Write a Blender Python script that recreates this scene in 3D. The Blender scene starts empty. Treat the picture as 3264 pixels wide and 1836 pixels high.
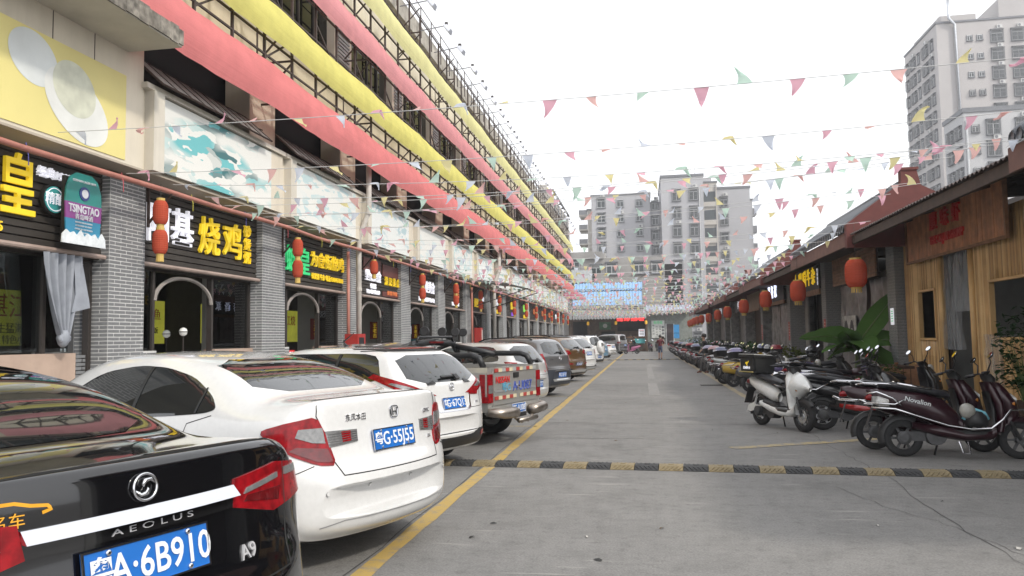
import bpy, bmesh, math, random
from mathutils import Vector, Matrix
from mathutils.bvhtree import BVHTree
S = bpy.context.scene
COL = S.collection
PI = math.pi
rad = math.radians
# ------------------------------------------------------------------ camera, sky, sun, exposure
cd = bpy.data.cameras.new('camera'); cam = bpy.data.objects.new('camera', cd); COL.objects.link(cam)
cd.sensor_width = 36.0; cd.lens = 36.0 * 2445.0 / 3264.0; cd.clip_end = 2000; cd.clip_start = .05
RT, UP, FW = Vector((0.9856310, 0.1681839, -0.0156727)), Vector((0.0265746, -0.0627672, 0.9976743)), Vector((-0.1668091, 0.9837553, 0.0663347))
cam.matrix_world = Matrix(((RT[0], UP[0], -FW[0], 0), (RT[1], UP[1], -FW[1], 0), (RT[2], UP[2], -FW[2], 1.6), (0, 0, 0, 1)))
S.camera = cam
SUN_EL, SUN_AZ = rad(40), rad(125)          # azimuth clockwise from +Y: from the right, behind the camera
w = bpy.data.worlds.new('World'); S.world = w; w.use_nodes = True
nt = w.node_tree; nt.nodes.clear()
sky = nt.nodes.new('ShaderNodeTexSky'); sky.sky_type = 'NISHITA'; sky.sun_disc = False
sky.sun_elevation = SUN_EL; sky.sun_rotation = SUN_AZ; sky.dust_density = 4; sky.air_density = 1.2
hs = nt.nodes.new('ShaderNodeHueSaturation'); hs.inputs['Saturation'].default_value = .12
mx = nt.nodes.new('ShaderNodeMix'); mx.data_type = 'RGBA'; mx.inputs[0].default_value = .72      # hazy, evenly white overcast
mx.inputs[7].default_value = (11.4, 11.6, 12.0, 1)
bg = nt.nodes.new('ShaderNodeBackground'); bg.inputs[1].default_value = .1
wo = nt.nodes.new('ShaderNodeOutputWorld')
nt.links.new(sky.outputs[0], hs.inputs['Color']); nt.links.new(hs.outputs[0], mx.inputs[6])
nt.links.new(mx.outputs[2], bg.inputs[0]); nt.links.new(bg.outputs[0], wo.inputs[0])
sl = bpy.data.lights.new('sun', 'SUN'); sl.energy = 1.55; sl.angle = rad(4); sl.color = (1, .93, .82)
so = bpy.data.objects.new('sun', sl); COL.objects.link(so)
sd = Vector((math.sin(SUN_AZ) * math.cos(SUN_EL), math.cos(SUN_AZ) * math.cos(SUN_EL), math.sin(SUN_EL)))
so.rotation_euler = sd.to_track_quat('Z', 'Y').to_euler()
vs = S.view_settings; vs.view_transform = 'Standard'; vs.look = 'None'; vs.exposure = 0.65; vs.gamma = 1; vs.use_curve_mapping = False
S.cycles.max_bounces = 6; S.cycles.diffuse_bounces = 3; S.cycles.glossy_bounces = 3; S.cycles.transparent_max_bounces = 8; S.cycles.transmission_bounces = 3
S.cycles.use_denoising = True
random.seed(7)
# ------------------------------------------------------------------ materials
MATS = {}
def _new(name):
    m = bpy.data.materials.new(name); m.use_nodes = True
    n = m.node_tree; b = n.nodes['Principled BSDF']
    return m, n, b
def _tex(n, kind, scale, coord='Object', detail=4, **kw):
    tc = n.nodes.new('ShaderNodeTexCoord'); t = n.nodes.new(kind)
    n.links.new(tc.outputs[coord], t.inputs['Vector'])
    t.inputs['Scale'].default_value = scale
    if 'Detail' in t.inputs: t.inputs['Detail'].default_value = detail
    return t
def _ramp(n, src, stops):
    r = n.nodes.new('ShaderNodeValToRGB'); n.links.new(src, r.inputs[0])
    e = r.color_ramp.elements
    while len(e) < len(stops): e.new(.5)
    for k, (p, c) in enumerate(stops):
        e[k].position = p; e[k].color = (c[0], c[1], c[2], 1) if not isinstance(c, (int, float)) else (c, c, c, 1)
    return r
def mat(name, col=(.5, .5, .5), rough=.6, metal=0, var=.12, scale=4, bump=0, coat=0, spec=.5, emit=0, alpha=1, grime=0, streak=0):
    if name in MATS: return MATS[name]
    m, n, b = _new(name)
    b.inputs['Roughness'].default_value = rough; b.inputs['Metallic'].default_value = metal
    b.inputs['Coat Weight'].default_value = coat; b.inputs['Coat Roughness'].default_value = .03
    b.inputs['Specular IOR Level'].default_value = spec; b.inputs['Alpha'].default_value = alpha
    b.inputs['Base Color'].default_value = (*col, 1)
    if var or bump or grime:
        t = _tex(n, 'ShaderNodeTexNoise', scale, detail=5)
        lo = [max(0, c * (1 - var)) for c in col]; hi = [min(1, c * (1 + var)) for c in col]
        r = _ramp(n, t.outputs['Fac'], [(.3, lo), (.7, hi)])
        out = r.outputs[0]
        if grime:
            t2 = _tex(n, 'ShaderNodeTexNoise', scale * .35, detail=8)
            t2.inputs['Roughness'].default_value = .75
            if streak:
                mp_ = n.nodes.new('ShaderNodeMapping'); mp_.inputs['Scale'].default_value = (1, 1.6, streak); tc_ = n.nodes.new('ShaderNodeTexCoord'); n.links.new(tc_.outputs['Object'], mp_.inputs[0]); n.links.new(mp_.outputs[0], t2.inputs['Vector'])
            r2 = _ramp(n, t2.outputs['Fac'], [(.45, 0), (.72, 1)])
            mm = n.nodes.new('ShaderNodeMix'); mm.data_type = 'RGBA'
            n.links.new(out, mm.inputs[6]); mm.inputs[7].default_value = (col[0] * .38, col[1] * .36, col[2] * .33, 1)
            mu = n.nodes.new('ShaderNodeMath'); mu.operation = 'MULTIPLY'; mu.inputs[1].default_value = grime
            n.links.new(r2.outputs[0], mu.inputs[0]); n.links.new(mu.outputs[0], mm.inputs[0]); out = mm.outputs[2]
        n.links.new(out, b.inputs['Base Color'])
        if bump:
            bp = n.nodes.new('ShaderNodeBump'); bp.inputs['Strength'].default_value = bump; bp.inputs['Distance'].default_value = .02
            n.links.new(t.outputs['Fac'], bp.inputs['Height']); n.links.new(bp.outputs[0], b.inputs['Normal'])
    if emit:
        b.inputs['Emission Color'].default_value = (*col, 1); b.inputs['Emission Strength'].default_value = emit
    MATS[name] = m
    return m
def glass(name, tint=(.55, .6, .6), ior=1.5, rough=.0):
    if name in MATS: return MATS[name]
    m, n, b = _new(name); n.nodes.remove(b)
    o = n.nodes['Material Output']; tr = n.nodes.new('ShaderNodeBsdfTransparent'); gl = n.nodes.new('ShaderNodeBsdfGlossy')
    tr.inputs[0].default_value = (*tint, 1); gl.inputs['Roughness'].default_value = rough; gl.inputs[0].default_value = (.9, .9, .9, 1)
    fr = n.nodes.new('ShaderNodeFresnel'); fr.inputs[0].default_value = ior; ms = n.nodes.new('ShaderNodeMixShader')
    n.links.new(fr.outputs[0], ms.inputs[0]); n.links.new(tr.outputs[0], ms.inputs[1]); n.links.new(gl.outputs[0], ms.inputs[2]); n.links.new(ms.outputs[0], o.inputs[0])
    MATS[name] = m
    return m
def cloth(name, col, trans=.35, fold=0):
    """thin translucent fabric"""
    if name in MATS: return MATS[name]
    m, n, b = _new(name); n.nodes.remove(b)
    o = n.nodes['Material Output']; d = n.nodes.new('ShaderNodeBsdfDiffuse'); t = n.nodes.new('ShaderNodeBsdfTranslucent'); ms = n.nodes.new('ShaderNodeMixShader')
    ms.inputs[0].default_value = trans
    x = _tex(n, 'ShaderNodeTexNoise', 2.5); r = _ramp(n, x.outputs['Fac'], [(.3, [c * .92 for c in col]), (.7, [min(1, c * 1.06) for c in col])])
    n.links.new(r.outputs[0], d.inputs[0]); n.links.new(r.outputs[0], t.inputs[0])
    n.links.new(d.outputs[0], ms.inputs[1]); n.links.new(t.outputs[0], ms.inputs[2]); n.links.new(ms.outputs[0], o.inputs[0])
    if fold:
        wv = _tex(n, 'ShaderNodeTexNoise', 1.0); mp = n.nodes.new('ShaderNodeMapping'); mp.inputs['Scale'].default_value = (6, .25, 14)
        tc = n.nodes.new('ShaderNodeTexCoord'); n.links.new(tc.outputs['Object'], mp.inputs[0]); n.links.new(mp.outputs[0], wv.inputs['Vector'])
        bp = n.nodes.new('ShaderNodeBump'); bp.inputs['Strength'].default_value = fold; bp.inputs['Distance'].default_value = .05
        n.links.new(wv.outputs['Fac'], bp.inputs['Height']); n.links.new(bp.outputs[0], d.inputs['Normal']); n.links.new(bp.outputs[0], t.inputs['Normal'])
    MATS[name] = m
    return m
# ------------------------------------------------------------------ mesh helpers
class MB:
    def __init__(s): s.v = []; s.f = []; s.mi = []; s.cur = 0
    def add(s, vs, fs):
        o = len(s.v); s.v += [tuple(p) for p in vs]; s.f += [[i + o for i in f] for f in fs]; s.mi += [s.cur] * len(fs); return s
    def box(s, x0, x1, y0, y1, z0, z1):
        if x0 > x1: x0, x1 = x1, x0
        if y0 > y1: y0, y1 = y1, y0
        if z0 > z1: z0, z1 = z1, z0
        return s.add([(x0, y0, z0), (x1, y0, z0), (x1, y1, z0), (x0, y1, z0), (x0, y0, z1), (x1, y0, z1), (x1, y1, z1), (x0, y1, z1)],
                     [(0, 3, 2, 1), (4, 5, 6, 7), (0, 1, 5, 4), (1, 2, 6, 5), (2, 3, 7, 6), (3, 0, 4, 7)])
    def quad(s, a, b, c, d): return s.add([a, b, c, d], [(0, 1, 2, 3)])
    def obox(s, M, sx, sy, sz):
        vs = [M @ Vector((x * sx / 2, y * sy / 2, z * sz / 2)) for z in (-1, 1) for x, y in ((-1, -1), (1, -1), (1, 1), (-1, 1))]
        return s.add(vs, [(0, 3, 2, 1), (4, 5, 6, 7), (0, 1, 5, 4), (1, 2, 6, 5), (2, 3, 7, 6), (3, 0, 4, 7)])
    def bar(s, a, b, w, h=None):
        """square bar from a to b"""
        a = Vector(a); b = Vector(b); d = b - a; L = d.length
        if L < 1e-6: return s
        M = Matrix.Translation((a + b) / 2) @ d.to_track_quat('Z', 'Y').to_matrix().to_4x4()
        return s.obox(M, w, h or w, L)
    def tube(s, pts, r, n=8, cap=True, closed=False):
        pts = [Vector(p) for p in pts]; R = r if isinstance(r, (list, tuple)) else [r] * len(pts)
        N = len(pts); up = None; vs = []; fs = []
        for i, p in enumerate(pts):
            if closed: t = pts[(i + 1) % N] - pts[i - 1]
            else: t = pts[min(i + 1, N - 1)] - pts[max(i - 1, 0)]
            t.normalize()
            if up is None:
                up = Vector((0, 0, 1)) if abs(t.z) < .9 else Vector((1, 0, 0))
            x = t.cross(up)
            if x.length < 1e-5: x = t.cross(Vector((1, 0.2, 0)))
            x.normalize(); y = x.cross(t).normalized(); up = y
            for k in range(n):
                a = 2 * PI * k / n; vs.append(p + x * math.cos(a) * R[i] + y * math.sin(a) * R[i])
        for i in range(N if closed else N - 1):
            j = (i + 1) % N
            for k in range(n):
                l = (k + 1) % n; fs.append((i * n + k, i * n + l, j * n + l, j * n + k))
        if cap and not closed: fs += [tuple(range(n - 1, -1, -1)), tuple(range((N - 1) * n, N * n))]
        return s.add(vs, fs)
    def lathe(s, prof, n=16, M=None, cap=True):
        """prof [(r,z)] round local Z"""
        vs = []; fs = []; N = len(prof)
        for r, z in prof:
            for k in range(n):
                a = 2 * PI * k / n; p = Vector((r * math.cos(a), r * math.sin(a), z)); vs.append(M @ p if M else p)
        for i in range(N - 1):
            for k in range(n):
                l = (k + 1) % n; fs.append((i * n + k, i * n + l, (i + 1) * n + l, (i + 1) * n + k))
        if cap: fs += [tuple(range(n - 1, -1, -1)), tuple(range((N - 1) * n, N * n))]
        return s.add(vs, fs)
    def prism(s, poly, h, M):
        """2-D outline (ccw) extruded h along local Z, placed by M"""
        n = len(poly); vs = [M @ Vector((x, y, 0)) for x, y in poly] + [M @ Vector((x, y, h)) for x, y in poly]
        return s.add(vs, [tuple(range(n - 1, -1, -1)), tuple(range(n, 2 * n))] + [(i, (i + 1) % n, (i + 1) % n + n, i + n) for i in range(n)])
    def grid(s, rows, close=False):
        """rows of points -> quads"""
        m = len(rows[0]); vs = [p for r in rows for p in r]; fs = []
        for i in range(len(rows) - 1):
            for k in range(m if close else m - 1):
                l = (k + 1) % m; fs.append((i * m + k, i * m + l, (i + 1) * m + l, (i + 1) * m + k))
        return s.add(vs, fs)
    def mesh(s, name, mats=(), smooth=False, bevel=0):
        me = bpy.data.meshes.new(name); me.from_pydata(s.v, [], s.f)
        for m in (mats if isinstance(mats, (list, tuple)) else [mats]): me.materials.append(m)
        if any(s.mi): me.polygons.foreach_set('material_index', s.mi)
        if smooth: me.polygons.foreach_set('use_smooth', [True] * len(s.f))
        me.update(); return me
    def build(s, name, mats, parent=None, smooth=False, loc=None, **kw):
        return ob(name, s.mesh(name, mats, smooth), parent, loc, **kw)
def ob(name, me, parent=None, loc=None, rot=None, scale=None, **kw):
    o = bpy.data.objects.new(name, me); COL.objects.link(o)
    if parent is not None: o.parent = parent
    if loc is not None: o.location = loc
    if rot is not None: o.rotation_euler = rot
    if scale is not None: o.scale = scale if not isinstance(scale, (int, float)) else (scale,) * 3
    for k, v in kw.items(): o[k] = v
    return o
def thing(name, label, cat, loc=(0, 0, 0), rot=(0, 0, 0), group=None):
    o = ob(name, None, None, loc, rot); o['label'] = label; o['category'] = cat; o.empty_display_size = .2
    if group: o['group'] = group
    return o
def tag(o, label, cat, group=None):
    o['label'] = label; o['category'] = cat
    if group: o['group'] = group
    return o
def struct(o): o['kind'] = 'structure'; return o
def remat(o, m):
    o.material_slots[0].link = 'OBJECT'; o.material_slots[0].material = m; return o
ORD = ['first', 'second', 'third', 'fourth', 'fifth', 'sixth', 'seventh', 'eighth', 'ninth', 'tenth', 'eleventh', 'twelfth', 'thirteenth', 'fourteenth', 'fifteenth', 'sixteenth', 'seventeenth', 'eighteenth', 'nineteenth', 'twentieth']
def ordn(k):
    if k < 20: return ORD[k]
    t = {2: 'twenty', 3: 'thirty', 4: 'forty', 5: 'fifty', 6: 'sixty', 7: 'seventy'}[(k + 1) // 10]; u = (k + 1) % 10
    return t + '-' + ORD[u - 1] if u else {'twenty': 'twentieth', 'thirty': 'thirtieth', 'forty': 'fortieth', 'fifty': 'fiftieth', 'sixty': 'sixtieth', 'seventy': 'seventieth'}[t]
def wheel_mb(r, w, n=28):
    t = MB(); k = w / 2
    t.lathe([(r * .62, -k * .8), (r * .80, -k), (r * .94, -k * .92), (r, -k * .6), (r, k * .6), (r * .94, k * .92), (r * .80, k), (r * .62, k * .8)], n, cap=False)
    return t
SCR = bpy.data.scenes.new('scratch')                      # empty scene in which modifiers and fonts are turned into meshes
def evaluated(o):
    SCR.collection.objects.link(o); vl = SCR.view_layers[0]; vl.update(); dg = vl.depsgraph
    me = bpy.data.meshes.new_from_object(o.evaluated_get(dg)); bpy.data.objects.remove(o); return me
_tc = {}
def text_mesh(s, size=1.0, bold=0, depth=0, align='CENTER', res=3, sx=1.0):
    """text as a mesh in the local XY plane, centred"""
    key = (s, size, bold, depth, align, res, sx)
    if key in _tc: return _tc[key]
    c = bpy.data.curves.new('lettering', 'FONT'); c.body = s; c.size = size; c.offset = bold; c.extrude = depth; c.align_x = align; c.align_y = 'CENTER'; c.resolution_u = res
    o = bpy.data.objects.new('lettering', c); me = evaluated(o); me.name = 'lettering'; bpy.data.curves.remove(c)
    if sx != 1.0:
        for v in me.vertices: v.co.x *= sx
    _tc[key] = me
    return me
def text(s, M, size, m, parent=None, name='lettering', bold=0, depth=.004, align='CENTER', sx=1.0, fit=None):
    me = text_mesh(s, size, bold, depth, align, 3, sx).copy(); me.transform(M); me.materials.clear(); me.materials.append(m)
    return ob(name, me, parent)
# facing frames: text plane axes for surfaces looking along +X (left building), -X (right row), -Y (towards the camera)
def MX(x, y, z): return Matrix(((0, 0, 1, x), (1, 0, 0, y), (0, 1, 0, z), (0, 0, 0, 1)))       # reads along +Y, faces +X
def MNX(x, y, z): return Matrix(((0, 0, -1, x), (-1, 0, 0, y), (0, 1, 0, z), (0, 0, 0, 1)))    # reads along -Y, faces -X
def MNY(x, y, z): return Matrix(((1, 0, 0, x), (0, 0, -1, y), (0, 1, 0, z), (0, 0, 0, 1)))     # reads along +X, faces -Y
# ------------------------------------------------------------------ ground
def concrete_mat():
    m, n, b = _new('concrete_road'); b.inputs['Roughness'].default_value = .85
    t1 = _tex(n, 'ShaderNodeTexNoise', .22, detail=6); t1.inputs['Roughness'].default_value = .6
    t2 = _tex(n, 'ShaderNodeTexNoise', 2.2, detail=8); t2.inputs['Roughness'].default_value = .7
    t3 = _tex(n, 'ShaderNodeTexNoise', 60, detail=3)
    r1 = _ramp(n, t1.outputs['Fac'], [(.3, (.15, .147, .142)), (.5, (.196, .191, .184)), (.72, (.218, .212, .203))])
    r2 = _ramp(n, t2.outputs['Fac'], [(.32, .80), (.5, .98), (.7, 1.06)])
    r3 = _ramp(n, t3.outputs['Fac'], [(.3, .78), (.7, 1.16)])
    a = n.nodes.new('ShaderNodeMix'); a.data_type = 'RGBA'; a.blend_type = 'MULTIPLY'; a.inputs[0].default_value = 1
    c = n.nodes.new('ShaderNodeMix'); c.data_type = 'RGBA'; c.blend_type = 'MULTIPLY'; c.inputs[0].default_value = 1
    t4 = _tex(n, 'ShaderNodeTexNoise', 9, detail=6); t4.inputs['Roughness'].default_value = .8; r4 = _ramp(n, t4.outputs['Fac'], [(.34, .70), (.46, .97), (.62, 1.03), (.72, 1.22)])
    t5 = _tex(n, 'ShaderNodeTexVoronoi', 3.1); r5 = _ramp(n, t5.outputs['Distance'], [(.06, .45), (.11, 1)])
    z4 = n.nodes.new('ShaderNodeMix'); z4.data_type = 'RGBA'; z4.blend_type = 'MULTIPLY'; z4.inputs[0].default_value = 1; z5 = n.nodes.new('ShaderNodeMix'); z5.data_type = 'RGBA'; z5.blend_type = 'MULTIPLY'; z5.inputs[0].default_value = .35
    n.links.new(r1.outputs[0], z4.inputs[6]); n.links.new(r4.outputs[0], z4.inputs[7]); n.links.new(z4.outputs[2], z5.inputs[6]); n.links.new(r5.outputs[0], z5.inputs[7])
    n.links.new(z5.outputs[2], a.inputs[6]); n.links.new(r2.outputs[0], a.inputs[7]); n.links.new(a.outputs[2], c.inputs[6]); n.links.new(r3.outputs[0], c.inputs[7])
    # hairline cracks and drag marks
    v = _tex(n, 'ShaderNodeTexVoronoi', .16); v.feature = 'DISTANCE_TO_EDGE'
    w = _tex(n, 'ShaderNodeTexNoise', 1.3, detail=6); mp = n.nodes.new('ShaderNodeMix'); mp.data_type = 'RGBA'; mp.inputs[0].default_value = .28
    tc = n.nodes.new('ShaderNodeTexCoord'); n.links.new(tc.outputs['Object'], mp.inputs[6]); n.links.new(w.outputs['Color'], mp.inputs[7]); n.links.new(mp.outputs[2], v.inputs['Vector'])
    rc = _ramp(n, v.outputs['Distance'], [(0, .35), (.0022, 1)])
    d = n.nodes.new('ShaderNodeMix'); d.data_type = 'RGBA'; d.blend_type = 'MULTIPLY'; d.inputs[0].default_value = .0
    n.links.new(c.outputs[2], d.inputs[6]); n.links.new(rc.outputs[0], d.inputs[7])
    # pale scrapes running across the street
    mpp = n.nodes.new('ShaderNodeMapping'); mpp.inputs['Scale'].default_value = (.55, 5.5, 1); n.links.new(tc.outputs['Object'], mpp.inputs[0])
    ns = n.nodes.new('ShaderNodeTexNoise'); ns.inputs['Scale'].default_value = 1.6; ns.inputs['Detail'].default_value = 3; n.links.new(mpp.outputs[0], ns.inputs['Vector'])
    rs = _ramp(n, ns.outputs['Fac'], [(.66, 0), (.74, .55)])
    e = n.nodes.new('ShaderNodeMix'); e.data_type = 'RGBA'; e.inputs[7].default_value = (.36, .345, .32, 1)
    n.links.new(rs.outputs[0], e.inputs[0]); n.links.new(d.outputs[2], e.inputs[6]); n.links.new(e.outputs[2], b.inputs['Base Color'])
    t6 = _tex(n, 'ShaderNodeTexNoise', .75, detail=7); t6.inputs['Roughness'].default_value = .65; r6 = _ramp(n, t6.outputs['Fac'], [(.27, .62), (.40, 1), (.64, 1), (.74, 1.14)])   # oil stains and pale scuffed patches
    z6 = n.nodes.new('ShaderNodeMix'); z6.data_type = 'RGBA'; z6.blend_type = 'MULTIPLY'; z6.inputs[0].default_value = .8; n.links.new(e.outputs[2], z6.inputs[6]); n.links.new(r6.outputs[0], z6.inputs[7]); n.links.new(z6.outputs[2], b.inputs['Base Color'])
    bp = n.nodes.new('ShaderNodeBump'); bp.inputs['Strength'].default_value = .35; bp.inputs['Distance'].default_value = .01
    n.links.new(t3.outputs['Fac'], bp.inputs['Height']); n.links.new(bp.outputs[0], b.inputs['Normal'])
    MATS['concrete_road'] = m; return m
def paint_mat(name, col, wear=.5, base=(.2, .195, .19)):
    m, n, b = _new(name); b.inputs['Roughness'].default_value = .8
    t = _tex(n, 'ShaderNodeTexNoise', 5, detail=9); t.inputs['Roughness'].default_value = .8
    r = _ramp(n, t.outputs['Fac'], [(wear - .09, base), (wear + .05, col)])
    n.links.new(r.outputs[0], b.inputs['Base Color']); MATS[name] = m; return m
mCONC = concrete_mat()
g = MB(); g.quad((-180, -80, 0), (180, -80, 0), (180, 330, 0), (-180, 330, 0))
struct(g.build('ground', mCONC))
mYEL = paint_mat('worn_yellow_paint', (.42, .29, .085), .45)
mYELf = paint_mat('faded_yellow_paint', (.38, .30, .15), .51)
mWHf = paint_mat('faded_white_paint', (.36, .34, .31), .58)
def strip(x0, x1, y0, y1, z=.004, seg=.35, jit=.012):
    """ragged-edged painted strip along Y"""
    k = MB(); n = max(2, int((y1 - y0) / seg)); rows = []
    for i in range(n + 1):
        y = y0 + (y1 - y0) * i / n
        rows.append([(x0 + random.uniform(-jit, jit), y, z), (x1 + random.uniform(-jit, jit), y, z)])
    return k.grid(rows)
struct(strip(-2.02, -1.875, 2.2, 76).build('painted_line', mYEL))
struct(strip(2.50, 2.66, 15.6, 66).build('painted_line', mYELf))
sk = strip(-.1, .1, 0, 4.6); o = sk.build('painted_line', mYELf); o.rotation_euler = (0, 0, rad(-64)); o.location = (1.2, 11.4, .001); struct(o)
for k, (y, dx) in enumerate([(14.0, 2.2), (15.2, 2.4), (17.2, 2.5), (19.3, 2.6), (21.2, 2.6), (24.5, 2.6), (28, 2.6), (33, 2.6), (40, 2.6)]):
    o = strip(-.05, .05, 0, dx).build('parking_line', mYELf if k % 2 == 0 else mWHf); o.rotation_euler = (0, 0, rad(86 - 2 * (k % 3))); o.location = (-1.95, y, .0005 * (k % 3)); struct(o)
for k, y in enumerate([12.4, 17.6, 20.4, 22.2, 24.6, 27.3, 30.6, 34.5, 39, 44, 49]):
    o = strip(-.018, .018, 0, random.uniform(1.6, 2.6), jit=.006).build('scraped_line', mWHf); o.rotation_euler = (0, 0, rad(-88)); o.location = (random.uniform(-1.8, -1.5), y, .0045); struct(o)
ar = MB(); Z = .0042
ar.add([(.12, 21.5, Z), (.42, 21.5, Z), (.42, 27, Z), (.12, 27, Z)], [(0, 1, 2, 3)])
ar.add([(.14, 30, Z), (.4, 30, Z), (.4, 41, Z), (.14, 41, Z)], [(0, 1, 2, 3)])
ar.add([(.1, 41.5, Z), (1.1, 41.5, Z), (.27, 47, Z)], [(0, 1, 2)])
struct(ar.build('painted_arrow', paint_mat('ghost_white_paint', (.33, .31, .28), .6)))
mJOINT = mat('joint_filler', (.06, .058, .056), .9)
def wiggle(p, q, wd, name='ground_joint', n=40, j=.02, z=.0035):
    k = MB(); p = Vector(p); q = Vector(q); d = (q - p).normalized(); s = Vector((-d.y, d.x)); rows = []; o = 0
    for i in range(n + 1):
        c = p + (q - p) * i / n; o = o * .8 + random.uniform(-j, j); w_ = wd * random.uniform(.4, 1.2)
        rows.append([(*(c + s * (o - w_)), z), (*(c + s * (o + w_)), z)])
    return struct(k.grid(rows).build(name, mJOINT))
wiggle((-1.9, 14.62), (3.4, 14.3), .012)
wiggle((2.58, 3), (2.58, 15), .004, 'ground_crack', 60, .04)
wiggle((2.0, 8.6), (2.9, 5.2), .003, 'ground_crack', 30, .05)
wiggle((-2.055, 4), (-2.055, 76), .006, 'ground_crack', 160, .02, .0052)
wiggle((3.2, 12.3), (6.5, 12.1), .006, 'ground_crack', 30, .04)
wiggle((-1.9, 24), (2.5, 23.9), .01); wiggle((-1.9, 34.2), (2.5, 34), .01)
# litter: leaves and scraps lying on the road
for k in range(26):
    x, y = random.uniform(-1.6, 4.5), random.uniform(4.5, 22)
    s = random.uniform(.015, .045); a = random.uniform(0, 6.28)
    l = MB(); l.grid([[(-s, 0, .006), (0, s * .4, .01), (s, 0, .006)], [(-s * .8, -s * .6, .008), (0, -s * .5, .016), (s * .9, -s * .6, .007)]])
    o = l.build('litter_scrap', mat('litter_%d' % (k % 3), [(.10, .07, .04), (.45, .43, .4), (.03, .03, .03)][k % 3], .9)); o.location = (x, y, 0); o.rotation_euler = (0, 0, a); struct(o)
# speed bumps
mRUB = mat('black_rubber', (.035, .036, .038), .8, var=.3, scale=14, grime=.0)
mRUY = mat('yellow_rubber', (.24, .19, .105), .75, var=.3, scale=10, grime=.9)
def bump_mesh(m, wd=.29):
    k = MB(); h = .048; d = .18; w2 = wd / 2 - .004
    prof = [(-d, 0), (-d, .008), (-.09, h * .92), (-.03, h), (.03, h), (.09, h * .92), (d, .008), (d, 0)]
    k.grid([[(-w2, y, z) for y, z in prof], [w2_ for w2_ in [(w2, y, z) for y, z in prof]]])
    k.add([(-w2, y, z) for y, z in prof], [tuple(range(8))]); k.add([(w2, y, z) for y, z in prof], [tuple(range(7, -1, -1))])
    for sg in (-1, 1):                                   # chevron ridges on both slopes
        for i in range(5):
            x = -w2 + .02 + i * .052
            for a, b in (((x, sg * .165), (min(x + .045, w2), sg * .10)),):
                za = .008 + (h * .92 - .008) * (.18 - abs(a[1])) / .09; zb = .008 + (h * .92 - .008) * (.18 - abs(b[1])) / .09
                k.bar((a[0], a[1], za), (b[0], b[1], zb), .014, .014)
    k.box(-.03, .03, -.022, .022, h - .004, h + .006)
    return k.mesh('bump_segment', m)
bb, by = bump_mesh(mRUB), bump_mesh(mRUY)
sb = thing('speed_bump', 'black and yellow rubber speed bump across the near road', 'speed bump', (-2.75, 9.80, 0), (0, 0, rad(-3.4)))
for i in range(30): ob('bump_segment', by if i % 2 == 0 else bb, sb, (i * .29 + .15, 0, .001), (0, 0, PI * (i % 2)))
sb2 = thing('speed_bump', 'thin far speed bump crossing the road behind the standing man', 'speed bump', (-3.4, 54.6, 0))
for i in range(21): ob('bump_segment', by if i % 2 == 0 else bb, sb2, (i * .29 + .15, 0, .001))
dg_ = thing('drain_grate', 'dark iron drain grate by the faded yellow line', 'drain grate', (2.15, 25.8, 0))
k = MB(); k.box(-.35, .35, -.3, .3, .001, .005).build('frame', mat('grate_dark', (.015, .015, .015), .9), dg_)
for i in range(9): MB().box(-.3 + i * .07, -.27 + i * .07, -.26, .26, .006, .016).build('bar', mat('iron', (.09, .085, .08), .6, .6), dg_)
# raised walkways
struct(MB().box(-14, -6.9, -20, 80, -.1, .62).build('walkway_left', mat('walkway_concrete', (.24, .235, .22), .85, grime=.4, scale=1.2)))
struct(MB().box(5.35, 16, -6, 84, -.1, .14).build('walkway_right', mat('walkway_concrete')))
# ------------------------------------------------------------------ left: the long shop building
PF, UW = -7.6, -7.25
BAY = 4.55
def PY(k): return 9.93 + BAY * k
NB = 14
mCRM = mat('cream_render', (.66, .60, .49), .85, var=.05, scale=2.2, grime=.22, bump=.05, streak=.12)
mCRM2 = mat('pale_render', (.62, .58, .50), .85, var=.05, scale=2.5, grime=.3, streak=.15)
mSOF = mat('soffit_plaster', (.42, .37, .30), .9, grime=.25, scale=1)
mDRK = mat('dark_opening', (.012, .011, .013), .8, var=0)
mBRK = mat('grey_brick_tile', (.20, .205, .212), .6, var=.28, scale=2.6)
mMOR = mat('white_mortar', (.60, .60, .59), .9, var=.08)
mSLT = mat('dark_slat', (.047, .041, .036), .6, var=.25, scale=5, spec=.3)
mBLK = mat('trim_black', (.018, .018, .019), .5, var=.1)
mSTL = mat('brown_steel', (.055, .035, .028), .6, .2, var=.3, scale=9)
mFRM = mat('dark_frame', (.05, .042, .038), .5, .2)
mGLS = glass('shop_glass', (.62, .66, .66), 1.35)
mPVC = mat('grey_pvc', (.50, .47, .43), .5, grime=.3)
shop = thing('shop_building', 'long cream food-street building with grey brick piers and brown steel frame', 'building')
# brick piers
L_, H_, D_ = .25, .056, .005
bf = MB().box(0, D_, 0, L_ - .016, 0, H_ - .016).mesh('brick', mBRK)
bh = MB().box(0, D_, 0, L_ / 2 - .016, 0, H_ - .016).mesh('brick', mBRK)
bs = MB().box(0, L_ - .016, -D_, 0, 0, H_ - .016).mesh('brick', mBRK)
stuff_b = MB(); nb = 0
def bricks(par, y0, y1, z0, z1, x, single):
    """running-bond brick slips on a face that looks along +X"""
    global nb
    r = 0; z = z0
    while z < z1 - .03:
        y = y0 + .004 - (L_ / 2 if r % 2 else 0)
        while y < y1 - .02:
            a, b = max(y, y0 + .004), min(y + L_ - .016, y1 - .004)
            if b - a > .03:
                if single and nb < 296 and abs(b - a - (L_ - .016)) < .01 or single and nb < 296 and b - a > .1:
                    ob('brick', bf if b - a > .2 else bh, par, (x, a, z), None, (1, (b - a) / ((L_ if b - a > .2 else L_ / 2) - .016), 1)); nb += 1
                else: stuff_b.box(x, x + D_, a, b, z, z + H_ - .016)
            y += L_
        z += H_; r += 1
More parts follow.
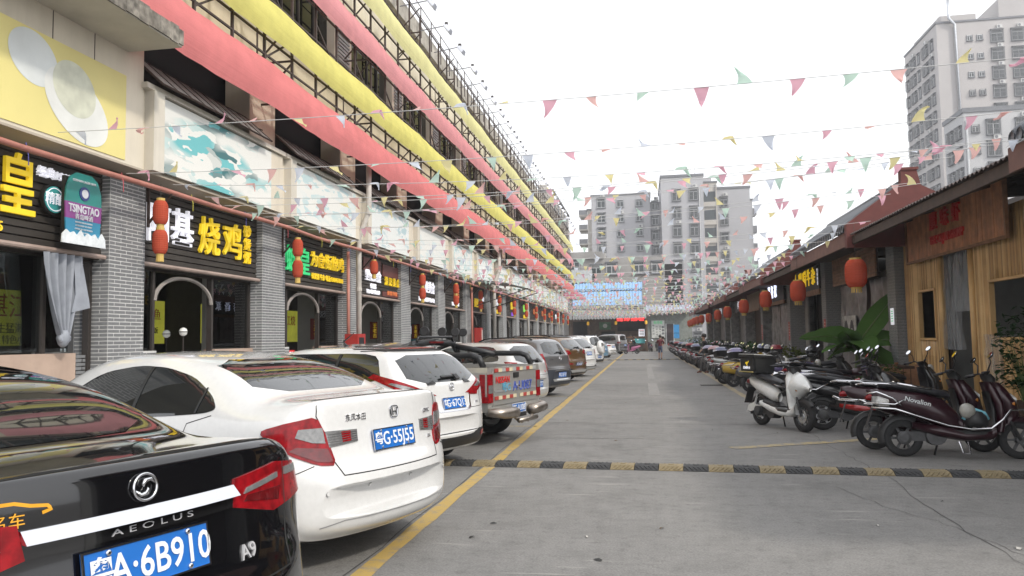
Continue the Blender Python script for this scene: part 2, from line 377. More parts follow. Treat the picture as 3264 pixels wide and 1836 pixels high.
for k in range(-1, NB + 1):
    y0 = PY(k); wd = .8 if k == 0 else 1.0
    p = MB().box(PF - .55, PF, y0, y0 + wd, .62, 4.12).build('brick_pier', mMOR, shop)
    bricks(p, y0, y0 + wd, 1.0 if k < 2 else .7, 4.1, PF, k in (0, 1))
    z = 1.0; r = 0
    while z < 4.07:                                       # near return of the pier
        for a_, b_ in (((-.54, -.40), (-.384, -.144), (-.128, -.003)) if r % 2 else ((-.54, -.28), (-.264, -.003))): stuff_b.box(PF + a_, PF + b_, y0 - D_, y0, z, z + H_ - .016)
        z += H_; r += 1
# low walls, frames, glass, slat boards, rooms
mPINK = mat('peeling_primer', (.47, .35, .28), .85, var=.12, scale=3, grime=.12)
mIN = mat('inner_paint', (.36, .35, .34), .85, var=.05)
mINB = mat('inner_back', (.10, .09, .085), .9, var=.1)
slat = MB().add([(0, 0, 0), (.035, 0, .012), (.035, 0, .088), (.012, 0, .1), (0, 1, 0), (.035, 1, .012), (.035, 1, .088), (.012, 1, .1)], [(0, 1, 5, 4), (1, 2, 6, 5), (2, 3, 7, 6), (0, 3, 2, 1), (4, 5, 6, 7)]).mesh('slat', mSLT)
for k in range(-1, NB):
    y0, y1 = PY(k) + (.8 if k == 0 else 1.0), PY(k + 1)
    MB().box(PF - .3, PF - .16, y0, y1, 2.84, 4.16).build('sign_backing', mSLT, shop)
    for i in range(12): ob('slat', slat, shop, (PF - .16, y0 + .01, 2.9 + i * .104), None, (1, y1 - y0 - .02, 1))
    MB().tube([(PF - .06, y0 + .02, 2.87), (PF - .06, y1 - .02, 2.87)], .035).build('shutter_tube', mat('shutter_tube', (.38, .29, .25), .5, grime=.4), shop)
    dl, dr = (y0 + .62, y0 + 2.35) if k >= 0 else (y0 + .02, y0 + .03)
    if k < 0: segs = [(y0, y1 - .38)]
    else: segs = [(y0, dl), (dr, y1)]
    for i, (a, b) in enumerate(segs):
        w_ = MB().box(PF - .42, PF - .2, a, b, .62, 1.5).build('low_wall', mPINK if k < 0 or i == 1 and k < 3 else mMOR, shop)
        if not (k < 0 or i == 1 and k < 3): bricks(shop, a, b, .7, 1.49, PF - .2, False)
        if i == 1 and 0 <= k < 3: bricks(shop, a + .45, b, .7, 1.36, PF - .2, False)
        MB().box(PF - .33, PF - .30, a + .03, b - .03, 1.52, 2.82).build('glass_pane', mGLS, shop)
    if k < 0: bricks(shop, y1 - .38, y1, .7, 1.5, PF - .3, False)
    fr = MB()
    for y in ([y0 + .03, dl, dr, y1 - .03] if k >= 0 else [y0 + 1.7, y1 - .9, y1 - .04]): fr.box(PF - .36, PF - .26, y - .03, y + .03, .64, 2.84)
    fr.box(PF - .36, PF - .26, y0, y1, 2.80, 2.86)
    fr.build('shop_frame', mFRM, shop)
    if k >= 0:
        ym, hw = (dl + dr) / 2, (dr - dl) / 2 - .03
        MB().tube([(PF - .27, ym + hw * math.cos(a), 2.32 + .42 * math.sin(a)) for a in [PI * i / 14 for i in range(15)]], .035, 6).build('door_arch', mat('arch_paint', (.30, .27, .25), .6), shop)
    # the room behind
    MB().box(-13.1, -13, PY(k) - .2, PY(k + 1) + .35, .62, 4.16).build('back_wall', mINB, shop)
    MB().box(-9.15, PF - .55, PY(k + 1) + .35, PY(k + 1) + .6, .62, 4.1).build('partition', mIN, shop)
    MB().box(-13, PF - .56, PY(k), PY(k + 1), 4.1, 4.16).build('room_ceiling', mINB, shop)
stuff_b.build('brick_courses', mBRK, shop, kind='stuff')
# overhang with the poster wall
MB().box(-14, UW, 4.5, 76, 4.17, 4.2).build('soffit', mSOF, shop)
k = MB(); k.box(-8.2, UW, 4.5, 10.15, 4.2, 6.0); k.build('upper_wall', mCRM, shop)
MB().box(-8.2, UW - .04, 10.15, 76, 4.2, 5.42).build('upper_wall', mCRM, shop)
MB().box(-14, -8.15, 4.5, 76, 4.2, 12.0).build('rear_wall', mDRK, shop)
mSLAB = mat('stained_slab', (.50, .47, .40), .9, grime=.35, scale=1.3)
MB().box(-8, -6.4, 2.0, 9.8, 5.84, 6.05).build('concrete_canopy', mSLAB, shop)
k = MB(); y = 2.0
while y < 9.8:                                            # broken, weathered lip of the slab
    d = random.uniform(.1, .3); k.box(-6.4, -6.38 + random.uniform(0, .012), y, min(y + d, 9.8), 5.87 - random.uniform(0, .03), 6.06 + random.uniform(0, .05)); y += d + .004
k.build('slab_edge', mat('slab_grime', (.22, .20, .17), .95, var=.6, scale=9, grime=.8), shop)
for y in (7.3, 8.35, 9.1): MB().box(UW, UW + .004, y, y + .012, 5.25, 5.84).build('panel_joint', mSTL, shop)
# wall piers, awning windows, sills over the posters
awn_f = MB(); awn_f.box(0, .03, 0, 3.45, 0, .03); awn_f.box(0, .03, 0, 3.45, .75, .78)
for i in range(10): awn_f.box(0, .03, i * .38, i * .38 + .025, .03, .75)
awn_fm = awn_f.mesh('awning_frame', mSTL)
awn_p = MB().box(.01, .016, 0, .355, 0, .72).mesh('pane', mat('painted_sheen_pane', (.42, .43, .40), .35, grime=.5, scale=2))  # pale grey base colour stands in for reflections on the glass, mottled with grime
for k in range(0, NB):
    y0 = PY(k) + .3 - .0
    ya, yb = y0 * .97 + .6, y0 * .97 + .6
    ya = 10.2 + BAY * k; yb = ya + 3.5
    MB().box(-8.0, PF + .12, yb, ya + BAY, 5.42, 7.05).build('wall_pier', mCRM, shop)
    MB().box(-7.7, UW + .1, ya - .1, ya + 4.4, 5.42, 5.50).build('sill', mCRM2, shop)
    MB().box(UW - .04, UW + .12, ya + .04, ya + .30, 4.2, 5.42).build('poster_box_end', mCRM2, shop)
    if k < 9:
        for zz, tilt in ((6.02, 48), (6.62, 58)):
            a = ob('awning_window', awn_fm, shop, (PF + .05, ya + .02, zz), (0, rad(180 - tilt), 0))
            for i in range(9): ob('pane', awn_p, a, (0, i * .38 + .026, .03))
        MB().bar((PF, yb - .05, 5.9), (PF + .42, yb - .05, 5.72), .02).build('stay_bar', mSTL, shop)
    else:
        MB().box(PF - .05, PF, ya, yb, 5.9, 5.95).build('transom', mSTL, shop)
# upper storeys
mWIN = glass('upper_glass', (.10, .10, .11), 1.3)
MB().box(-8.1, PF + .02, 10.2, 76, 7.05, 8.75).build('spandrel', mCRM, shop)
MB().box(-8.1, PF + .28, 10.2, 76, 7.0, 7.12).build('ledge', mCRM2, shop)
MB().box(-8.1, PF + .02, 10.2, 76, 10.35, 12.0).build('spandrel', mCRM, shop)
MB().box(-8.1, PF + .25, 10.2, 76.2, 11.95, 12.55).build('parapet', mat('stained_parapet', (.42, .39, .34), .9, var=.3, scale=3, grime=.7), shop)
MB().box(-14, PF - .3, 75.4, 76, 4.2, 12.2).build('end_wall', mCRM, shop)
lou = MB()
for i in range(16): lou.box(-.02, .03, 0, .75, i * .1, i * .1 + .055)
lou_m = lou.mesh('louvre', mat('grey_louvre', (.36, .38, .40), .5, .3))
for k in range(0, NB):
    y = 10.2 + BAY * k
    MB().box(-7.95, PF + .02, y + 3.4, y + BAY, 8.75, 10.35).build('wall_pier', mCRM2, shop)
    MB().box(PF - .2, PF - .19, y, y + 3.4, 8.75, 10.35).build('glass_pane', mWIN, shop)
    for i in range(3): MB().box(PF - .22, PF - .15, y + .85 * (i + 1) - .02, y + .85 * (i + 1) + .02, 8.75, 10.35).build('mullion', mFRM, shop)
    ob('louvre', lou_m, shop, (PF + .03, y + 3.6, 8.78))
# steel frame that carries the cloth bands
fr = thing('steel_frame', 'rusty brown steel lattice frame fixed along the upper facade', 'steel frame')
XF = -6.82; far_p = MB()
def put(m, name, near):
    if near: m.build(name, mSTL, fr)
    else: far_p.v, n0 = far_p.v + m.v, len(far_p.v); far_p.f += [[i + n0 for i in f] for f in m.f]; far_p.mi += m.mi
i = 0; y = 9.6
while y < 75.5:
    near = y < 34
    put(MB().bar((XF, y, 6.35), (XF, y, 12.0), .045), 'post', near)
    if i % 4 == 0:
        put(MB().bar((PF, y, 6.4), (PF, y, 12.0), .06), 'post', near)
        for z in (6.4, 7.25, 8.1, 8.95, 9.8, 10.65, 11.5):
            put(MB().bar((PF, y, z), (XF, y, z), .035), 'strut', near)
            put(MB().bar((PF, y, z), (XF, y, z + .8), .03), 'brace', near)
    else:
        for z, s in ((6.9, 1), (8.5, -1), (9.9, 1), (11.0, -1)):
            if (i + int(z)) % 2: put(MB().bar((XF, y, z), (XF + .02, y + 1.14, z + .75 * s), .032), 'brace', near)
        put(MB().bar((PF + .03, y, 8.6 if i % 2 else 10.2), (XF, y, 7.9 if i % 2 else 10.9), .03), 'strut', near)
    y += 1.14; i += 1
for z in (6.2, 6.98, 7.3, 8.12, 8.85, 9.7, 10.15, 11.0, 11.95):
    MB().bar((XF, 9.4, z), (XF, 75.6, z), .035).build('rail', mSTL, fr)
far_p.build('far_lattice', mSTL, fr, kind='stuff')
# four cloth bands
def band(y0, zb, zt, col, nm, label, sag=.06, bow=.10):
    rows = []; n = 160
    for i in range(n + 1):
        y = y0 + (75.6 - y0) * i / n; s = abs(math.sin((y - y0) / 4.55 * PI)); r = []
        for j in range(9):
            t = j / 8; z = zb + (zt - zb) * t - sag * s
            x = XF + .06 + bow * math.sin(PI * t) * (.75 + .25 * s) + .004 * math.sin(y * 23 + j * 2) + (.10 * (1 - t))
            r.append((x, y, z + .008 * math.sin(y * 9 + j)))
        rows.append(r)
    o = MB().grid(rows).build(nm, cloth(nm + '_cloth_' + str(round(zb, 1)), col, .35, .2), None, True)
    return tag(o, label, 'cloth band', 'cloth bands along the facade')
band(8.6, 5.98, 6.86, (.80, .27, .27), 'cloth_band', 'lowest red cloth band stretched along the left facade')
band(9.2, 7.28, 8.06, (.78, .73, .24), 'cloth_band', 'lower yellow cloth band between the two red bands')
band(9.6, 8.80, 9.58, (.80, .36, .38), 'cloth_band', 'upper pinkish red cloth band between the two yellow bands')
band(9.8, 10.12, 10.92, (.80, .77, .40), 'cloth_band', 'topmost pale yellow cloth band just under the roof edge')
# roof railing and floodlights
rl = thing('roof_railing', 'thin dark steel railing along the left roof edge', 'railing')
y = 10.4
while y < 76: MB().bar((PF + .4, y, 11.9), (PF + .4, y, 13.0), .03).build('post', mSTL, rl); y += 1.3
for z in (12.62, 12.98): MB().bar((PF + .4, 10.3, z), (PF + .4, 76, z), .022).build('rail', mSTL, rl)
mLMP = mat('lamp_grey', (.42, .44, .50), .5, .3)
lh = MB(); lh.add([(-.1, -.13, .05), (.1, -.13, .05), (.1, .13, .05), (-.1, .13, .05), (-.16, -.2, -.08), (.16, -.2, -.08), (.16, .2, -.08), (-.16, .2, -.08)], [(0, 1, 2, 3), (7, 6, 5, 4), (0, 4, 5, 1), (1, 5, 6, 2), (2, 6, 7, 3), (3, 7, 4, 0)])
lh_m = lh.mesh('lamp_head', mLMP)
la_m = MB().bar((0, 0, 0), (1.0, 0, .12), .028).mesh('arm', mat('arm_grey', (.22, .22, .24), .5, .4)); lj_m = MB().box(.93, 1.03, -.05, .05, .06, .22).mesh('joint', mFRM)
lg_m = MB().box(-.13, .13, -.17, .17, -.094, -.082).mesh('lens', mat('lamp_lens', (.55, .57, .6), .15))
ly = 20.4; k = 0
while ly < 75:
    t = thing('floodlight', '%s grey floodlight on an arm over the left roof edge, counted from the near end' % ordn(k), 'floodlight', (PF + .4, ly, 12.0), (0, 0, rad(random.uniform(-4, 4))), 'floodlights along the roof edge')
    ob('arm', la_m, t); ob('joint', lj_m, t); h = ob('lamp_head', lh_m, t, (1.06, 0, .0), (0, rad(52), 0)); ob('lens', lg_m, h)
    ly += 1.98; k += 1
# posters
def poster_mat(name, a, b, c, sc, thr, seed):
    m, n, bs_ = _new(name); bs_.inputs['Roughness'].default_value = .5
    tc = n.nodes.new('ShaderNodeTexCoord'); mp = n.nodes.new('ShaderNodeMapping'); mp.inputs['Location'].default_value = (seed, seed * 1.7, seed * .3); mp.inputs['Rotation'].default_value = (rad(35), 0, 0); mp.inputs['Scale'].default_value = (1, .75, 2.2)
    n.links.new(tc.outputs['Object'], mp.inputs[0])
    w_ = n.nodes.new('ShaderNodeTexNoise'); w_.inputs['Scale'].default_value = 1.4; w_.inputs['Detail'].default_value = 3; n.links.new(mp.outputs[0], w_.inputs['Vector'])
    mx_ = n.nodes.new('ShaderNodeMix'); mx_.data_type = 'RGBA'; mx_.inputs[0].default_value = .55; n.links.new(mp.outputs[0], mx_.inputs[6]); n.links.new(w_.outputs['Color'], mx_.inputs[7])
    v = n.nodes.new('ShaderNodeTexVoronoi'); v.inputs['Scale'].default_value = sc; n.links.new(mx_.outputs[2], v.inputs['Vector'])
    bw = n.nodes.new('ShaderNodeRGBToBW'); n.links.new(v.outputs['Color'], bw.inputs[0])
    r = _ramp(n, bw.outputs[0], [(thr - .02, a), (thr, b), (thr + .2, b), (thr + .24, c), (.95, a)])
    f = n.nodes.new('ShaderNodeTexNoise'); f.inputs['Scale'].default_value = .8; f.inputs['Detail'].default_value = 2; n.links.new(mp.outputs[0], f.inputs['Vector'])
    rf = _ramp(n, f.outputs['Fac'], [(.42, 0), (.56, 1)]); x = n.nodes.new('ShaderNodeMix'); x.data_type = 'RGBA'; x.inputs[6].default_value = (*a, 1)
    n.links.new(rf.outputs[0], x.inputs[0]); n.links.new(r.outputs[0], x.inputs[7]); n.links.new(x.outputs[2], bs_.inputs['Base Color'])
    MATS[name] = m; return m
WH = (.72, .72, .68)
pm = [poster_mat('poster_print_a', WH, (.14, .46, .48), (.03, .14, .15), 7.0, .40, 2.1), poster_mat('poster_print_b', WH, (.56, .65, .65), (.66, .69, .68), 5.0, .52, 7.7), poster_mat('poster_print_c', WH, (.48, .61, .62), (.64, .69, .68), 7.4, .55, 4.3), poster_mat('poster_print_d', (.70, .72, .70), (.40, .53, .56), (.58, .65, .66), 9, .5, 9.1)]
names = ['bright turquoise shellfish picture, nearest poster with blue print', 'faded white poster with faint grey green print after the turquoise one']
for k in range(NB):
    ya = 10.2 + BAY * k
    t = thing('wall_poster', names[k] if k < 2 else 'washed-out pale blue food poster, %s along the left wall' % ordn(k + 1), 'poster', (UW + .04, ya + .30, 4.24), group='faded posters along the wall')
    ln = 3.55 if k < 6 else 3.9
    MB().box(-.03, .012, 0, ln, 0, 1.15).build('board', pm[0] if k == 0 else pm[1 + (k % 3)] if k < 12 else pm[3], t)
    MB().box(-.03, .004, ln, 4.05, 0, 1.16).build('border', mCRM, t)
    if k in (4, 5, 9, 11):
        e = MB(); pts = [(1.25 + .95 * math.cos(a), .58 + .5 * math.sin(a)) for a in [2 * PI * i / 40 for i in range(40)]]
        e.tube([(.014, x, z) for x, z in pts], .016, 4, closed=True); e.build('plate_print', mat('print_teal', (.34, .50, .50), .5), t)
yp = thing('wall_poster', 'big yellow poster with two white bowls at the near end', 'poster', (UW, 4.5, 4.22))
ym = mat('poster_yellow', (.72, .63, .24), .5, var=.12, scale=.5)
MB().box(0, .012, 0, 5.25, .02, 1.25).build('board', ym, yp)
def disc(cy, cz, ry, rz, x, rot=0, n=48):
    q = []
    for i in range(n):
        a = 2 * PI * i / n; u, v = ry * math.cos(a), rz * math.sin(a)
        q.append((x, cy + u * math.cos(rot) - v * math.sin(rot), cz + u * math.sin(rot) + v * math.cos(rot)))
    return MB().add(q, [tuple(range(n))])
mPW = mat('print_white', (.70, .71, .68), .5, var=.1, scale=2)
disc(4.30, .50, .62, .40, .017, rad(-28)).build('bowl_print', mPW, yp)
disc(4.24, .72, .40, .34, .0185, rad(-28)).build('bowl_print', mat('print_soup', (.56, .57, .46), .5, var=.15, scale=5), yp)
disc(3.55, .90, .40, .32, .0155, rad(-20)).build('bowl_print', mat('print_white2', (.64, .67, .66), .5, var=.1, scale=2), yp)
# the red pipe under the overhang with its brackets, wires and lanterns
mPIPE = mat('red_pipe', (.42, .17, .13), .5, grime=.5, scale=4)
rp = thing('red_pipe', 'long faded red pipe on brackets below the poster wall', 'pipe', (PF + .42, 5, 3.98))
pts = [(.03 * math.sin(i * 1.3), i * 1.4, -.02 + .015 * math.sin(i * 2.1)) for i in range(51)]
MB().tube(pts, .042, 8).build('pipe', mPIPE, rp, True)
for k in range(NB + 1):
    y = PY(k) + .85 - 5
    m = MB(); m.bar((-.41, y, .08), (.0, y, -.05), .03); m.bar((-.41, y, -.5), (.0, y, -.06), .03); m.bar((-.4, y, .1), (-.4, y, -.55), .035); m.build('bracket', mSTL, rp)
for k in range(40):
    y = 1.2 + k * 1.7; m = MB(); m.tube([(0, y, .045), (.02, y + .02, -.1), (0, y + .05, -.22)], .006, 5); m.build('tie', mat('tie_%d' % (k % 3), [(.6, .55, .1), (.1, .1, .35), (.5, .1, .12)][k % 3], .7), rp)
mPAP = cloth('lantern_paper', (.60, .12, .07), .35); mGLD = mat('lantern_gold', (.55, .38, .10), .5)
def lantern_mb(r, h):
    prof = []; n = 22
    for i in range(n + 1):
        t = i / n; z = h * (t - .5); e = abs(2 * t - 1); rr = r * (1 - e ** 4 * .38) ; prof.append((rr * (1.0 if i % 2 else .975), z))
    return MB().lathe(prof, 20, cap=False)
lm1 = lantern_mb(.112, .36).mesh('shade', mPAP); lm2 = lantern_mb(.235, .62).mesh('shade', mPAP)
for me in (lm1, lm2): pass
def cap_mesh(r, h):
    m = MB(); m.lathe([(r * .55, h * .5 - .01), (r * .55, h * .5 + .04)], 14); return m.mesh('cap', mGLD)
def tass_mesh(r, h):
    m = MB(); m.lathe([(r * .5, -h * .5 - .03), (r * .5, -h * .5 + .015)], 14)
    for i in range(12):
        a = 2 * PI * i / 12; m.bar((r * .42 * math.cos(a), r * .42 * math.sin(a), -h * .5 - .03), (r * .46 * math.cos(a), r * .46 * math.sin(a), -h * .5 - .12), .03, .008)
    return m.mesh('tassel', mGLD)
def cord_mesh(l): return MB().bar((0, 0, 0), (0, 0, l), .008).mesh('cord', mFRM)
c1, t1, c2, t2 = cap_mesh(.112, .36), tass_mesh(.112, .36), cap_mesh(.235, .62), tass_mesh(.235, .62)
cdm = cord_mesh(.24); cdm2 = cord_mesh(.75)
for k in range(NB + 1):
    y = PY(k) + .62 if k else 10.5
    y = 10.5 + 4.72 * k - .01 * k * k
    if y > 75: break
    two = k != 2
    t = thing('paper_lantern', ('pair of red paper lanterns' if two else 'single red paper lantern') + ' hanging by the %s brick pier of the left shops' % ordn(k), 'lantern', (PF + .42, y, 3.6), (0, 0, random.uniform(0, 6)), 'lanterns under the red pipe')
    ob('shade', lm1, t); ob('cap', c1, t); ob('cord', cdm, t, (0, 0, .2))
    if two: s2 = ob('shade', lm1, t, (0, 0, -.45)); ob('cap', c1, t, (0, 0, -.45)); ob('tassel', t1, t, (0, 0, -.45)); ob('tassel', t1, t, (0, 0, 0), None, (1, 1, .96))
    else: ob('tassel', t1, t)
# downpipes
for k, (y, lab) in enumerate([(18.95, 'pale vertical drainpipe beside the red fire cabinet'), (37.3, 'pair of pale drainpipes halfway along the left shops'), (48.7, 'thin pale drainpipe on the far left shops'), (67.3, 'farthest pale drainpipe near the end of the left shops')]):
    t = thing('drainpipe', lab, 'drainpipe', (PF + .35, y, 0))
    for d in ((0, .22) if k == 1 else (0,)):
        MB().tube([(0, d, .62), (0, d, 4.0), (0, d, 4.3), (.28, d, 5.0), (.28, d, 6.6)], .07, 10).build('pipe', mPVC, t, True)
        for z in (1.6, 2.9, 4.9): MB().lathe([(.083, 0), (.083, .1)], 10, Matrix.Translation((0 if z < 4 else .27, d, z))).build('collar', mPVC, t)
tag(MB().tube([(PF + .2, 18.6, .62), (PF + .2, 18.6, 3.9)], .045, 8).build('red_standpipe', mPIPE, None, True), 'slim red standpipe next to the pale drainpipe', 'pipe')
tag(MB().tube([(PF + .2, 33.0, .62), (PF + .2, 33.0, 3.9)], .05, 8).build('red_standpipe', mPIPE, None, True), 'red standpipe further along between dim shops', 'pipe')
# ------------------------------------------------------------------ shop signs and what shows inside
XS = PF - .085
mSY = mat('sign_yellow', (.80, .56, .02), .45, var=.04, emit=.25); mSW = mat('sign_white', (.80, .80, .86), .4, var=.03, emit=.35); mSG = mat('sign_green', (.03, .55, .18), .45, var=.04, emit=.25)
mSO = mat('sign_orange', (.72, .22, .08), .5, emit=.1); mSR = mat('sign_red', (.55, .03, .03), .5); mSB = mat('sign_black', (.012, .012, .012), .5, var=0)
KS = 7.685 / 7.5
def sign(label, items, cat='shop sign'):
    """items: (text, y centre, z centre, glyph height, material, x-scale, vertical?)"""
    t = thing('shop_sign', label, cat)
    for it in items:
        s, y, z, h, m = it[:5]; y *= KS; z = 1.6 + (z - 1.6) * KS; h *= KS; sx = it[5] if len(it) > 5 else 1; pitch = it[6] if len(it) > 6 else h * 1.0 * sx; vert = len(it) > 7 and it[7]
        if len(s) > 1 and h > .2 or vert:
            for i, ch in enumerate(s):
                if ch == ' ': continue
                off = (i - (len(s) - 1) / 2) * pitch
                p = (XS, y, z - off) if vert else (XS, y + off, z)
                text(ch, MX(*p), h, m, t, 'character', bold=h * .010, depth=.025, sx=sx)
        else: text(s, MX(*[XS, y, z]), h, m, t, 'lettering' if len(s) > 1 else 'character', bold=h * .008, depth=.012, sx=sx)
    return t
sign('big yellow characters and phone digits over the nearest shop', [('蚝皇', 7.82, 3.52, .82, mSY, .72, .66), ('13434675', 7.6, 3.03, .17, mSY)])
sign('white and yellow four-character sign over the second shop', [('阿基', 11.24, 3.47, .66, mSW, .95, .66), ('烧鸡', 12.76, 3.44, .70, mSY, .98, .80), ('砂煲粥', 13.68, 3.48, .25, mSY, 1, .26, True)])
sign('green and yellow sign with a phone number over the third shop', [('蚝皇', 15.9, 3.36, .64, mSG, .98, .62), ('为食街烧鸡', 17.55, 3.5, .38, mSY, 1, .41), ('砂煲粥 牛杂 电话:13434678083', 17.55, 3.12, .155, mSY, .92)])
def panel(t, y0, y1, z0, z1, m=None): MB().box(XS - .03, XS - .008, y0 * KS, y1 * KS, z0, z1).build('panel', m or mSB, t)
mMAR = mat('sign_maroon', (.13, .035, .03), .5)
t = sign('white characters on dark boards over the fourth shop', [('里街美食', 20.72, 3.42, .34, mSW, .9, .33), ('砂煲粥', 20.72, 3.14, .16, mSW), ('羊肉 鸡煲 特色小炒', 20.72, 2.98, .13, mSW)]); panel(t, 19.98, 21.4, 3.62, 3.98, mMAR)
t = sign('small yellow characters on the right half above the fourth shop', [('洪记美食', 22.4, 3.36, .27, mSY, .9, .38), ('粥 砂煲 羊肉煲', 22.4, 3.02, .14, mSO)]); panel(t, 21.55, 23.3, 3.55, 3.92, mMAR); panel(t, 21.55, 23.3, 2.95, 3.1, mMAR)
t = sign('white characters beside red beer badge over the fifth shop', [('座美食', 26.6, 3.45, .44, mSW, .85, .42), ('凤爪粥 特色小炒 羊肉 鸡肉', 26.2, 3.02, .17, mSW)])
MB().add([(XS, 24.6 + .3 * math.cos(a * PI / 5) * (1 if a % 2 else .5), 3.72 + .2 * math.sin(a * PI / 5) * (1 if a % 2 else .5)) for a in range(10)], [tuple(range(10))]).build('star_badge', mSR, t)
t = sign('orange and white characters over the sixth shop', [('煌店', 30.6, 3.5, .46, mSO, .85, .44), ('生蚝 烧烤 砂煲粥', 30.4, 3.04, .16, mSW)])
t = sign('yellow and white grill sign over the seventh shop', [('州烤', 34.4, 3.25, .42, mSY, .85, .42), ('凤城美食', 35.6, 3.5, .22, mSW, .9, .24), ('生滚粥', 35.6, 3.1, .18, mSO)])
sign('white and purple double-eight sign over the eighth shop', [('88号', 39.6, 3.5, .50, mSW, .85, .5), ('烤鱼', 39.6, 3.02, .22, mSY, .9, .3)])
sign('yellow curly characters over the ninth shop', [('烧烤', 44.2, 3.5, .50, mSY, .9, .5), ('海鲜', 44.2, 3.02, .22, mat('sign_violet', (.25, .1, .6), .5, emit=.4), .9, .3)])
sign('green characters over the tenth shop', [('绿湘', 48.9, 3.5, .50, mat('sign_lime', (.3, .7, .1), .5, emit=.3), .9, .5), ('大排档', 48.9, 3.0, .24, mSY, .9, .3)])
for k, (s, m) in enumerate([('海鲜', mSO), ('美食', mSO), ('砂煲粥', mSO), ('烧鸡', mSW)]):
    sign('small %s sign over the %s shop from the near end' % (['orange', 'dim orange', 'reddish', 'pale'][k], ordn(10 + k)), [(s, 53.4 + 4.55 * k, 3.45, .42, m, .9, .5)])
# bottle-label beer board and round emblem in the first bay
t = thing('beer_sign', 'tall teal and purple beer board with white ice at its foot', 'sign', (PF + .16, 9.18, 2.95))
def poly(pts, x, m, nm, d=.02): MB().prism(pts, d, MX(x, 0, 0)).build(nm, m, t)
mT1 = mat('label_teal', (.02, .22, .20), .35); mT2 = mat('label_purple', (.22, .05, .22), .35); mT3 = mat('label_blue', (.03, .22, .36), .35)
def canx(z): return .33 - .06 * max(0, (z - .72) / .22) ** 2
MB().box(-.06, -.012, -.32, .32, .05, .9).build('backing', mSB, t)
poly([(-.31, .12), (.31, .12), (.33, .34), (-.33, .34)], 0, mT3, 'blue_field')
poly([(-.33, .34), (.33, .34), (.34, .56), (-.34, .56)], .002, mT2, 'purple_band')
poly([(-.34, .56), (.34, .56), (.33, .74), (.26, .90), (.14, .97), (-.14, .97), (-.26, .90), (-.33, .74)], 0, mT1, 'teal_top')
poly([(-.41, -.0)] + [(.41, .0), (.40, .12)] + [(.40 - .80 * i / 12, .12 + (.06 if i % 2 else 0) + .02 * math.sin(i * 2)) for i in range(1, 12)] + [(-.40, .11)], .022, mat('ice_white', (.7, .74, .76), .4, var=.15, scale=12), 'ice')
MB().lathe([(.095, 0), (.095, .01)], 24, MX(.021, 0, .70)).build('roundel', mat('label_navy', (.03, .05, .2), .4), t)
MB().lathe([(.06, 0), (.06, .006)], 24, MX(.0315, 0, .70)).build('roundel_core', mat('label_white', (.6, .62, .66), .4), t)
text('TSINGTAO', MX(.026, 0, .475), .15, mat('label_white'), t, bold=.003, sx=.78)
text('青岛啤酒', MX(.026, 0, .37), .085, mat('label_white'), t)
text('GERMAN LAGER BEER', MX(.024, 0, .86), .045, mat('label_white'), t)
for i in range(4): text(['BREWED FROM GRAINS', 'A CENTURY OF CRAFT', 'CHINA TO THE WORLD', 'SINCE 1903'][i], MX(.024, 0, .30 - .045 * i), .03, mat('label_white'), t)
t = thing('emblem_sign', 'round teal emblem with two white characters on the slats', 'sign', (PF - .07, 8.88, 3.53))
MB().lathe([(.20, 0), (.20, .05)], 32, MX(0, 0, 0)).build('rim', mSB, t); MB().lathe([(.175, .05), (.175, .062)], 32, MX(0, 0, 0)).build('face', mat('emblem_teal', (.06, .36, .36), .4), t)
text('精酿', MX(.064, 0, 0), .17, mSW, t, bold=.002)
MB().tube([(.065, .15 * math.cos(a), .15 * math.sin(a)) for a in [2 * PI * i / 32 for i in range(32)]], .007, 4, closed=True).build('ring', mSW, t)
t = thing('small_sign', 'small white lettering reading a year above the round emblem', 'sign')
text('经典1903', MX(XS, 8.95, 3.87), .15, mSW, t, bold=.003, depth=.02)
# inside the shops
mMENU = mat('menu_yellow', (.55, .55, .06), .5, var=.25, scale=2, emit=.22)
def menu(k, y, ln, label, lines):
    t = thing('menu_board', label, 'menu board', (-11.2, y, 1.62))
    MB().box(0, .03, 0, ln, 0, 1.0).build('board', mMENU, t)
    for s, yy, zz, h, m in lines: text(s, MX(.034, yy, zz), h, m, t)
menu(-1, 11.0, 2.75, 'lit yellow menu wall with red characters inside the nearest shop', [('湛江蚝爷', 1.45, .68, .46, mSR), ('生猛海鲜 粥 豆', 1.4, .3, .2, mSB), ('特色小炒 凉拌', 1.4, .1, .17, mSB)])
menu(0, 15.7, .85, 'narrow yellow board with red print far inside the second shop', [('烤鱼', .42, .66, .28, mSR), ('粥 饭', .42, .3, .16, mSB)])
menu(0, 18.1, 1.9, 'wide yellow menu board right of the arched door of the second shop', [('江烧鸡', 1.0, .66, .34, mSR), ('特色小炒', .9, .28, .17, mSB)])
menu(1, 22.5, 1.3, 'dim orange menu board inside the third shop', [('江烧', .65, .66, .34, mSR)])
def redcan(y, lab, z=2.0, x=-8.6):
    t = thing('wall_sign', lab, 'sign', (x, y, z))
    MB().box(-.17, .17, -.03, 0, -.28, .28).build('board', mat('sign_dark_red', (.25, .02, .02), .4), t); text('王', MNY(0, -.034, .14), .15, mSY, t); text('老', MNY(0, -.034, -.02), .15, mSY, t); text('吉', MNY(0, -.034, -.18), .15, mSY, t)
for k in range(0, 4): redcan(PY(k + 1) + .345, ['red upright drink sign on the side wall of the second shop', 'red upright drink sign on the side wall of the third shop', 'red drink sign on the side wall of the fourth shop', 'faint red drink sign inside the fifth shop'][k], 1.95)
t = thing('price_board', 'blue price poster behind the tied curtain', 'poster', (-8.35, 9.55, 1.52)); MB().box(0, .02, -.3, .42, 0, .68).build('board', mat('board_blue', (.03, .12, .26), .5, emit=.05), t)
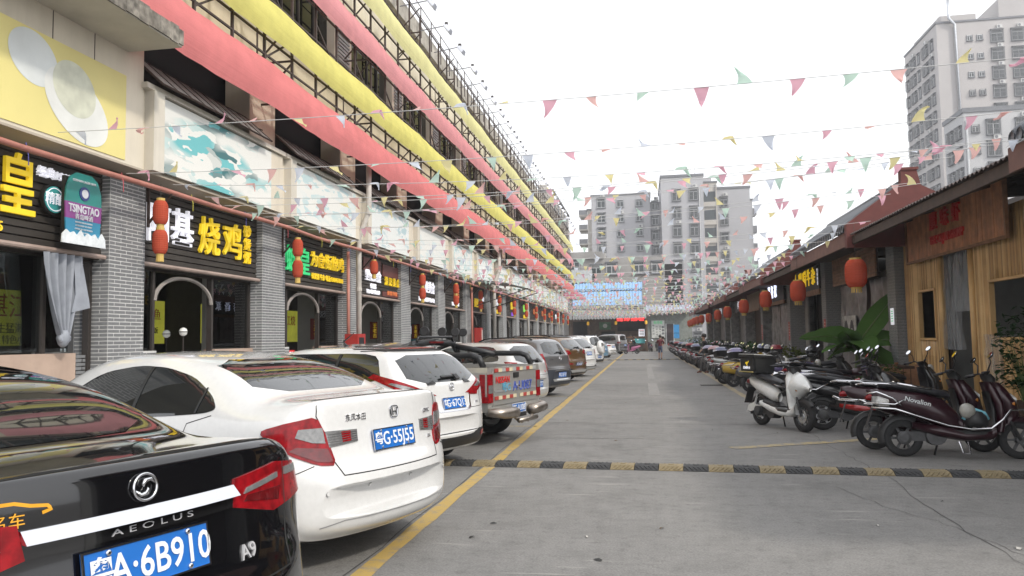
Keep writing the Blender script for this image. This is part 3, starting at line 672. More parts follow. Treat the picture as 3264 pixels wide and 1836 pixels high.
text('江小白', MX(.024, .06, .52), .13, mSW, t); text('S100', MX(.024, .06, .3), .14, mSW, t); text('冰红', MX(.024, .06, .1), .12, mSW, t)
# tied grey curtain
t = thing('curtain', 'grey blue tarpaulin curtain knotted at the bottom in the first shop', 'curtain', (PF - .05, 9.08, 0))
rows = []
for i in range(19):
    z = 2.83 - i * .06; c = max(0, (i - 2) / 16); wd = .33 * (1 - .72 * c ** 1.5); r = []
    for j in range(41):
        a = j / 40; r.append((.07 * (1 - .3 * c) * math.sin(a * PI * 9 + .4 * i * .2), -wd + 2 * wd * a + .05 * c, z))
    rows.append(r)
mTARP = mat('tarpaulin', (.27, .29, .33), .6, var=.12, scale=6)
MB().grid(rows).build('drape', mTARP, t, True)
kn = MB(); kn.lathe([(.02, -.12), (.06, -.08), (.085, 0), (.07, .07), (.05, .11)], 14, Matrix.Translation((0, .05, 1.70))); kn.tube([(0.02, .05 + .08 * math.cos(a), 1.7 + .04 * math.sin(a)) for a in [i * .6 for i in range(11)]], .035, 7); kn.build('knot', mTARP, t, True)
MB().grid([[(.03, .18, 2.8), (.05, .3, 2.8)], [(.05, .2, 2.3), (.1, .40, 2.22)], [(.04, .14, 2.05), (.1, .42, 2.12)]]).build('flap', mTARP, t, True)
# globe lamps, fryer cabinets, people-height clutter in the first bays
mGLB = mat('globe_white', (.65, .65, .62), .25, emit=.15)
for k, (y, z, x) in enumerate([(11.9, 1.78, -8.4), (12.55, 1.82, -8.1), (13.4, 1.8, -9.0), (16.5, 1.7, -8.2), (17.2, 1.75, -8.6), (20.6, 1.85, -8.2), (20.75, 1.65, -8.3)]):
    t = thing('globe_lamp', 'white globe lamp behind the %s shop window, %s one' % (['second', 'second', 'second', 'third', 'third', 'fourth', 'fourth'][k], ['leftmost', 'middle', 'rightmost', 'left', 'right', 'upper', 'lower'][k]), 'lamp', (x, y, z))
    MB().lathe([(.02, -.075), (.058, -.05), (.076, 0), (.058, .05), (.02, .075)], 16).build('globe', mGLB, t, True); MB().lathe([(.08, -.008), (.08, .008)], 16).build('band', mFRM, t); MB().bar((0, 0, -.6), (0, 0, -.06), .02).build('stem', mFRM, t)
for k, (y, x) in enumerate([(12.5, -8.7), (16.9, -8.5), (20.9, -8.7)]):
    t = thing('food_cabinet', 'red lit food cabinet inside the %s shop' % ORD[k + 1], 'cabinet', (x, y, .62))
    MB().box(-.3, .3, -.4, .4, 0, .62).build('body', mat('cab_red', (.3, .02, .02), .5), t); MB().box(-.28, .28, -.38, .38, .62, .8).build('case', mat('cab_dark', (.02, .02, .02), .4), t); text('为食街烧鸡', MX(.312, 0, .72), .08, mSW, t); MB().box(.303, .308, -.3, .3, .64, .8).build('lit_panel', mat('panel_red', (.5, .02, .02), .4, emit=.3), t)
for k in range(3, 8):
    y = PY(k) + 3.2
    t = thing('wall_board', 'blue notice board on the side wall of the %s shop' % ordn(k + 1), 'notice board', (-8.9, PY(k + 1) + .345, 1.35)); MB().box(-.45, .3, -.02, 0, 0, .9).build('board', mat('board_teal', (.06, .25, .32), .5), t); MB().box(-.4, .25, -.025, -.021, .5, .8).build('print', mSW, t)
mFAN = mat('fan_dark', (.02, .02, .022), .5)
for k, y in enumerate([25.0, 27.3, 29.3, 30.6]):
    t = thing('wall_fan', 'dark floor fan before the %s shop, %s one' % (['fifth', 'fifth', 'sixth', 'sixth'][k], ['near', 'far', 'near', 'far'][k]), 'fan', (PF + .35, y, .62))
    MB().bar((0, 0, 0), (0, 0, 1.15), .035).build('pole', mFAN, t); MB().lathe([(.02, -.05), (.15, -.05), (.18, 0), (.15, .05), (.02, .05)], 20, Matrix.Translation((0, 0, 1.28)) @ Matrix.Rotation(rad(75), 4, 'X')).build('cage', mFAN, t); MB().lathe([(.2, 0), (.16, .03)], 14).build('base', mFAN, t)
t = thing('fire_cabinet', 'red fire hose cabinet standing before the fourth shop', 'fire cabinet', (PF + .42, 18.5, .62)); t.scale = (.85, .85, .9)
MB().box(-.2, .2, -.32, .32, .4, 1.3).build('body', mat('fire_red', (.38, .03, .025), .5, grime=.3), t); MB().box(-.2, .2, -.32, .32, 0, .4).build('plinth', mPVC, t); MB().box(.201, .206, -.2, .2, .85, 1.2).build('window', mDRK, t); MB().box(.2, .24, -.2, .2, .4, .8).build('tray', mPVC, t)
t = thing('fire_cabinet', 'slim red fire cabinet beside the seventh shop pier', 'fire cabinet', (PF + .4, 33.4, .62)); MB().box(-.15, .15, -.2, .2, .3, 1.5).build('body', mat('fire_red'), t); MB().box(.151, .156, -.05, .15, .4, 1.4).build('panel', mPVC, t)
# patio umbrella / awning poles half way
t = thing('folded_awning', 'grey awning with tilted poles jutting from the middle of the left shops', 'awning', (-7.2, 33, 3.5))
MB().grid([[(0, 0, .75), (0, 3.5, .75)], [(1.2, 0, .6), (1.2, 3.5, .6)], [(2.3, .2, .3), (2.3, 3.3, .3)]]).build('cover', mat('awning_grey', (.35, .34, .33), .7), t, True)
for y in (.1, 3.4): MB().bar((0, y, -.4), (2.3, y, .3), .035).build('pole', mFRM, t)
# ------------------------------------------------------------------ right: row of low tiled food stalls
EX, EZ = 4.8, 3.78
mRED = mat('gable_red', (.13, .035, .03), .75, var=.15, scale=5, bump=.1)
mFAS = mat('fascia_brown', (.17, .085, .07), .7, var=.15)
mTIL = mat('slate_tile', (.055, .06, .072), .45, var=.35, scale=3)
mBK2 = mat('old_grey_brick', (.22, .225, .225), .85, var=.4, scale=4, bump=.2)
mMO2 = mat('grey_mortar', (.30, .30, .29), .95)
mWD = mat('brown_wood', (.25, .13, .07), .6, var=.35, scale=6)
mWDD = mat('dark_wood', (.05, .03, .022), .7, var=.3, scale=6)
mPLS = mat('plastic_sheet', (.42, .44, .46), .15, var=.1, alpha=.26)
mPLS2 = mat('cloudy_sheet', (.26, .25, .25), .35, var=.45, scale=3, alpha=.78)
# tile column: half-round cover tiles down the slope, one per column
def tile_col():
    k = MB(); n = 8; sl = Vector((6.02 - EX, 0, 5.02 - 4.12)); rows = []
    for i in range(n + 1):
        t = i / n; base = Vector((EX - .06, 0, 4.10)) + sl * t
        for st in ((0,) if i in (0, n) else (0, 1)):
            r = .072 if st == 0 and i else .062
            rows.append([base + Vector((-.3 * .0, r * math.cos(a), r * 1.1 * math.sin(a) + (.012 if st == 0 else 0))) for a in [PI * j / 6 for j in range(7)]])
    k.grid(rows); k.add(rows[0], [tuple(range(7))])
    k.add([Vector((EX - .075, .085 * math.cos(a), 4.075 + .085 * math.sin(a))) for a in [2 * PI * j / 10 for j in range(10)]] + [Vector((EX - .055, .085 * math.cos(a), 4.075 + .085 * math.sin(a))) for a in [2 * PI * j / 10 for j in range(10)]], [tuple(range(10))] + [(j, (j + 1) % 10, (j + 1) % 10 + 10, j + 10) for j in range(10)])
    return k.mesh('tile_row', mTIL, True)
tile_m = tile_col()
sb2m = MB(); nb2 = 0
Lb, Hb = .25, .074
mBKp = MB().box(0, 1, 0, 1, 0, 1).mesh('brick', mBK2)
def bricks2(par, x0, x1, y0, y1, z0, z1, single, sink):
    """brick courses on the street face (x0) and the near face (y0) of a pillar"""
    z = z0; r = 0; cnt = 0
    while z < z1 - .04:
        off = Lb / 2 if r % 2 else 0
        y = y0 - off
        while y < y1 - .02:
            a, b = max(y, y0), min(y + Lb - .012, y1)
            if b - a > .04:
                d = random.uniform(.004, .012)
                if single and cnt < 290: ob('brick', mBKp, par, (x0 - d, a, z), None, (d + .02, b - a, Hb - .012)); cnt += 1
                else: sink.box(x0 - d, x0 + .02, a, b, z, z + Hb - .012)
            y += Lb
        x = x0 + .02 - (0 if r % 2 else Lb / 2)
        while x < x1 - .02:
            a, b = max(x, x0 + .021), min(x + Lb - .012, x1)
            if b - a > .04:
                d = random.uniform(.004, .012)
                if single and cnt < 290: ob('brick', mBKp, par, (a, y0 - d, z), None, (b - a, d + .02, Hb - .012)); cnt += 1
                else: sink.box(a, b, y0 - d, y0 + .02, z, z + Hb - .012)
            x += Lb
        z += Hb; r += 1
units = [(3.6, 10.9, 'T'), (10.9, 18.9, 'C'), (18.9, 26.0, 'T'), (26.0, 32.3, 'C'), (32.3, 39.7, 'T'), (39.7, 46.4, 'C'), (46.4, 53.8, 'T'), (53.8, 57.8, 'C'), (57.8, 67.0, 'T'), (67.0, 73.2, 'C'), (73.2, 82.0, 'T')]
ulab = ['nearest tiled stall at the right edge with dark red fascia', 'bamboo-fronted stall under a corrugated awning', 'tiled stall with red gable behind the banana plant', 'low awning stall with yellow character sign', 'second red-gabled tiled stall along the right row', 'awning stall with brown panel past the second gable', 'third red-gabled tiled stall in the right row', 'short awning stall beyond the third gable', 'fourth red-gabled tiled stall far down the right row', 'far awning stall before the last gable', 'last red-gabled tiled stall at the street end']
stalls = []
for ui, (y0, y1, kind) in enumerate(units):
    t = thing('food_stall', ulab[ui], 'food stall', group='stalls of the right row'); stalls.append(t); sink = MB()
    # body: back wall, floor line, side wall
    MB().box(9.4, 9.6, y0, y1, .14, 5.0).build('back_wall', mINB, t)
    MB().box(6.9, 9.4, y0 + .02, y0 + .2, .14, 4.2).build('side_wall', mMO2, t)
    if kind == 'T':
        k = MB(); k.grid([[(EX - .05, y, 4.06), (6.02, y, 4.98), (7.3, y, 4.06), (9.6, y, 3.9)] for y in (y0 + .02, y1 - .02)]); k.grid([[(EX - .05, y, 4.0), (6.02, y, 4.92), (7.3, y, 4.0), (9.6, y, 3.84)] for y in (y1 - .02, y0 + .02)]); k.build('roof_deck', mTIL, t)
        y = y0 + .28
        while y < y1 - .1: ob('tile_row', tile_m, t, (0, y, 0)); y += .205
        MB().box(EX - .02, EX + .03, y0 + .1, y1 - .02, EZ - .12, 3.99).build('fascia', mFAS, t)
        MB().box(EX + .03, 6.9, y0 + .1, y1 - .02, 3.9, 3.94).build('eave_soffit', mWDD, t)
        for yy in ((y0,) if ui else ()):
            M = Matrix(((1, 0, 0, 0), (0, 0, -1, yy + .12), (0, 1, 0, 0), (0, 0, 0, 1)))
            gp = MB().prism([(EX - .06, 3.60), (7.6, 3.60), (7.6, 4.35), (6.4, 5.0), (6.32, 5.36), (5.98, 5.36), (5.98, 5.07), (EX - .06, 4.15)], .2, M); g_ = gp.build('gable', mRED, t)
            MB().box(5.95, 6.36, yy - .11, yy + .15, 5.36, 5.42).build('coping', mRED, g_)
        MB().tube([(6.03, y0 + .2, 5.07), (6.03, y1, 5.07)], .09, 8).build('ridge', mTIL, t, True)
    else:
        k = MB(); n = int((y1 - y0 - .1) / .04); rows = []
        for x, z in ((EX, 3.9), (6.0, 4.22), (7.4, 4.6), (9.6, 4.7)): rows.append([(x, y0 + .05 + i * .04, z + .022 * math.sin(i * PI / 1.9)) for i in range(n)])
        k.grid(rows); rows2 = [[(p[0], p[1], p[2] - .012) for p in r] for r in rows[::-1]]; k.grid(rows2); k.grid([rows[0], rows2[-1]]); k.build('awning_sheet', mat('rusty_sheet', (.075, .055, .05), .7, var=.3), t)
        MB().box(EX + .05, EX + .12, y0 + .05, y1 - .05, 3.68, 3.86).build('awning_beam', mWDD, t)
        yy = y0 + .9
        while yy < y1: MB().bar((EX + .06, yy, 3.82), (7.0, yy, 4.38), .05).build('rafter', mWDD, t); yy += 1.3
    # pillars at the near boundary
    if ui >= 2:
        py = y0 + .75; wdt = .62
        p = MB().box(6.0, 6.55, py, py + wdt, .14, 4.3).build('brick_pillar', mMO2, t)
        bricks2(p, 6.0, 6.55, py, py + wdt, .2, 4.2, ui in (2, 3, 4), sink)
        if sink.v: sink.build('brick_courses', mBK2, t, kind='stuff')
        MB().box(6.55, 6.62, py + wdt, y1 + .7, .14, .3).build('sill', mMO2, t)
        MB().box(6.6, 6.7, y0 + .1, y1 + .1, 3.75, 4.1).build('lintel', mWDD, t)
# --- bamboo shop
bam = stalls[1]; XB = 6.2
mBAM = mat('bamboo', (.58, .37, .16), .5, var=.22, scale=1.3)
mBAMS = [mBAM, mat('bamboo_dark', (.40, .24, .10), .5, var=.25, scale=1.6), mat('bamboo_pale', (.66, .46, .22), .5, var=.2, scale=1.2), mat('bamboo_mid', (.50, .31, .13), .5, var=.25, scale=1.9)]
def bamboo_mesh(h, seed):
    random.seed(seed); k = MB(); prof = []; z = 0; nxt = random.uniform(.1, .35)
    while z < h:
        prof.append((.0265, z)); z = min(h, z + nxt)
        if z < h - .02: prof += [(.0265, z - .008), (.0283, z)]; z += .008
        nxt = random.uniform(.28, .40)
    prof.append((.0265, h)); k.lathe(prof, 10); return k.mesh('bamboo_pole', mBAM, True)
bm = {}
def pole(y, z0, z1):
    key = (round(z1 - z0, 2), random.randint(0, 2))
    if key not in bm: st = random.getstate(); bm[key] = bamboo_mesh(z1 - z0, key[1] + int(key[0] * 100)); random.setstate(st)
    o_ = ob('bamboo_pole', bm[key], bam, (XB + random.uniform(-.006, .006), y, z0), (0, 0, random.uniform(0, 6))); remat(o_, random.choice(mBAMS))
y = 12.3
while y < 19.55:
    if 15.75 < y < 17.2: y += .056; continue
    if 17.68 < y < 18.68: pole(y, .16, 1.48); pole(y, 2.5, 3.75)
    elif y < 15.05: pole(y, .16, 1.5); pole(y, 2.48, 3.75)
    else: pole(y, .16, 3.75)
    y += .056
MB().box(XB + .06, XB + .1, 17.2, 19.6, .14, 1.46).build('backing', mWDD, bam)
MB().box(XB + .06, XB + .1, 12, 15.7, .14, 1.48).build('backing', mWDD, bam)
for (a, b, z0, z1) in ((17.66, 18.70, 1.46, 2.52), (12.3, 15.08, 1.48, 2.5)):
    f = MB(); f.box(XB - .04, XB + .05, a, a + .05, z0, z1); f.box(XB - .04, XB + .05, b - .05, b, z0, z1); f.box(XB - .045, XB + .055, a, b, z0 - .03, z0 + .02); f.box(XB - .045, XB + .055, a, b, z1 - .02, z1 + .03); f.build('window_frame', mBAM, bam)
for yy in (15.72, 17.24): MB().tube([(XB - .05, yy, .14), (XB - .05, yy, 3.3)], .055, 9).build('door_post', mBAM, bam, True)
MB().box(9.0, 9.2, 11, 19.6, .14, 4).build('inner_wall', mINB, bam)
sg = thing('stall_sign', 'brown slatted board with red raised characters over the bamboo stall', 'sign', (6.02, 16.4, 3.7))
y = -2.45
while y < 2.3: MB().box(-.012 + random.uniform(-.004, .004), .02, y, y + .088, -.49, .49).build('strip', mat('sign_strip_%d' % random.randint(0, 2), random.choice([(.40, .18, .085), (.36, .16, .075), (.46, .21, .10)]), .55, var=.3, scale=5), sg); y += .095
f = MB(); f.box(-.03, .03, -2.5, 2.36, -.55, -.5); f.box(-.03, .03, -2.5, 2.36, .5, .54); f.box(-.03, .03, -2.53, -2.48, -.55, .54); f.box(-.03, .03, 2.34, 2.39, -.55, .54); f.build('frame', mWD, sg)
mCR = mat('sign_crimson', (.62, .05, .04), .4)
for i, ch in enumerate('魔味虾'): text(ch, MNX(-.03, .62 - i * .58, .18 + .0), .40, mCR, sg, 'character', bold=.004, depth=.025)
text('THE CAJUN SHRIMP', MNX(-.03, .0, -.20), .235, mCR, sg, bold=.003, depth=.022, sx=.82)
tb = thing('tube_light', 'lit white tube lamp under the corrugated awning', 'lamp', (5.3, 15.0, 4.03))
MB().tube([(0, -.55, 0), (0, .55, 0)], .025, 8).build('tube', mat('tube_glow', (.9, .93, 1), .4, var=0, emit=2.2), tb); MB().box(-.03, .03, -.6, .6, .025, .05).build('batten', mPVC, tb)
def sheet(name, label, X, ya, yb, z0, z1, m, gather=.0, amp=.05, waves=7):
    rows = []
    for i in range(15):
        z = z1 + (z0 - z1) * i / 14; r = []
        for j in range(36):
            a = j / 35; c = 1 - gather * math.sin(PI * i / 14); ym = (ya + yb) / 2
            r.append((X + amp * math.sin(a * PI * waves + i * .15) * (.4 + .6 * i / 14) + .02 * math.sin(a * 31 + i), ym + (ya + (yb - ya) * a - ym) * c, z))
        rows.append(r)
    return tag(MB().grid(rows).build(name, m, None, True), label, 'plastic curtain')
sheet('plastic_curtain', 'clear plastic curtain half open in the bamboo doorway', XB - .02, 16.35, 17.2, 1.25, 3.25, mPLS, .25)
sheet('plastic_curtain', 'clear plastic curtain swept right in the bamboo doorway', XB - .06, 15.72, 16.5, 2.0, 3.3, mPLS, .2, .07)
sheet('plastic_curtain', 'loose plastic sheet hanging below the bamboo window', XB - .06, 14.6, 15.3, .55, 1.55, mPLS, .15, .03, 3)
# --- fronts of the next stalls
def slatpanel(t, y0, y1, z0, z1, n, X=5.96):
    h = (z1 - z0) / n
    for i in range(n): MB().box(X - .02, X + .02, y0, y1, z0 + i * h, z0 + i * h + h * .86).build('slat', mWD, t)
    MB().box(X + .025, X + .06, y0, y1, z0, z1).build('backing', mWDD, t)
sp = thing('slat_sign', 'blank brown panel of horizontal wooden slats behind the largest lantern', 'wooden panel'); slatpanel(sp, 21.0, 25.5, 3.08, 3.95, 9)
MB().box(6.5, 6.56, 20.4, 26.5, .14, 3.3).build('dark_front', mWDD, stalls[2])
sheet('plastic_curtain', 'cloudy plastic sheet behind the banana plant', 6.4, 20.5, 23.2, .2, 3.1, mPLS2, .05)
sheet('plastic_curtain', 'streaked plastic sheet left of the banana plant', 6.35, 23.4, 26.3, .2, 3.1, mPLS2, .06)
pg = thing('graffiti_poster', 'black and white face poster on the stall front beside the banana plant', 'poster', (6.25, 25.0, 1.05))
MB().box(0, .02, -.75, .75, 0, 1.1).build('board', mat('poster_face', (.42, .42, .40), .6, var=.5, scale=4), pg)
for dy in (-.32, .34):
    MB().add([(-.004, dy + .25 * math.cos(a), .55 + .42 * math.sin(a)) for a in [2 * PI * i / 20 for i in range(20)]], [tuple(range(20))]).build('print', mSB, pg)
    MB().add([(-.008, dy + .15 * math.cos(a), .48 + .24 * math.sin(a)) for a in [2 * PI * i / 20 for i in range(20)]], [tuple(range(20))]).build('print', mat('print_pale', (.5, .5, .46), .6), pg)
# yellow character sign
t = thing('stall_sign', 'black board with yellow characters and a bull head behind a lantern', 'sign', (6.1, 30.6, 3.62))
MB().box(0, .05, -2.5, 2.5, -.42, .42).build('board', mSB, t); MB().box(-.02, .04, -2.5, 2.5, -.62, -.43).build('wood_strip', mWD, t)
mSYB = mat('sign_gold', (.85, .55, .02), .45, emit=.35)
for i, ch in enumerate('咀嚼牛杂'): text(ch, MNX(-.01, .65 - i * .76, .02), .66, mSYB, t, 'character', bold=.005, depth=.02, sx=.95)
hd = MB().prism([(-.12, -.3), (.12, -.3), (.16, .02), (.3, .12), (.34, .36), (.24, .2), (.1, .14), (-.1, .14), (-.24, .2), (-.34, .36), (-.3, .12), (-.16, .02)], .02, MNX(-.02, 1.75, 0)); hd.build('bull_head', mSYB, t)
text('铁板烧烤', MNX(-.01, -2.3, .0) @ Matrix.Rotation(rad(90), 4, 'Z'), .15, mSW, t)
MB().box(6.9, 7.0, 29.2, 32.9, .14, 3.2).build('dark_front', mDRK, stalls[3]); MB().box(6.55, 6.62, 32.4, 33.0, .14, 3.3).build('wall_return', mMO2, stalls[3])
# brick wall facing the camera at the third pillar
sk = MB(); bw = MB().box(6.55, 8.2, 33.2, 33.5, .14, 3.2).build('brick_wall', mMO2, stalls[4]); bricks2(bw, 6.56, 8.2, 33.2, 33.22, .2, 3.15, False, sk); sk.build('brick_courses', mBK2, stalls[4], kind='stuff')
t = thing('stall_sign', 'dark board with glowing white brush characters', 'sign', (6.1, 37.6, 3.6)); MB().box(0, .05, -2.6, 2.4, -.45, .42).build('board', mSB, t); MB().box(-.02, .04, -2.6, 2.4, -.62, -.46).build('wood_strip', mWD, t)
for i, ch in enumerate('湾香家'): text(ch, MNX(-.01, 1.2 - i * .9, .0), .7, mat('sign_neon_white', (.75, .8, 1), .4, var=0, emit=1.2), t, 'character', bold=.008, depth=.02, sx=.8)
MB().box(6.5, 6.56, 33.9, 40.0, .14, 3.2).build('dark_front', mWDD, stalls[4])
sheet('plastic_curtain', 'grey plastic sheet under the white brush character sign', 6.35, 34.2, 37.4, .2, 3.0, mPLS2, .05); sheet('plastic_curtain', 'folded plastic sheet before the fourth brick pillar', 6.35, 37.6, 39.9, .2, 3.0, mPLS2, .05)
sp = thing('slat_sign', 'plain tan panel over the stall past the white character sign', 'wooden panel'); MB().box(5.98, 6.04, 41.4, 46.0, 3.0, 3.9).build('panel', mat('tan_panel', (.24, .15, .08), .6, var=.2), sp); MB().box(5.95, 5.98, 41.4, 46, 2.9, 3.0).build('rail', mWD, sp)
t = thing('stall_sign', 'small dark board with white script beside far lanterns', 'sign', (6.05, 50.5, 3.5)); MB().box(0, .05, -2.2, 2.2, -.4, .4).build('board', mSB, t); text('小吃坊', MNX(-.01, 0, 0), .55, mSW, t)
t = thing('stall_sign', 'far dark board with pale characters near the street end', 'sign', (6.05, 62, 3.5)); MB().box(0, .05, -2.5, 2.5, -.4, .4).build('board', mSB, t); text('凉茶铺', MNX(-.01, 0, 0), .6, mSW, t)
for ui in range(5, 11):
    y0, y1 = units[ui][:2]; MB().box(6.55, 6.6, y0 + 1.4, y1 + .7, .14, 3.4).build('front_screen', [mPLS2, mWDD][ui % 2], stalls[ui])
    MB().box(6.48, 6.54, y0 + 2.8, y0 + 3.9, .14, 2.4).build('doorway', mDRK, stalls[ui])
# red notices on pillars
for k, (y, z, lab) in enumerate([(27.0, 1.72, 'red paper notice on the second brick pillar'), (33.36, 1.75, 'red paper notice on the third brick pillar'), (40.75, 1.75, 'small red notice on the fourth brick pillar'), (19.95, 2.0, 'green and white notice on the pillar by the bamboo stall')]):
    t = thing('paper_notice', lab, 'notice', (5.982, y, z)); MB().box(0, .004, -.13, .13, -.38 if k < 3 else -.2, .38 if k < 3 else .2).build('sheet', mat('notice_red', (.42, .05, .04), .6) if k < 3 else mSW, t)
    for i in range(5): MB().box(-.003, 0, -.08, .08, .25 - i * .11 if k < 3 else .12 - i * .06, .29 - i * .11 if k < 3 else .14 - i * .06).build('print_line', mat('notice_pink', (.6, .35, .3), .6) if k < 3 else mSG, t)
# lanterns of the right row
for k, y in enumerate([18.24, 24.81, 31.13, 37.75, 44.92, 50.7, 57.6, 64.3, 69.4, 73.5, 77.5, 81.0]):
    t = thing('paper_lantern', '%s large red paper lantern under the right eaves, counted from the bamboo stall' % ORD[k], 'lantern', (4.75, y, 2.95 + random.uniform(-.05, .05)), (0, 0, random.uniform(0, 6)), 'large lanterns of the right row')
    ob('shade', lm2, t); ob('cap', c2, t); ob('tassel', t2, t); ob('cord', cdm2, t, (0, 0, .36))
# planter and plants
def leaf_mb(L, Wd, bend, n=10, seg=4, fold=.25, rag=0):
    rows = []
    for i in range(n + 1):
        t = i / n; w_ = Wd * (math.sin(PI * min(1, t * .93 + .04)) ** .65) * (1 - .15 * t); x = L * t; z = -bend * t * t; r = []
        for j in range(-seg, seg + 1):
            a = j / seg; q = random.uniform(-rag, rag) if abs(j) == seg else 0
            r.append((x + q, a * w_, z + fold * abs(a) * w_ + .012 * math.sin(i * 2.3 + j)))
        rows.append(r)
    return MB().grid(rows)
mBAN = cloth('banana_leaf', (.085, .17, .045), .3); mSTM = mat('banana_stem', (.12, .17, .06), .5)
bp = thing('banana_plant', 'banana plant with one tall upright leaf before the brick pillar', 'banana plant', (5.3, 20.6, 0))
MB().tube([(0, 0, .0), (.02, .02, .7), (.03, .05, 1.5)], [.09, .075, .04], 9).build('stem', mSTM, bp, True)
for k, (L, Wd, az, el, b, z, ro) in enumerate([(1.7, .30, -8, 54, .12, 1.3, 72), (1.25, .40, 176, 38, .95, 1.3, 42), (1.05, .38, 200, 16, .85, 1.25, 50), (1.15, .36, -96, 34, 1.0, 1.3, 10), (1.2, .38, -30, 30, 1.0, 1.3, 40), (1.0, .34, -150, 40, .95, 1.2, 20), (.95, .32, -60, 12, .8, 1.15, 30), (.9, .30, 215, 58, .6, 1.15, 40)]):
    o = leaf_mb(L, Wd, b, 14, 4, .22, .02).build('leaf', mBAN, bp, True, (0, 0, z)); o.matrix_local = Matrix.Translation((0, 0, z)) @ Matrix.Rotation(rad(az), 4, 'Z') @ Matrix.Rotation(-rad(el), 4, 'Y') @ Matrix.Rotation(rad(ro), 4, 'X')
    MB().tube([(0, 0, .012), (L * .5, 0, -b * .25 + .012), (L, 0, -b + .012)], [.022, .014, .005], 6).build('rib', mSTM, o, True)
pl = thing('wooden_planter', 'carved brown wooden planter box before the bamboo wall', 'planter', (5.72, 19.0, .14))
MB().box(-.24, .24, -.7, .7, .05, .72).build('box', mWDD, pl)
for i in range(7): MB().box(-.262, -.24, -.68 + i * .2, -.5 + i * .2, .42, .68).build('panel', mWD, pl)
for i in range(13): MB().lathe([(.035, -.012), (.045, 0), (.035, .012)], 10, MNX(-.255, -.62 + i * .105, .26)).build('carving', mWD, pl)
for i in range(3): MB().box(-.2 + i * .15, -.07 + i * .15, -.722, -.7, .1, .66).build('panel', mWD, pl)
for x in (-.22, .22):
    for yy in (-.68, .68): MB().box(x - .035, x + .035, yy - .035, yy + .035, 0, .76).build('post', mWD, pl)
def bush(name, label, loc, h, r, n, col, ls=.14, cat='plant', pot=True):
    t = thing(name, label, cat, loc); k = MB(); mleaf = cloth('leaf_%d_%d' % (int(col[0] * 1000), int(col[1] * 1000)), col, .3)
    if pot: MB().lathe([(r * .45, 0), (r * .6, .3), (r * .62, .34)], 14).build('pot', mWDD, t)
    st = MB()
    for i in range(n):
        a = random.uniform(0, 6.28); e = random.uniform(-.1, 1.2); rr = r * random.uniform(.35, 1); c = Vector((rr * math.cos(a) * math.cos(e * .6), rr * math.sin(a) * math.cos(e * .6), .3 + (h - .3) * random.uniform(.15, 1) * (1 - .3 * rr / r)))
        d = Vector((random.uniform(-1, 1), random.uniform(-1, 1), random.uniform(-.4, .8))).normalized(); s_ = d.cross(Vector((0, 0, 1))).normalized() * ls * .32; l = ls * random.uniform(.7, 1.3)
        k.add([c, c + d * l * .5 + s_, c + d * l - Vector((0, 0, l * .2)), c + d * l * .5 - s_], [(0, 1, 2), (0, 2, 3)])
        if i % 12 == 0: st.tube([(0, 0, .25), (c.x * .4, c.y * .4, c.z * .6), tuple(c)], [.015, .01, .004], 5)
    k.build('foliage', mleaf, t); st.build('stems', mSTM, t)
    return t
bush('leafy_shrub', 'dark leafy plant hanging at the right edge of the bamboo window', (6.0, 13.55, 0.14), 2.0, .42, 420, (.03, .06, .025), .13)
bush('potted_plant', 'low green shrub between the parked scooters and the brick pillar', (5.2, 18.3, .1), .9, .45, 300, (.05, .09, .03), .12)
for k, (x, y, h, r, c) in enumerate([(5.6, 29.8, 1.0, .35, (.12, .15, .04)), (5.6, 31.3, 1.15, .35, (.14, .17, .04)), (5.3, 38.5, 1.2, .6, (.05, .11, .035)), (5.3, 42.0, 1.3, .7, (.045, .1, .03)), (5.3, 45.5, 1.1, .6, (.05, .12, .035)), (5.3, 52, 1.3, .7, (.05, .11, .03)), (5.2, 60, 1.3, .8, (.06, .13, .04)), (5.0, 66, 1.4, .9, (.05, .12, .035)), (4.9, 74, 1.6, 1.0, (.05, .11, .03))]):
    bush('potted_plant', ['yellowish potted plant left of the second brick pillar', 'taller yellowish potted plant against the third brick pillar', 'broad-leaved plant behind the parked motorbikes near the white character sign', 'broad green plant behind the bikes before the tan panel', 'green plant at the foot of the fifth pillar', 'round green shrub half way down the right row', 'green shrub behind far motorbikes', 'larger green shrub far down the right row', 'farthest green bush at the end of the right row'][k], (x, y, .1), h, r, 260, c, .2 if k > 1 else .16)
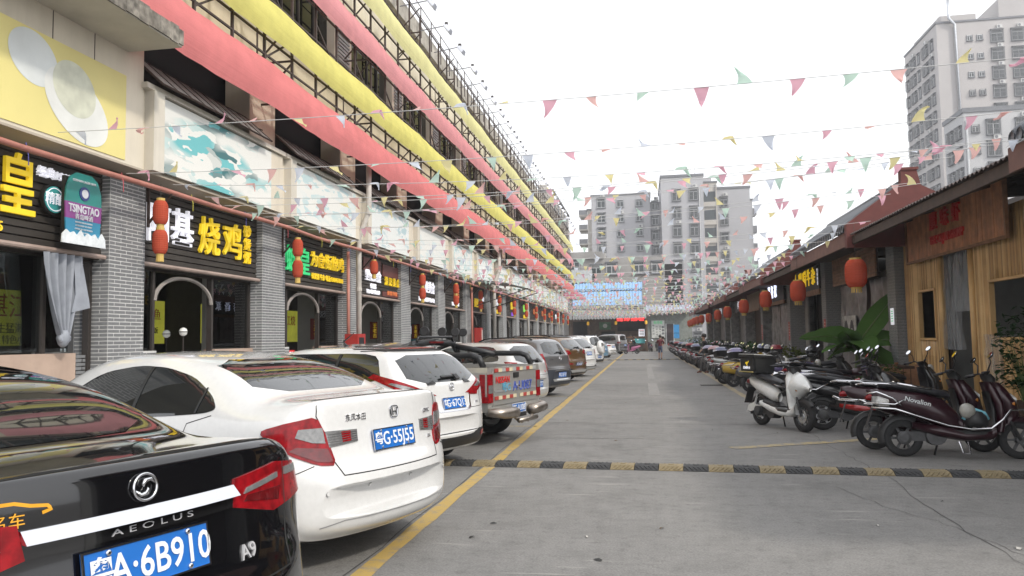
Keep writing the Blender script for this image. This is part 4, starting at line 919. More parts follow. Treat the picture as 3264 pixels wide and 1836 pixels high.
# ------------------------------------------------------------------ street end and apartment blocks
mAPT = mat('grey_plaster', (.40, .40, .42), .85, var=.06, scale=.25, grime=.14); mAPT2 = mat('warm_plaster', (.50, .47, .43), .85, var=.06, scale=.3, grime=.15); mTWR = mat('tower_plaster', (.42, .40, .395), .85, var=.05, scale=.2, grime=.12)
mTRM = mat('window_trim', (.16, .165, .18), .7); mWFR = mat('window_white', (.55, .56, .57), .5); mPAN = mat('window_pane', (.035, .045, .05), .08, var=.3, scale=.8, spec=.7); mCAG = mat('cage_steel', (.24, .24, .25), .5, .5); mACU = mat('ac_white', (.50, .50, .49), .5)
wcache = {}
def win_set(w_, h_, hood, bars):
    key = (round(w_, 2), round(h_, 2), hood, bars)
    if key in wcache: return wcache[key]
    f = MB()                                             # local: x along wall, -y outward, z up, origin bottom centre
    for a in ((-w_ / 2, -w_ / 2 + .07, 0, h_), (w_ / 2 - .07, w_ / 2, 0, h_), (-.035, .035, 0, h_ * .72), (-w_ / 2, w_ / 2, h_ * .70, h_ * .74), (-w_ / 2, w_ / 2, 0, .07), (-w_ / 2, w_ / 2, h_ - .07, h_)): f.box(a[0], a[1], -.05, .03, a[2], a[3])
    t = MB(); t.box(-w_ / 2 - .12, w_ / 2 + .12, -.22, 0, -.16, -.02); t.box(-w_ / 2 - .08, -w_ / 2, -.12, 0, 0, h_); t.box(w_ / 2, w_ / 2 + .08, -.12, 0, 0, h_)
    if hood: t.box(-w_ / 2 - .12, w_ / 2 + .12, -.30, 0, h_ + .01, h_ + .13)
    p = MB().box(-w_ / 2, w_ / 2, -.012, .005, 0, h_)
    c = None
    if bars:
        c = MB(); d = .42
        n = int(w_ / .16)
        for i in range(n + 1): x = -w_ / 2 + w_ * i / n; c.box(x - .014, x + .014, -d, -d + .03, -.05, h_)
        for z in (-.06, h_ * .33, h_ * .66, h_): c.box(-w_ / 2, w_ / 2, -d, -d + .03, z, z + .03); c.box(-w_ / 2, -w_ / 2 + .03, -d, 0, z, z + .03); c.box(w_ / 2 - .03, w_ / 2, -d, 0, z, z + .03)
    ac = MB(); ac.box(-.4, .4, -.34, -.02, 0, .55)
    af = MB().lathe([(.2, 0), (.2, .012)], 14, MNY(-.12, -.342, .27))
    r = (f.mesh('frame', mWFR), t.mesh('surround', mTRM), p.mesh('pane', mPAN), c.mesh('security_cage', mCAG) if c else None, ac.mesh('ac_unit', mACU), af.mesh('fan_grille', mTRM)); wcache[key] = r
    return r
def window(par, x, y, z, w_, h_, rz=0, hood=True, bars=False, ac=0):
    f, t, p, c, a, af = win_set(w_, h_, hood, bars)
    o = ob('window', t, par, (x, y, z), (0, 0, rz)); ob('frame', f, o); ob('pane', p, o)
    if c: ob('security_cage', c, o)
    if ac: u = ob('ac_unit', a, o, (ac * w_ * .2, 0, h_ + .2)); remat(u, mACU); ob('fan_grille', af, o, (ac * w_ * .2, 0, h_ + .2))
    return o
def FA(x, z): return x * 1.45, 1.6 + (z - 1.6) * 1.45
YA = 145
def block(t, x0, x1, y0, y1, z1, m, z0=0, cap=.5):
    MB().box(x0, x1, y0, y1, z0, z1).build('wall', m, t); MB().box(x0 - .15, x1 + .15, y0 - .15, y1 + .15, z1 + .002, z1 + cap * .5).build('roof_cornice', mTRM, t)
# A: left apartment block
t = thing('apartment_block', 'grey six-storey apartment block left of the taller tower in the distance', 'building')
xa, za = FA(-6.24, 20.1); xb, _ = FA(1.34, 20); xc, zc = FA(2.64, 18.87)
block(t, xa, xb, YA, YA + 14, za, mAPT); block(t, xb, xc, YA + .5, YA + 14, zc, mAPT); xl, zl = FA(-6.85, 18.45); block(t, xl, xa, YA + 1.5, YA + 14, zl, mAPT2)
for i, zz in enumerate([18.55, 16.6, 14.67, 12.75, 10.8, 8.9]):
    for j, (x, w_) in enumerate([(-4.96, 1.5), (-2.5, 1.25), (-.06, 1.2)]):
        X, Z = FA(x, zz); window(t, X, YA, Z, w_, 1.75 if j == 0 else 1.35, 0, j == 0, False, (1 if (i * 3 + j) % 4 == 0 else 0))
    X, Z = FA(1.95, zz - .5); window(t, X, YA + .5, Z, 1.2, 1.6, 0, True, False, 1 if i in (0, 2, 3) else 0)
    X, Z = FA(-6.9, zz - .6); MB().box(X - 1.6, X, YA + 2, YA + 7, Z - .25, Z).build('balcony_slab', mAPT2, t); MB().box(X - 1.6, X - 1.5, YA + 2, YA + 7, Z, Z + .9).build('balcony_rail', mCAG, t); MB().box(X - 1.6, X, YA + 2, YA + 2.1, Z, Z + .9).build('balcony_rail', mCAG, t)
# B: middle tower with return face
t = thing('apartment_block', 'tallest grey apartment tower at the centre of the street end', 'building')
xa, za = FA(2.66, 22.1); xb, _ = FA(7.75, 22)
block(t, xa, xb, YA - 6, YA + 12, za * .96, mAPT, cap=.9); x2, _ = FA(9.62, 20); block(t, xb, x2, YA - 2, YA + 12, za * .945, mAPT2)
MB().box(xb + .2, xb + 2, YA, YA + 3, za * .95, za * .95 + 1.2).build('roof_hut', mAPT, t); MB().bar((xb - 1, YA, za * .96), (xb - 1, YA, za * .96 + 3), .06).build('aerial', mCAG, t)
for i in range(9):
    zz = 19.05 - i * 2.3
    for j, x in enumerate((4.7, 6.85)):
        X, Z = FA(x, zz); window(t, X * .958, YA - 6, 1.6 + (Z - 1.6) * .958, 1.45, 2.05, 0, True, True, (1 if (i + j * 2) % 4 == 2 else 0))
    X, Z = FA(8.7, zz - .6); MB().box(X - 1.0, X + 1.0, YA - 2.05, YA - 1.9, Z, Z + 1.9).build('stair_window', mPAN, t); MB().box(X - 1.1, X + 1.1, YA - 2.3, YA - 2, Z - .9, Z - .02).build('stair_panel', mAPT2, t)
X, Z = FA(7.55, 20.6); MB().tube([(X * .96, YA - 6.15, Z * .96), (X * .96, YA - 6.15, 6)], .09, 6).build('drainpipe', mWFR, t); MB().tube([(x2 - .3, YA - 2.2, Z), (x2 - .3, YA - 2.2, 6)], .11, 6).build('drainpipe', mTRM, t)
# C: right wing
t = thing('apartment_block', 'grey apartment wing right of the tallest tower', 'building')
xa, za = FA(9.65, 20.4); xb, _ = FA(13.9, 20); block(t, xa, xb, YA + 1, YA + 14, za, mAPT, cap=.8); xr, zr = FA(14.35, 19.05); block(t, xb, xr, YA + 3, YA + 14, zr, mAPT)
for i in range(7):
    X, Z = FA(10.66, 18.04 - i * 2.3); window(t, X, YA + 1, Z, 1.35, 1.9, 0, True, True, 1 if i in (0, 3, 6) else 0); X, Z = FA(14.4, 17.2 - i * 2.3); MB().box(X, X + .8, YA + 4, YA + 7, Z, Z + 1.3).build('bay_cage', mCAG, t)
# far-left cream block behind the shop roof
t = thing('apartment_block', 'cream apartment block peeking over the end of the left roof', 'building')
block(t, -30, -12.2, 108, 132, 22.6, mAPT2); MB().box(-14.5, -13, 110, 113, 22.6, 24).build('roof_hut', mAPT2, t)
for i in range(6):
    for j in range(5): window(t, -12.2, 110.5 + j * 4.4, 20.2 - i * 3, 1.5, 1.5, rad(90), False, False, 1 if (i + j) % 3 == 0 else 0)
    window(t, -14.2, 108, 20.2 - i * 3, 1.4, 1.5)
# right tower
t = thing('apartment_tower', 'tall beige apartment tower with caged windows at the top right', 'building')
X0, Y1, Y2 = 47.7, 130, 145
block(t, X0, 70, Y1, Y2, 51.0, mTWR, cap=.6); MB().box(X0 + .6, X0 + 6, Y1 + .2, Y2 - 3, 51.3, 52.3).build('parapet', mTWR, t); MB().box(X0 + 9.5, X0 + 14, Y1 + .5, Y1 + 9, 51.3, 54.5).build('roof_hut', mTWR, t); MB().box(X0 + 14, X0 + 20, Y1 + .5, Y1 + 9, 51.3, 56).build('roof_hut', mTWR, t)
for i in range(13):
    z = 47.4 - i * 2.97
    for x in (52.5, 54.0): window(t, x, Y1, z + .5, .75, .85, 0, False, i > 2)
    for x in (56.5, 59.5, 64): window(t, x, Y1, z, 1.75, 1.9, 0, True, True, 1 if (i + int(x)) % 5 else 0)
    for y, w_ in ((132.2, 1.2), (135.0, 2.3), (138.2, .9), (140.8, 2.3), (143.6, 1.2)): window(t, X0, y, z, w_, 1.7, rad(-90), True, w_ > 1, 1 if (i * 3 + int(y)) % 5 == 0 else 0)
MB().tube([(49.4, Y1 - .6, 54.6), (49.4, Y1 - .6, 51.5), (50.3, Y1 - .35, 50.6), (50.5, Y1 - .35, 22)], .22, 10).build('exhaust_duct', mat('galvanised', (.55, .57, .6), .3, .8), t, True)
t = thing('apartment_block', 'lower pale block in front of the beige tower', 'building')
X0, Y1, Y2 = 41.2, 105, 111.5
block(t, X0, 60, Y1, Y2, 29.6, mat('low_block_plaster', (.45, .45, .46), .85, var=.05, scale=.3, grime=.1), cap=1.2)
for i in range(8):
    z = 26.6 - i * 2.75
    window(t, 42.5, Y1, z + .4, .8, .9, 0, False, True)
    for x in (44.6, 48.0, 51.4): window(t, x, Y1, z, 1.55, 1.9, 0, True, True, 1 if (i + int(x)) % 3 == 0 else 0)
    for y in (106.6, 109.2): window(t, X0, y, z, 1.7, 1.5, rad(-90), True, True)
MB().tube([(X0 + .25, Y1 - .15, 28.6), (X0 + .25, Y1 - .15, 8)], .12, 8).build('drainpipe', mWFR, t)
# old grey house and blue-roofed restaurant closing the street
t = thing('old_house', 'old stained grey house behind the blue roofs', 'building')
mOLD = mat('old_plaster', (.30, .29, .28), .9, var=.15, scale=.6, grime=.5)
MB().box(-11, 2.8, 95, 103, 0, 11.4).build('wall', mOLD, t); MB().box(-12, -4.5, 94.6, 103, 11.4, 12.2).build('roof_slab', mOLD, t); MB().box(-10.5, -6, 94.2, 95, 8.4, 9.9).build('balcony', mat('balcony_pale', (.45, .47, .48), .7), t)
for x, z in ((-8.2, 10.0), (-3.6, 9.4), (-.3, 9.4), (1.9, 9.4), (-5.5, 9.2)): window(t, x, 95, z, 1.3, 1.4, 0, True, False)
MB().box(-5.6, -4.0, 94.3, 95, 8.3, 9.5).build('balcony', mOLD, t); MB().bar((-.5, 94.8, 8.6), (1.8, 94.7, 10.2), .05).build('stay_pole', mSTL, t)
MB().box(2.8, 5.0, 97, 103, 0, 10.6).build('wall', mDRK, t)
rs = thing('restaurant', 'low restaurant with blue corrugated roofs closing the street end', 'building')
mBLU = mat('blue_sheet', (.22, .38, .60), .45, var=.08, scale=1)
def corr(x0, x1, ya, za, yb, zb, m, nm, pitch=.34):
    k = MB(); n = int((x1 - x0) / pitch * 4); rows = []
    for y, z in ((ya, za), (yb, zb)): rows.append([(x0 + (x1 - x0) * i / n, y, z + (.05 if i % 4 < 2 else -.03)) for i in range(n + 1)])
    k.grid(rows); rows2 = [[(a, b - .0, c - .05) for a, b, c in r] for r in rows[::-1]]; k.grid(rows2); k.build(nm, m, rs)
corr(-7.9, .0, 87.2, 5.25, 89.8, 6.95, mBLU, 'lower_roof'); corr(-7.9, .05, 89.9, 7.1, 91.2, 8.05, mBLU, 'upper_roof'); MB().box(-7.8, 0, 90.1, 90.3, 6.9, 7.3).build('clerestory', mDRK, rs); MB().box(-7.85, -.05, 92.0, 95, 4, 7.9).build('gable_wall', mOLD, rs)
MB().box(-8.3, .35, 86.8, 87.1, 4.85, 5.2).build('fascia', mOLD, rs); corr(-8.4, .4, 85.0, 3.65, 87, 4.85, mat('grey_sheet', (.18, .18, .18), .7), 'porch_roof')
corr(.4, 5.6, 86.2, 4.45, 89.5, 5.2, mat('glass_sheet', (.42, .46, .55), .3, var=.4, scale=1.5), 'side_roof')
MB().box(-8.2, .4, 88.4, 88.6, .0, 4.6).build('wall', mat('brown_wall', (.11, .075, .055), .8, var=.3), rs)
for (x0, x1, z0, z1) in ((-7.98, -6.2, 1.75, 3.45), (-2.85, .3, 2.3, 3.35), (-4.7, -3.0, 1.0, 2.3), (-2.8, .2, .9, 1.6)): MB().box(x0, x1, 88.33, 88.4, z0, z1).build('opening', mDRK, rs)
for x in (-8.15, -6.05, -2.95, .4): MB().box(x - .1, x + .1, 86.5, 86.7, 0, 4.2).build('post', mat('brown_wall'), rs)
MB().box(-8.2, .35, 87.0, 87.4, .0, 1.55).build('counter_wall', mat('brown_wall'), rs); MB().box(-8.2, .35, 86.9, 87.5, 1.55, 1.65).build('counter_top', mWD, rs)
for x, ln in ((-.5, 1.3),): MB().box(-1.1, .2, 86.85, 86.9, .9, 1.42).build('banner', mat('banner_teal', (.10, .42, .44), .5), rs)
MB().box(.4, 5.4, 87.6, 87.9, 0, 4.3).build('side_wall', mat('green_wall', (.25, .27, .25), .9, grime=.5), rs); MB().box(2.63, 3.35, 87.52, 87.6, .5, 3.0).build('door', mat('door_dark', (.07, .055, .06), .6), rs)
for x in (2.55, 3.4): MB().box(x - .06, x + .06, 87.48, 87.6, .5, 3.05).build('door_frame', mWFR, rs)
MB().box(.55, 5.4, 86.6, 87.5, 0, .75).build('planter_wall', mOLD, rs)
for i in range(34):
    x = random.uniform(-7.9, .1); MB().box(x, x + random.uniform(.04, .12), 87.1, 87.25, 1.65, 1.65 + random.uniform(.1, .3)).build('jar', random.choice([mSW, mOLD, mWD, mBLK]), rs)
t = thing('roof_letters', 'pale framed block characters standing on the blue roof edge', 'sign', (0, 86.7, 5.4))
for x, ch in ((-6.3, '啡'), (-4.5, '咱'), (-2.6, '湾'), (-.85, '山')): text(ch, MNY(x, 0, 0), .95, mWFR, t, 'character', bold=.02, depth=.05)
t = thing('led_sign', 'glowing red light sign over the restaurant opening', 'sign', (-1.3, 84.9, 3.5)); MB().box(-1.55, 1.55, 0, .08, -.14, .16).build('panel', mat('led_back', (.1, .01, .01), .5), t); text('活鱼 海鲜 火锅 烧烤', MNY(0, -.01, 0), .34, mat('led_red', (1, .03, .03), .4, var=0, emit=2.5), t, bold=.008)
t = thing('menu_board', 'tall white menu board with green heading at the street end', 'menu board', (1.67, 87.5, 1.46)); MB().box(-.72, .72, -.03, 0, 0, 1.95).build('board', mat('board_white', (.62, .64, .62), .5), t)
text('香煲皇', MNY(0, -.035, 1.7), .34, mSG, t)
for i, s in enumerate(('养生药材', '鸡羊火锅', '湿辣牛肉')):
    for j, ch in enumerate(s): text(ch, MNY(-.5 + i * .36, -.035, 1.35 - j * .3 - (.1 if i else 0)), .22, mSB, t)
for z in (1.2, .85, .5): MB().lathe([(.14, 0), (.14, .004)], 14, MNY(.53, -.034, z)).build('dish_print', mTRM, t)
text('13737111520', MNY(0, -.035, .1), .13, mSB, t)
t = thing('menu_board', 'green dish picture board inside the restaurant', 'menu board', (-4.25, 88.3, 2.5)); MB().box(-.65, .65, -.04, 0, 0, .85).build('board', mat('board_green', (.05, .12, .06), .5, var=.6, scale=3, emit=.1), t); MB().lathe([(.25, 0), (.25, .006)], 18, MNY(0, -.045, .43)).build('dish_print', mat('print_pale'), t)
t = thing('notice_board', 'small white notice board by the restaurant counter', 'notice board', (-.15, 86.8, 1.68)); MB().box(-.33, .33, -.03, 0, 0, .8).build('board', mSW, t)
for i in range(4): MB().box(-.25, .25, -.036, -.031, .12 + i * .17, .2 + i * .17).build('print', mTRM if i < 3 else mSR, t)
t = thing('blue_sign', 'blue upright sign at the right end of the street', 'sign', (3.65, 86.9, 1.4)); MB().box(-.3, .3, -.05, 0, 0, 1.5).build('board', mat('sign_blue', (.05, .28, .60), .5), t); text('停车场', MNY(0, -.055, .55), .17, mSB, t)
for k, (x, lab) in enumerate(((-6.05, 'yellow lantern at the left post of the restaurant'), (-2.95, 'yellow lantern at the middle post of the restaurant'), (.36, 'yellow lantern at the right post of the restaurant'))):
    t = thing('yellow_lantern', lab, 'lantern', (x, 86.3, 3.2)); lantern_mb(.14, .4).build('shade', mat('lantern_yellow', (.75, .42, .03), .5, emit=.3), t); MB().bar((0, 0, .2), (0, .2, .6), .015).build('cord', mFRM, t)
t = thing('parasol_top', 'small dark red canopy by the far corner of the left building', 'canopy', (-7.2, 80, 5.6)); MB().lathe([(1.5, 0), (1.3, .35), (.8, .7), (.0, .95)], 16, cap=False).build('cover', mat('canopy_red', (.35, .10, .14), .7), t, True); MB().bar((0, 0, -5.6), (0, 0, .9), .06).build('pole', mSTL, t)
# ------------------------------------------------------------------ pennant strings across the street
FC = [cloth('pennant_pink', (.86, .50, .60), .58), cloth('pennant_salmon', (.87, .56, .53), .58), cloth('pennant_yellow', (.86, .78, .42), .58), cloth('pennant_mint', (.64, .83, .73), .58), cloth('pennant_blue', (.74, .79, .88), .58)]
mSTR = mat('string_white', (.55, .55, .55), .7, var=0)
def flag_v(kind):
    """points of one pennant: string along X, hanging to -Z, wind along +-Y"""
    rows = []; n = 5
    for i in range(n + 1):
        t = i / n; w_ = .11 * (1 - t) + .004; l = .29 * t
        if kind == 0: c = (.02 * t * t, .05 * math.sin(t * 3), -l)
        elif kind == 1: c = (.12 * t * t, .16 * t, -l * .75)
        elif kind == 2: c = (.05 * t + .10 * t * t, .1 * math.sin(t * 2.5), l * .85)
        elif kind == 3: c = (.22 * t, .12 * math.sin(t * 4), -l * .35 + .05 * math.sin(t * 5))
        elif kind == 4: c = (-.10 * t * t, -.1 * t, -l * .85)
        else: c = (.10 * t, .2 * t, -.06 * t); 
        rows.append([(c[0] + a * w_, c[1] + .03 * math.sin(a * 2 + t * 4) * t + .02 * a * a * t, c[2] + .015 * math.cos(a * 3) * t) for a in (-1, -.33, .33, 1)])
    return rows
FK = [[MB().grid(flag_v(k)).mesh('pennant', c, True) for c in FC] for k in range(6)]
YS = [8.1, 9.4, 10.5, 11.4, 12.0, 12.6, 13.4, 14.4, 15.4, 16.4]
while YS[-1] < 80: YS.append(YS[-1] + random.uniform(.9, 1.7))
for k, y in enumerate(YS):
    sk_ = random.uniform(-.6, .6); za, zb = (4.28, 4.12) if k == 0 else (3.98 + random.uniform(-.03, .12), 3.95 + random.uniform(0, .25)); sag = random.uniform(.12, .32) if k else .12
    xa, xb = PF + .42, 4.85 + (2.5 if y < 11 else 0); yl, yr = y - sk_, y + sk_
    if k < 10: yl, yr, zb = y + .3, y - .5, zb + .15
    t = thing('pennant_string', '%s string of coloured pennants across the street, counted from the camera' % ordn(k), 'bunting', (xa, yl, za), group='pennant strings over the street')
    P = lambda s: Vector(((xb - xa) * s, (yr - yl) * s, (zb - za) * s - sag * 4 * s * (1 - s)))
    MB().tube([P(i / 24) for i in range(25)], .0045 if y < 30 else .007, 4).build('string', mSTR, t)
    n = int((xb - xa) / (.50 if y < 20 else .44)); near = y < 26; sink = MB(); az = math.atan2(yr - yl, xb - xa)
    ci = random.randint(0, 4)
    for i in range(n):
        s = (i + .5 + random.uniform(-.18, .18)) / n; p = P(s); ci = (ci + random.choice((1, 1, 2, 3))) % 5
        kd = random.choices(range(6), (2.2, 3, 3.2, 3, 2, 1.5) if y < 18 else (6, 2, .3, 1.5, 2, .6))[0]; sc = random.uniform(.46, .72)
        M = Matrix.Translation(p) @ Matrix.Rotation(az, 4, 'Z') @ Matrix.Rotation(random.uniform(-.5, .5) + (.5 if y < 14 else 0), 4, 'X') @ Matrix.Rotation(random.choice((0, PI)) + random.uniform(-.15, .15), 4, 'Z') @ Matrix.Scale(sc, 4)
        if near: o = ob('pennant', FK[kd][ci], t); o.matrix_local = M
        else:
            r = flag_v(kd); sink.cur = ci; sink.grid([[M @ Vector(q) for q in row] for row in r[::1 if y < 45 else 2] + ([r[-1]] if y >= 45 else [])])
    if not near: sink.build('pennants', FC, t, True, kind='stuff')
# ------------------------------------------------------------------ vehicles
mGLC = mat('car_glass', (.012, .014, .015), .03, var=0, spec=.8, coat=.6)
mTLR = mat('tail_red', (.24, .004, .008), .2, var=.4, scale=26, coat=.3, spec=.3)
mTLD = mat('tail_dark_red', (.12, .004, .006), .15, var=.3, scale=25, coat=1)
mTLC = mat('tail_clear', (.24, .24, .24), .18, .35, var=.2, scale=40, coat=1)
mCHR = mat('chrome', (.72, .72, .74), .12, 1, var=0)
mBLK = mat('trim_black', (.018, .018, .019), .5, var=.1)
mGAP = mat('panel_gap', (.012, .012, .012), .8, var=0)
mTYR = mat('tyre_rubber', (.02, .02, .021), .85, var=.2, scale=20)
mRIM = mat('alloy_rim', (.42, .43, .44), .3, .8, var=.05)
mPLB = mat('plate_blue', (.012, .13, .46), .4, var=.05); mPLW = mat('plate_white', (.75, .77, .8), .4, var=0)
def paint(name, col, rough=.28, metal=0, coat=1): return mat('paint_' + name, col, rough, metal, var=.03, scale=30, coat=coat)
def chaikin(p, n=1):
    for _ in range(n):
        q = []
        for i in range(len(p)):
            a, b = Vector(p[i]), Vector(p[(i + 1) % len(p)]); q += [a * .82 + b * .18, a * .18 + b * .82]
        p = [tuple(v) for v in q]
    return p
class Car:
    def __init__(s, name, label, cat, st, pm, loc, th, W, L, level=2, cr=.20, cf=.35, arch=((.95, .335), (3.65, .335)), wr=.315, sc=1.0):
        s.t = thing(name, label, cat, loc, (0, 0, rad(180 - th)), 'cars parked along the left side'); s.W = W; s.L = L; s.t.scale = (sc, sc, sc)
        rings = []
        for (u, zb, w, zs, wb, zB, we, ze, zt) in st:
            h = [(0, zb), (.5 * w, zb), (.86 * w, zb + .01), (.965 * w, zb + .22 * (zs - zb)), (w, zb + .62 * (zs - zb)), (.995 * w, zs), (wb, zB), (wb * .5 + we * .5 + .012, zB * .5 + ze * .5), (we, ze), (.72 * we, ze + .66 * (zt - ze)), (.36 * we, ze + .92 * (zt - ze)), (0, zt)]
            full = h + [(-y, z) for y, z in h[-2:0:-1]]
            rings.append([(u + cr * abs(y / (W / 2)) ** 2.6 * math.exp(-u / .45) - cf * abs(y / (W / 2)) ** 2.2 * math.exp(-(L - u) / .4), y, z) for y, z in full])
        k = MB(); k.grid(rings, True); n = len(rings[0])
        h2 = n // 2
        for o0 in (0, (len(rings) - 1) * n):                 # cap both ends with a clean strip of quads
            for j in range(h2):
                q = []
                for i in (j, j + 1, (n - j - 1) % n, (n - j) % n):
                    if o0 + i not in q: q.append(o0 + i)
                k.f.append(q if o0 == 0 else q[::-1]); k.mi.append(0)
        me = k.mesh('body', pm, True)
        o = bpy.data.objects.new('tmp', me); md = o.modifiers.new('s', 'SUBSURF'); md.levels = level; md.render_levels = level
        ev = evaluated(o); bpy.data.meshes.remove(me)
        b = bmesh.new(); b.from_mesh(ev); bmesh.ops.recalc_face_normals(b, faces=b.faces)
        s.bvh = BVHTree.FromBMesh(b)
        # open the wheel arches
        dead = [f for f in b.faces if abs(f.calc_center_median().y) > W / 2 * .55 and any((f.calc_center_median().x - ax) ** 2 + (f.calc_center_median().z - wr) ** 2 < ar * ar for ax, ar in arch)]
        bmesh.ops.delete(b, geom=dead, context='FACES')
        for v in b.verts:
            if v.is_boundary:
                for ax, ar in arch:
                    d = math.hypot(v.co.x - ax, v.co.z - wr)
                    if abs(d - ar) < .12 and d > 0: v.co.x = ax + (v.co.x - ax) * ar / d; v.co.z = wr + (v.co.z - wr) * ar / d
        for f in b.faces: f.smooth = True
        b.to_mesh(ev); b.free(); ev.name = 'body'
        s.body = ob('body', ev, s.t)
        for ax, ar in arch:
            for sg in (-1, 1):
                lin = MB(); lin.grid([[(ax + ar * math.cos(a), sg * yy, wr + ar * math.sin(a)) for a in [PI * (i / 12 * 1.3 - .15) for i in range(13)]] for yy in (W / 2 - .05, W / 2 - .34)]); lin.add([(ax + ar * math.cos(a), sg * (W / 2 - .34), wr + ar * math.sin(a)) for a in [PI * (i / 12 * 1.3 - .15) for i in range(13)]], [tuple(range(13))])
                lin.build('arch_liner', mBLK, s.t)
                M = Matrix.Translation((ax, sg * (W / 2 - .13), wr)) @ Matrix.Rotation(rad(90), 4, 'X')
                wo_ = ob('wheel', wheel_mb(wr, .21).mesh('tyre', mTYR, True), s.t); wo_.matrix_local = M
                rm = MB(); rm.lathe([(wr * .64, -.09), (wr * .60, -.02), (wr * .2, .0), (0.02, .01)], 20, cap=False); rm.lathe([(wr * .64, .09), (wr * .60, .02), (wr * .2, .0)], 20, cap=False)
                for q in range(5):
                    a = 2 * PI * q / 5
                    for zz in (-.07, .07): rm.bar((.05 * math.cos(a), .05 * math.sin(a), zz * .9), (wr * .6 * math.cos(a), wr * .6 * math.sin(a), zz), .05, .02)
                rm.build('rim', mRIM, wo_)
    def frame(s, al, el=0):
        a, e = rad(al), rad(el)
        d = Vector((math.cos(a) * math.cos(e), -math.sin(a) * math.cos(e), -math.sin(e))); h = Vector((-math.sin(a), -math.cos(a), 0)); v = h.cross(d)
        return d, h, v
    def hit(s, r, z, al, el=0, off=.004):
        d, h, v = s.frame(al, el); o = h * r + v * z - d * 6
        p, nrm, i, dist = s.bvh.ray_cast(o, d)
        if p is None:
            p, nrm, i, dist = s.bvh.find_nearest(h * r + v * z - d * .9)
        return p - d * off * .6 + nrm * off * .4
    def decal(s, name, m, out, al=0, el=0, off=.004, g=.05, mirror=False, tilt=0, rnd=0, parent=None, sides=(1,), label=None):
        """a panel whose outline is drawn in the view (al, el) and laid on the body surface"""
        if rnd: out = chaikin(out, rnd)
        b = bmesh.new(); vs = [b.verts.new((x, y, 0)) for x, y in out]; b.faces.new(vs)
        xs = [p[0] for p in out]; ys = [p[1] for p in out]
        for ax, lo, hi in ((0, min(xs), max(xs)), (1, min(ys), max(ys))):
            n = int((hi - lo) / g)
            for i in range(1, n + 1):
                c = lo + (hi - lo) * i / (n + 1); co = [0, 0, 0]; co[ax] = c; no = [0, 0, 0]; no[ax] = 1
                bmesh.ops.bisect_plane(b, geom=b.verts[:] + b.edges[:] + b.faces[:], plane_co=co, plane_no=no, dist=1e-5)
        d, h, v = s.frame(al, el)
        zt_ = max(ys)
        for q in b.verts: q.co = s.hit(q.co.x, q.co.y, al, el, off + tilt * (zt_ - q.co.y))
        be = [e for e in b.edges if e.is_boundary]
        r = bmesh.ops.extrude_edge_only(b, edges=be)
        for q in [x for x in r['geom'] if isinstance(x, bmesh.types.BMVert)]: q.co += d * (off + .012)
        bmesh.ops.recalc_face_normals(b, faces=b.faces)
        # make panel normals look outward
        tot = sum((f.normal.dot(-d) * f.calc_area() for f in b.faces), 0)
        if tot < 0: bmesh.ops.reverse_faces(b, faces=b.faces[:])
        for f in b.faces: f.smooth = True
        me = bpy.data.meshes.new(name); b.to_mesh(me); b.free(); me.materials.append(m)
        me.set_sharp_from_angle(angle=rad(35))
        o = ob(name, me, parent or s.t)
        if label: o['label'] = label
        if mirror:
            m2 = me.copy(); m2.transform(Matrix.Scale(-1, 4, (0, 1, 0))); m2.flip_normals(); ob(name, m2, parent or s.t)
        return o
    def line(s, pts, al=0, el=0, wd=.004, m=None, name='panel_gap', mirror=False, off=.0025):
        P = [Vector(p) for p in pts]; q = []
        for i in range(len(P) - 1):
            n = max(2, int((P[i + 1] - P[i]).length / .03))
            q += [P[i].lerp(P[i + 1], j / n) for j in range(n)]
        q.append(P[-1]); c = [s.hit(p.x, p.y, al, el, off) for p in q]
        k = MB(); rows = []
        d, h, v = s.frame(al, el)
        for i, p in enumerate(q):
            t = (q[min(i + 1, len(q) - 1)] - q[max(i - 1, 0)]).normalized(); nn = Vector((-t.y, t.x)) * wd
            rows.append([c[i] + h * nn.x + v * nn.y, c[i] - h * nn.x - v * nn.y])
        k.grid(rows); o = k.build(name, m or mGAP, s.t)
        if mirror:
            m2 = o.data.copy(); m2.transform(Matrix.Scale(-1, 4, (0, 1, 0))); ob(name, m2, s.t)
    def at(s, r, z, al=0, el=0, off=.0):
        """matrix with local XY lying on the body at (r,z), Z outward"""
        p = s.hit(r, z, al, el, off); px = s.hit(r + .03, z, al, el, off); pz = s.hit(r, z + .03, al, el, off)
        x = (px - p).normalized(); y = (pz - p); y = (y - x * y.dot(x)).normalized(); n = x.cross(y)
        return Matrix(((x.x, y.x, n.x, p.x), (x.y, y.y, n.y, p.y), (x.z, y.z, n.z, p.z), (0, 0, 0, 1)))
    def txt(s, body, r, z, size, m, al=0, el=0, bold=0, depth=.004, sx=1.0, name='badge_lettering', off=.004):
        return text(body, s.at(r, z, al, el, off), size, m, s.t, name, bold=bold, depth=depth, sx=sx)
    def plate(s, z, txt, r=0, off=.012, frame=True, M=None):
        M = M or s.at(r, z, 0, 0, off)
        p = ob('number_plate', MB().box(-.22, .22, -.07, .07, -.006, .003).mesh('plate', mPLB), s.t); p.matrix_local = M
        e = MB()
        for a in (((-.222, -.072), (.222, -.066)), ((-.222, .066), (.222, .072)), ((-.222, -.066), (-.216, .066)), ((.216, -.066), (.222, .066))): e.box(a[0][0], a[1][0], a[0][1], a[1][1], .0, .007)
        e.build('rim', mPLW if not frame else mCHR, p)
        text(txt[0], Matrix.Translation((-.165, 0, .006)), .088, mPLW, p, 'character', bold=.002, depth=.001)
        text(txt[1:], Matrix.Translation((.045, -.004, .006)), .128, mPLW, p, 'character', bold=.0015, depth=.001, sx=.82)
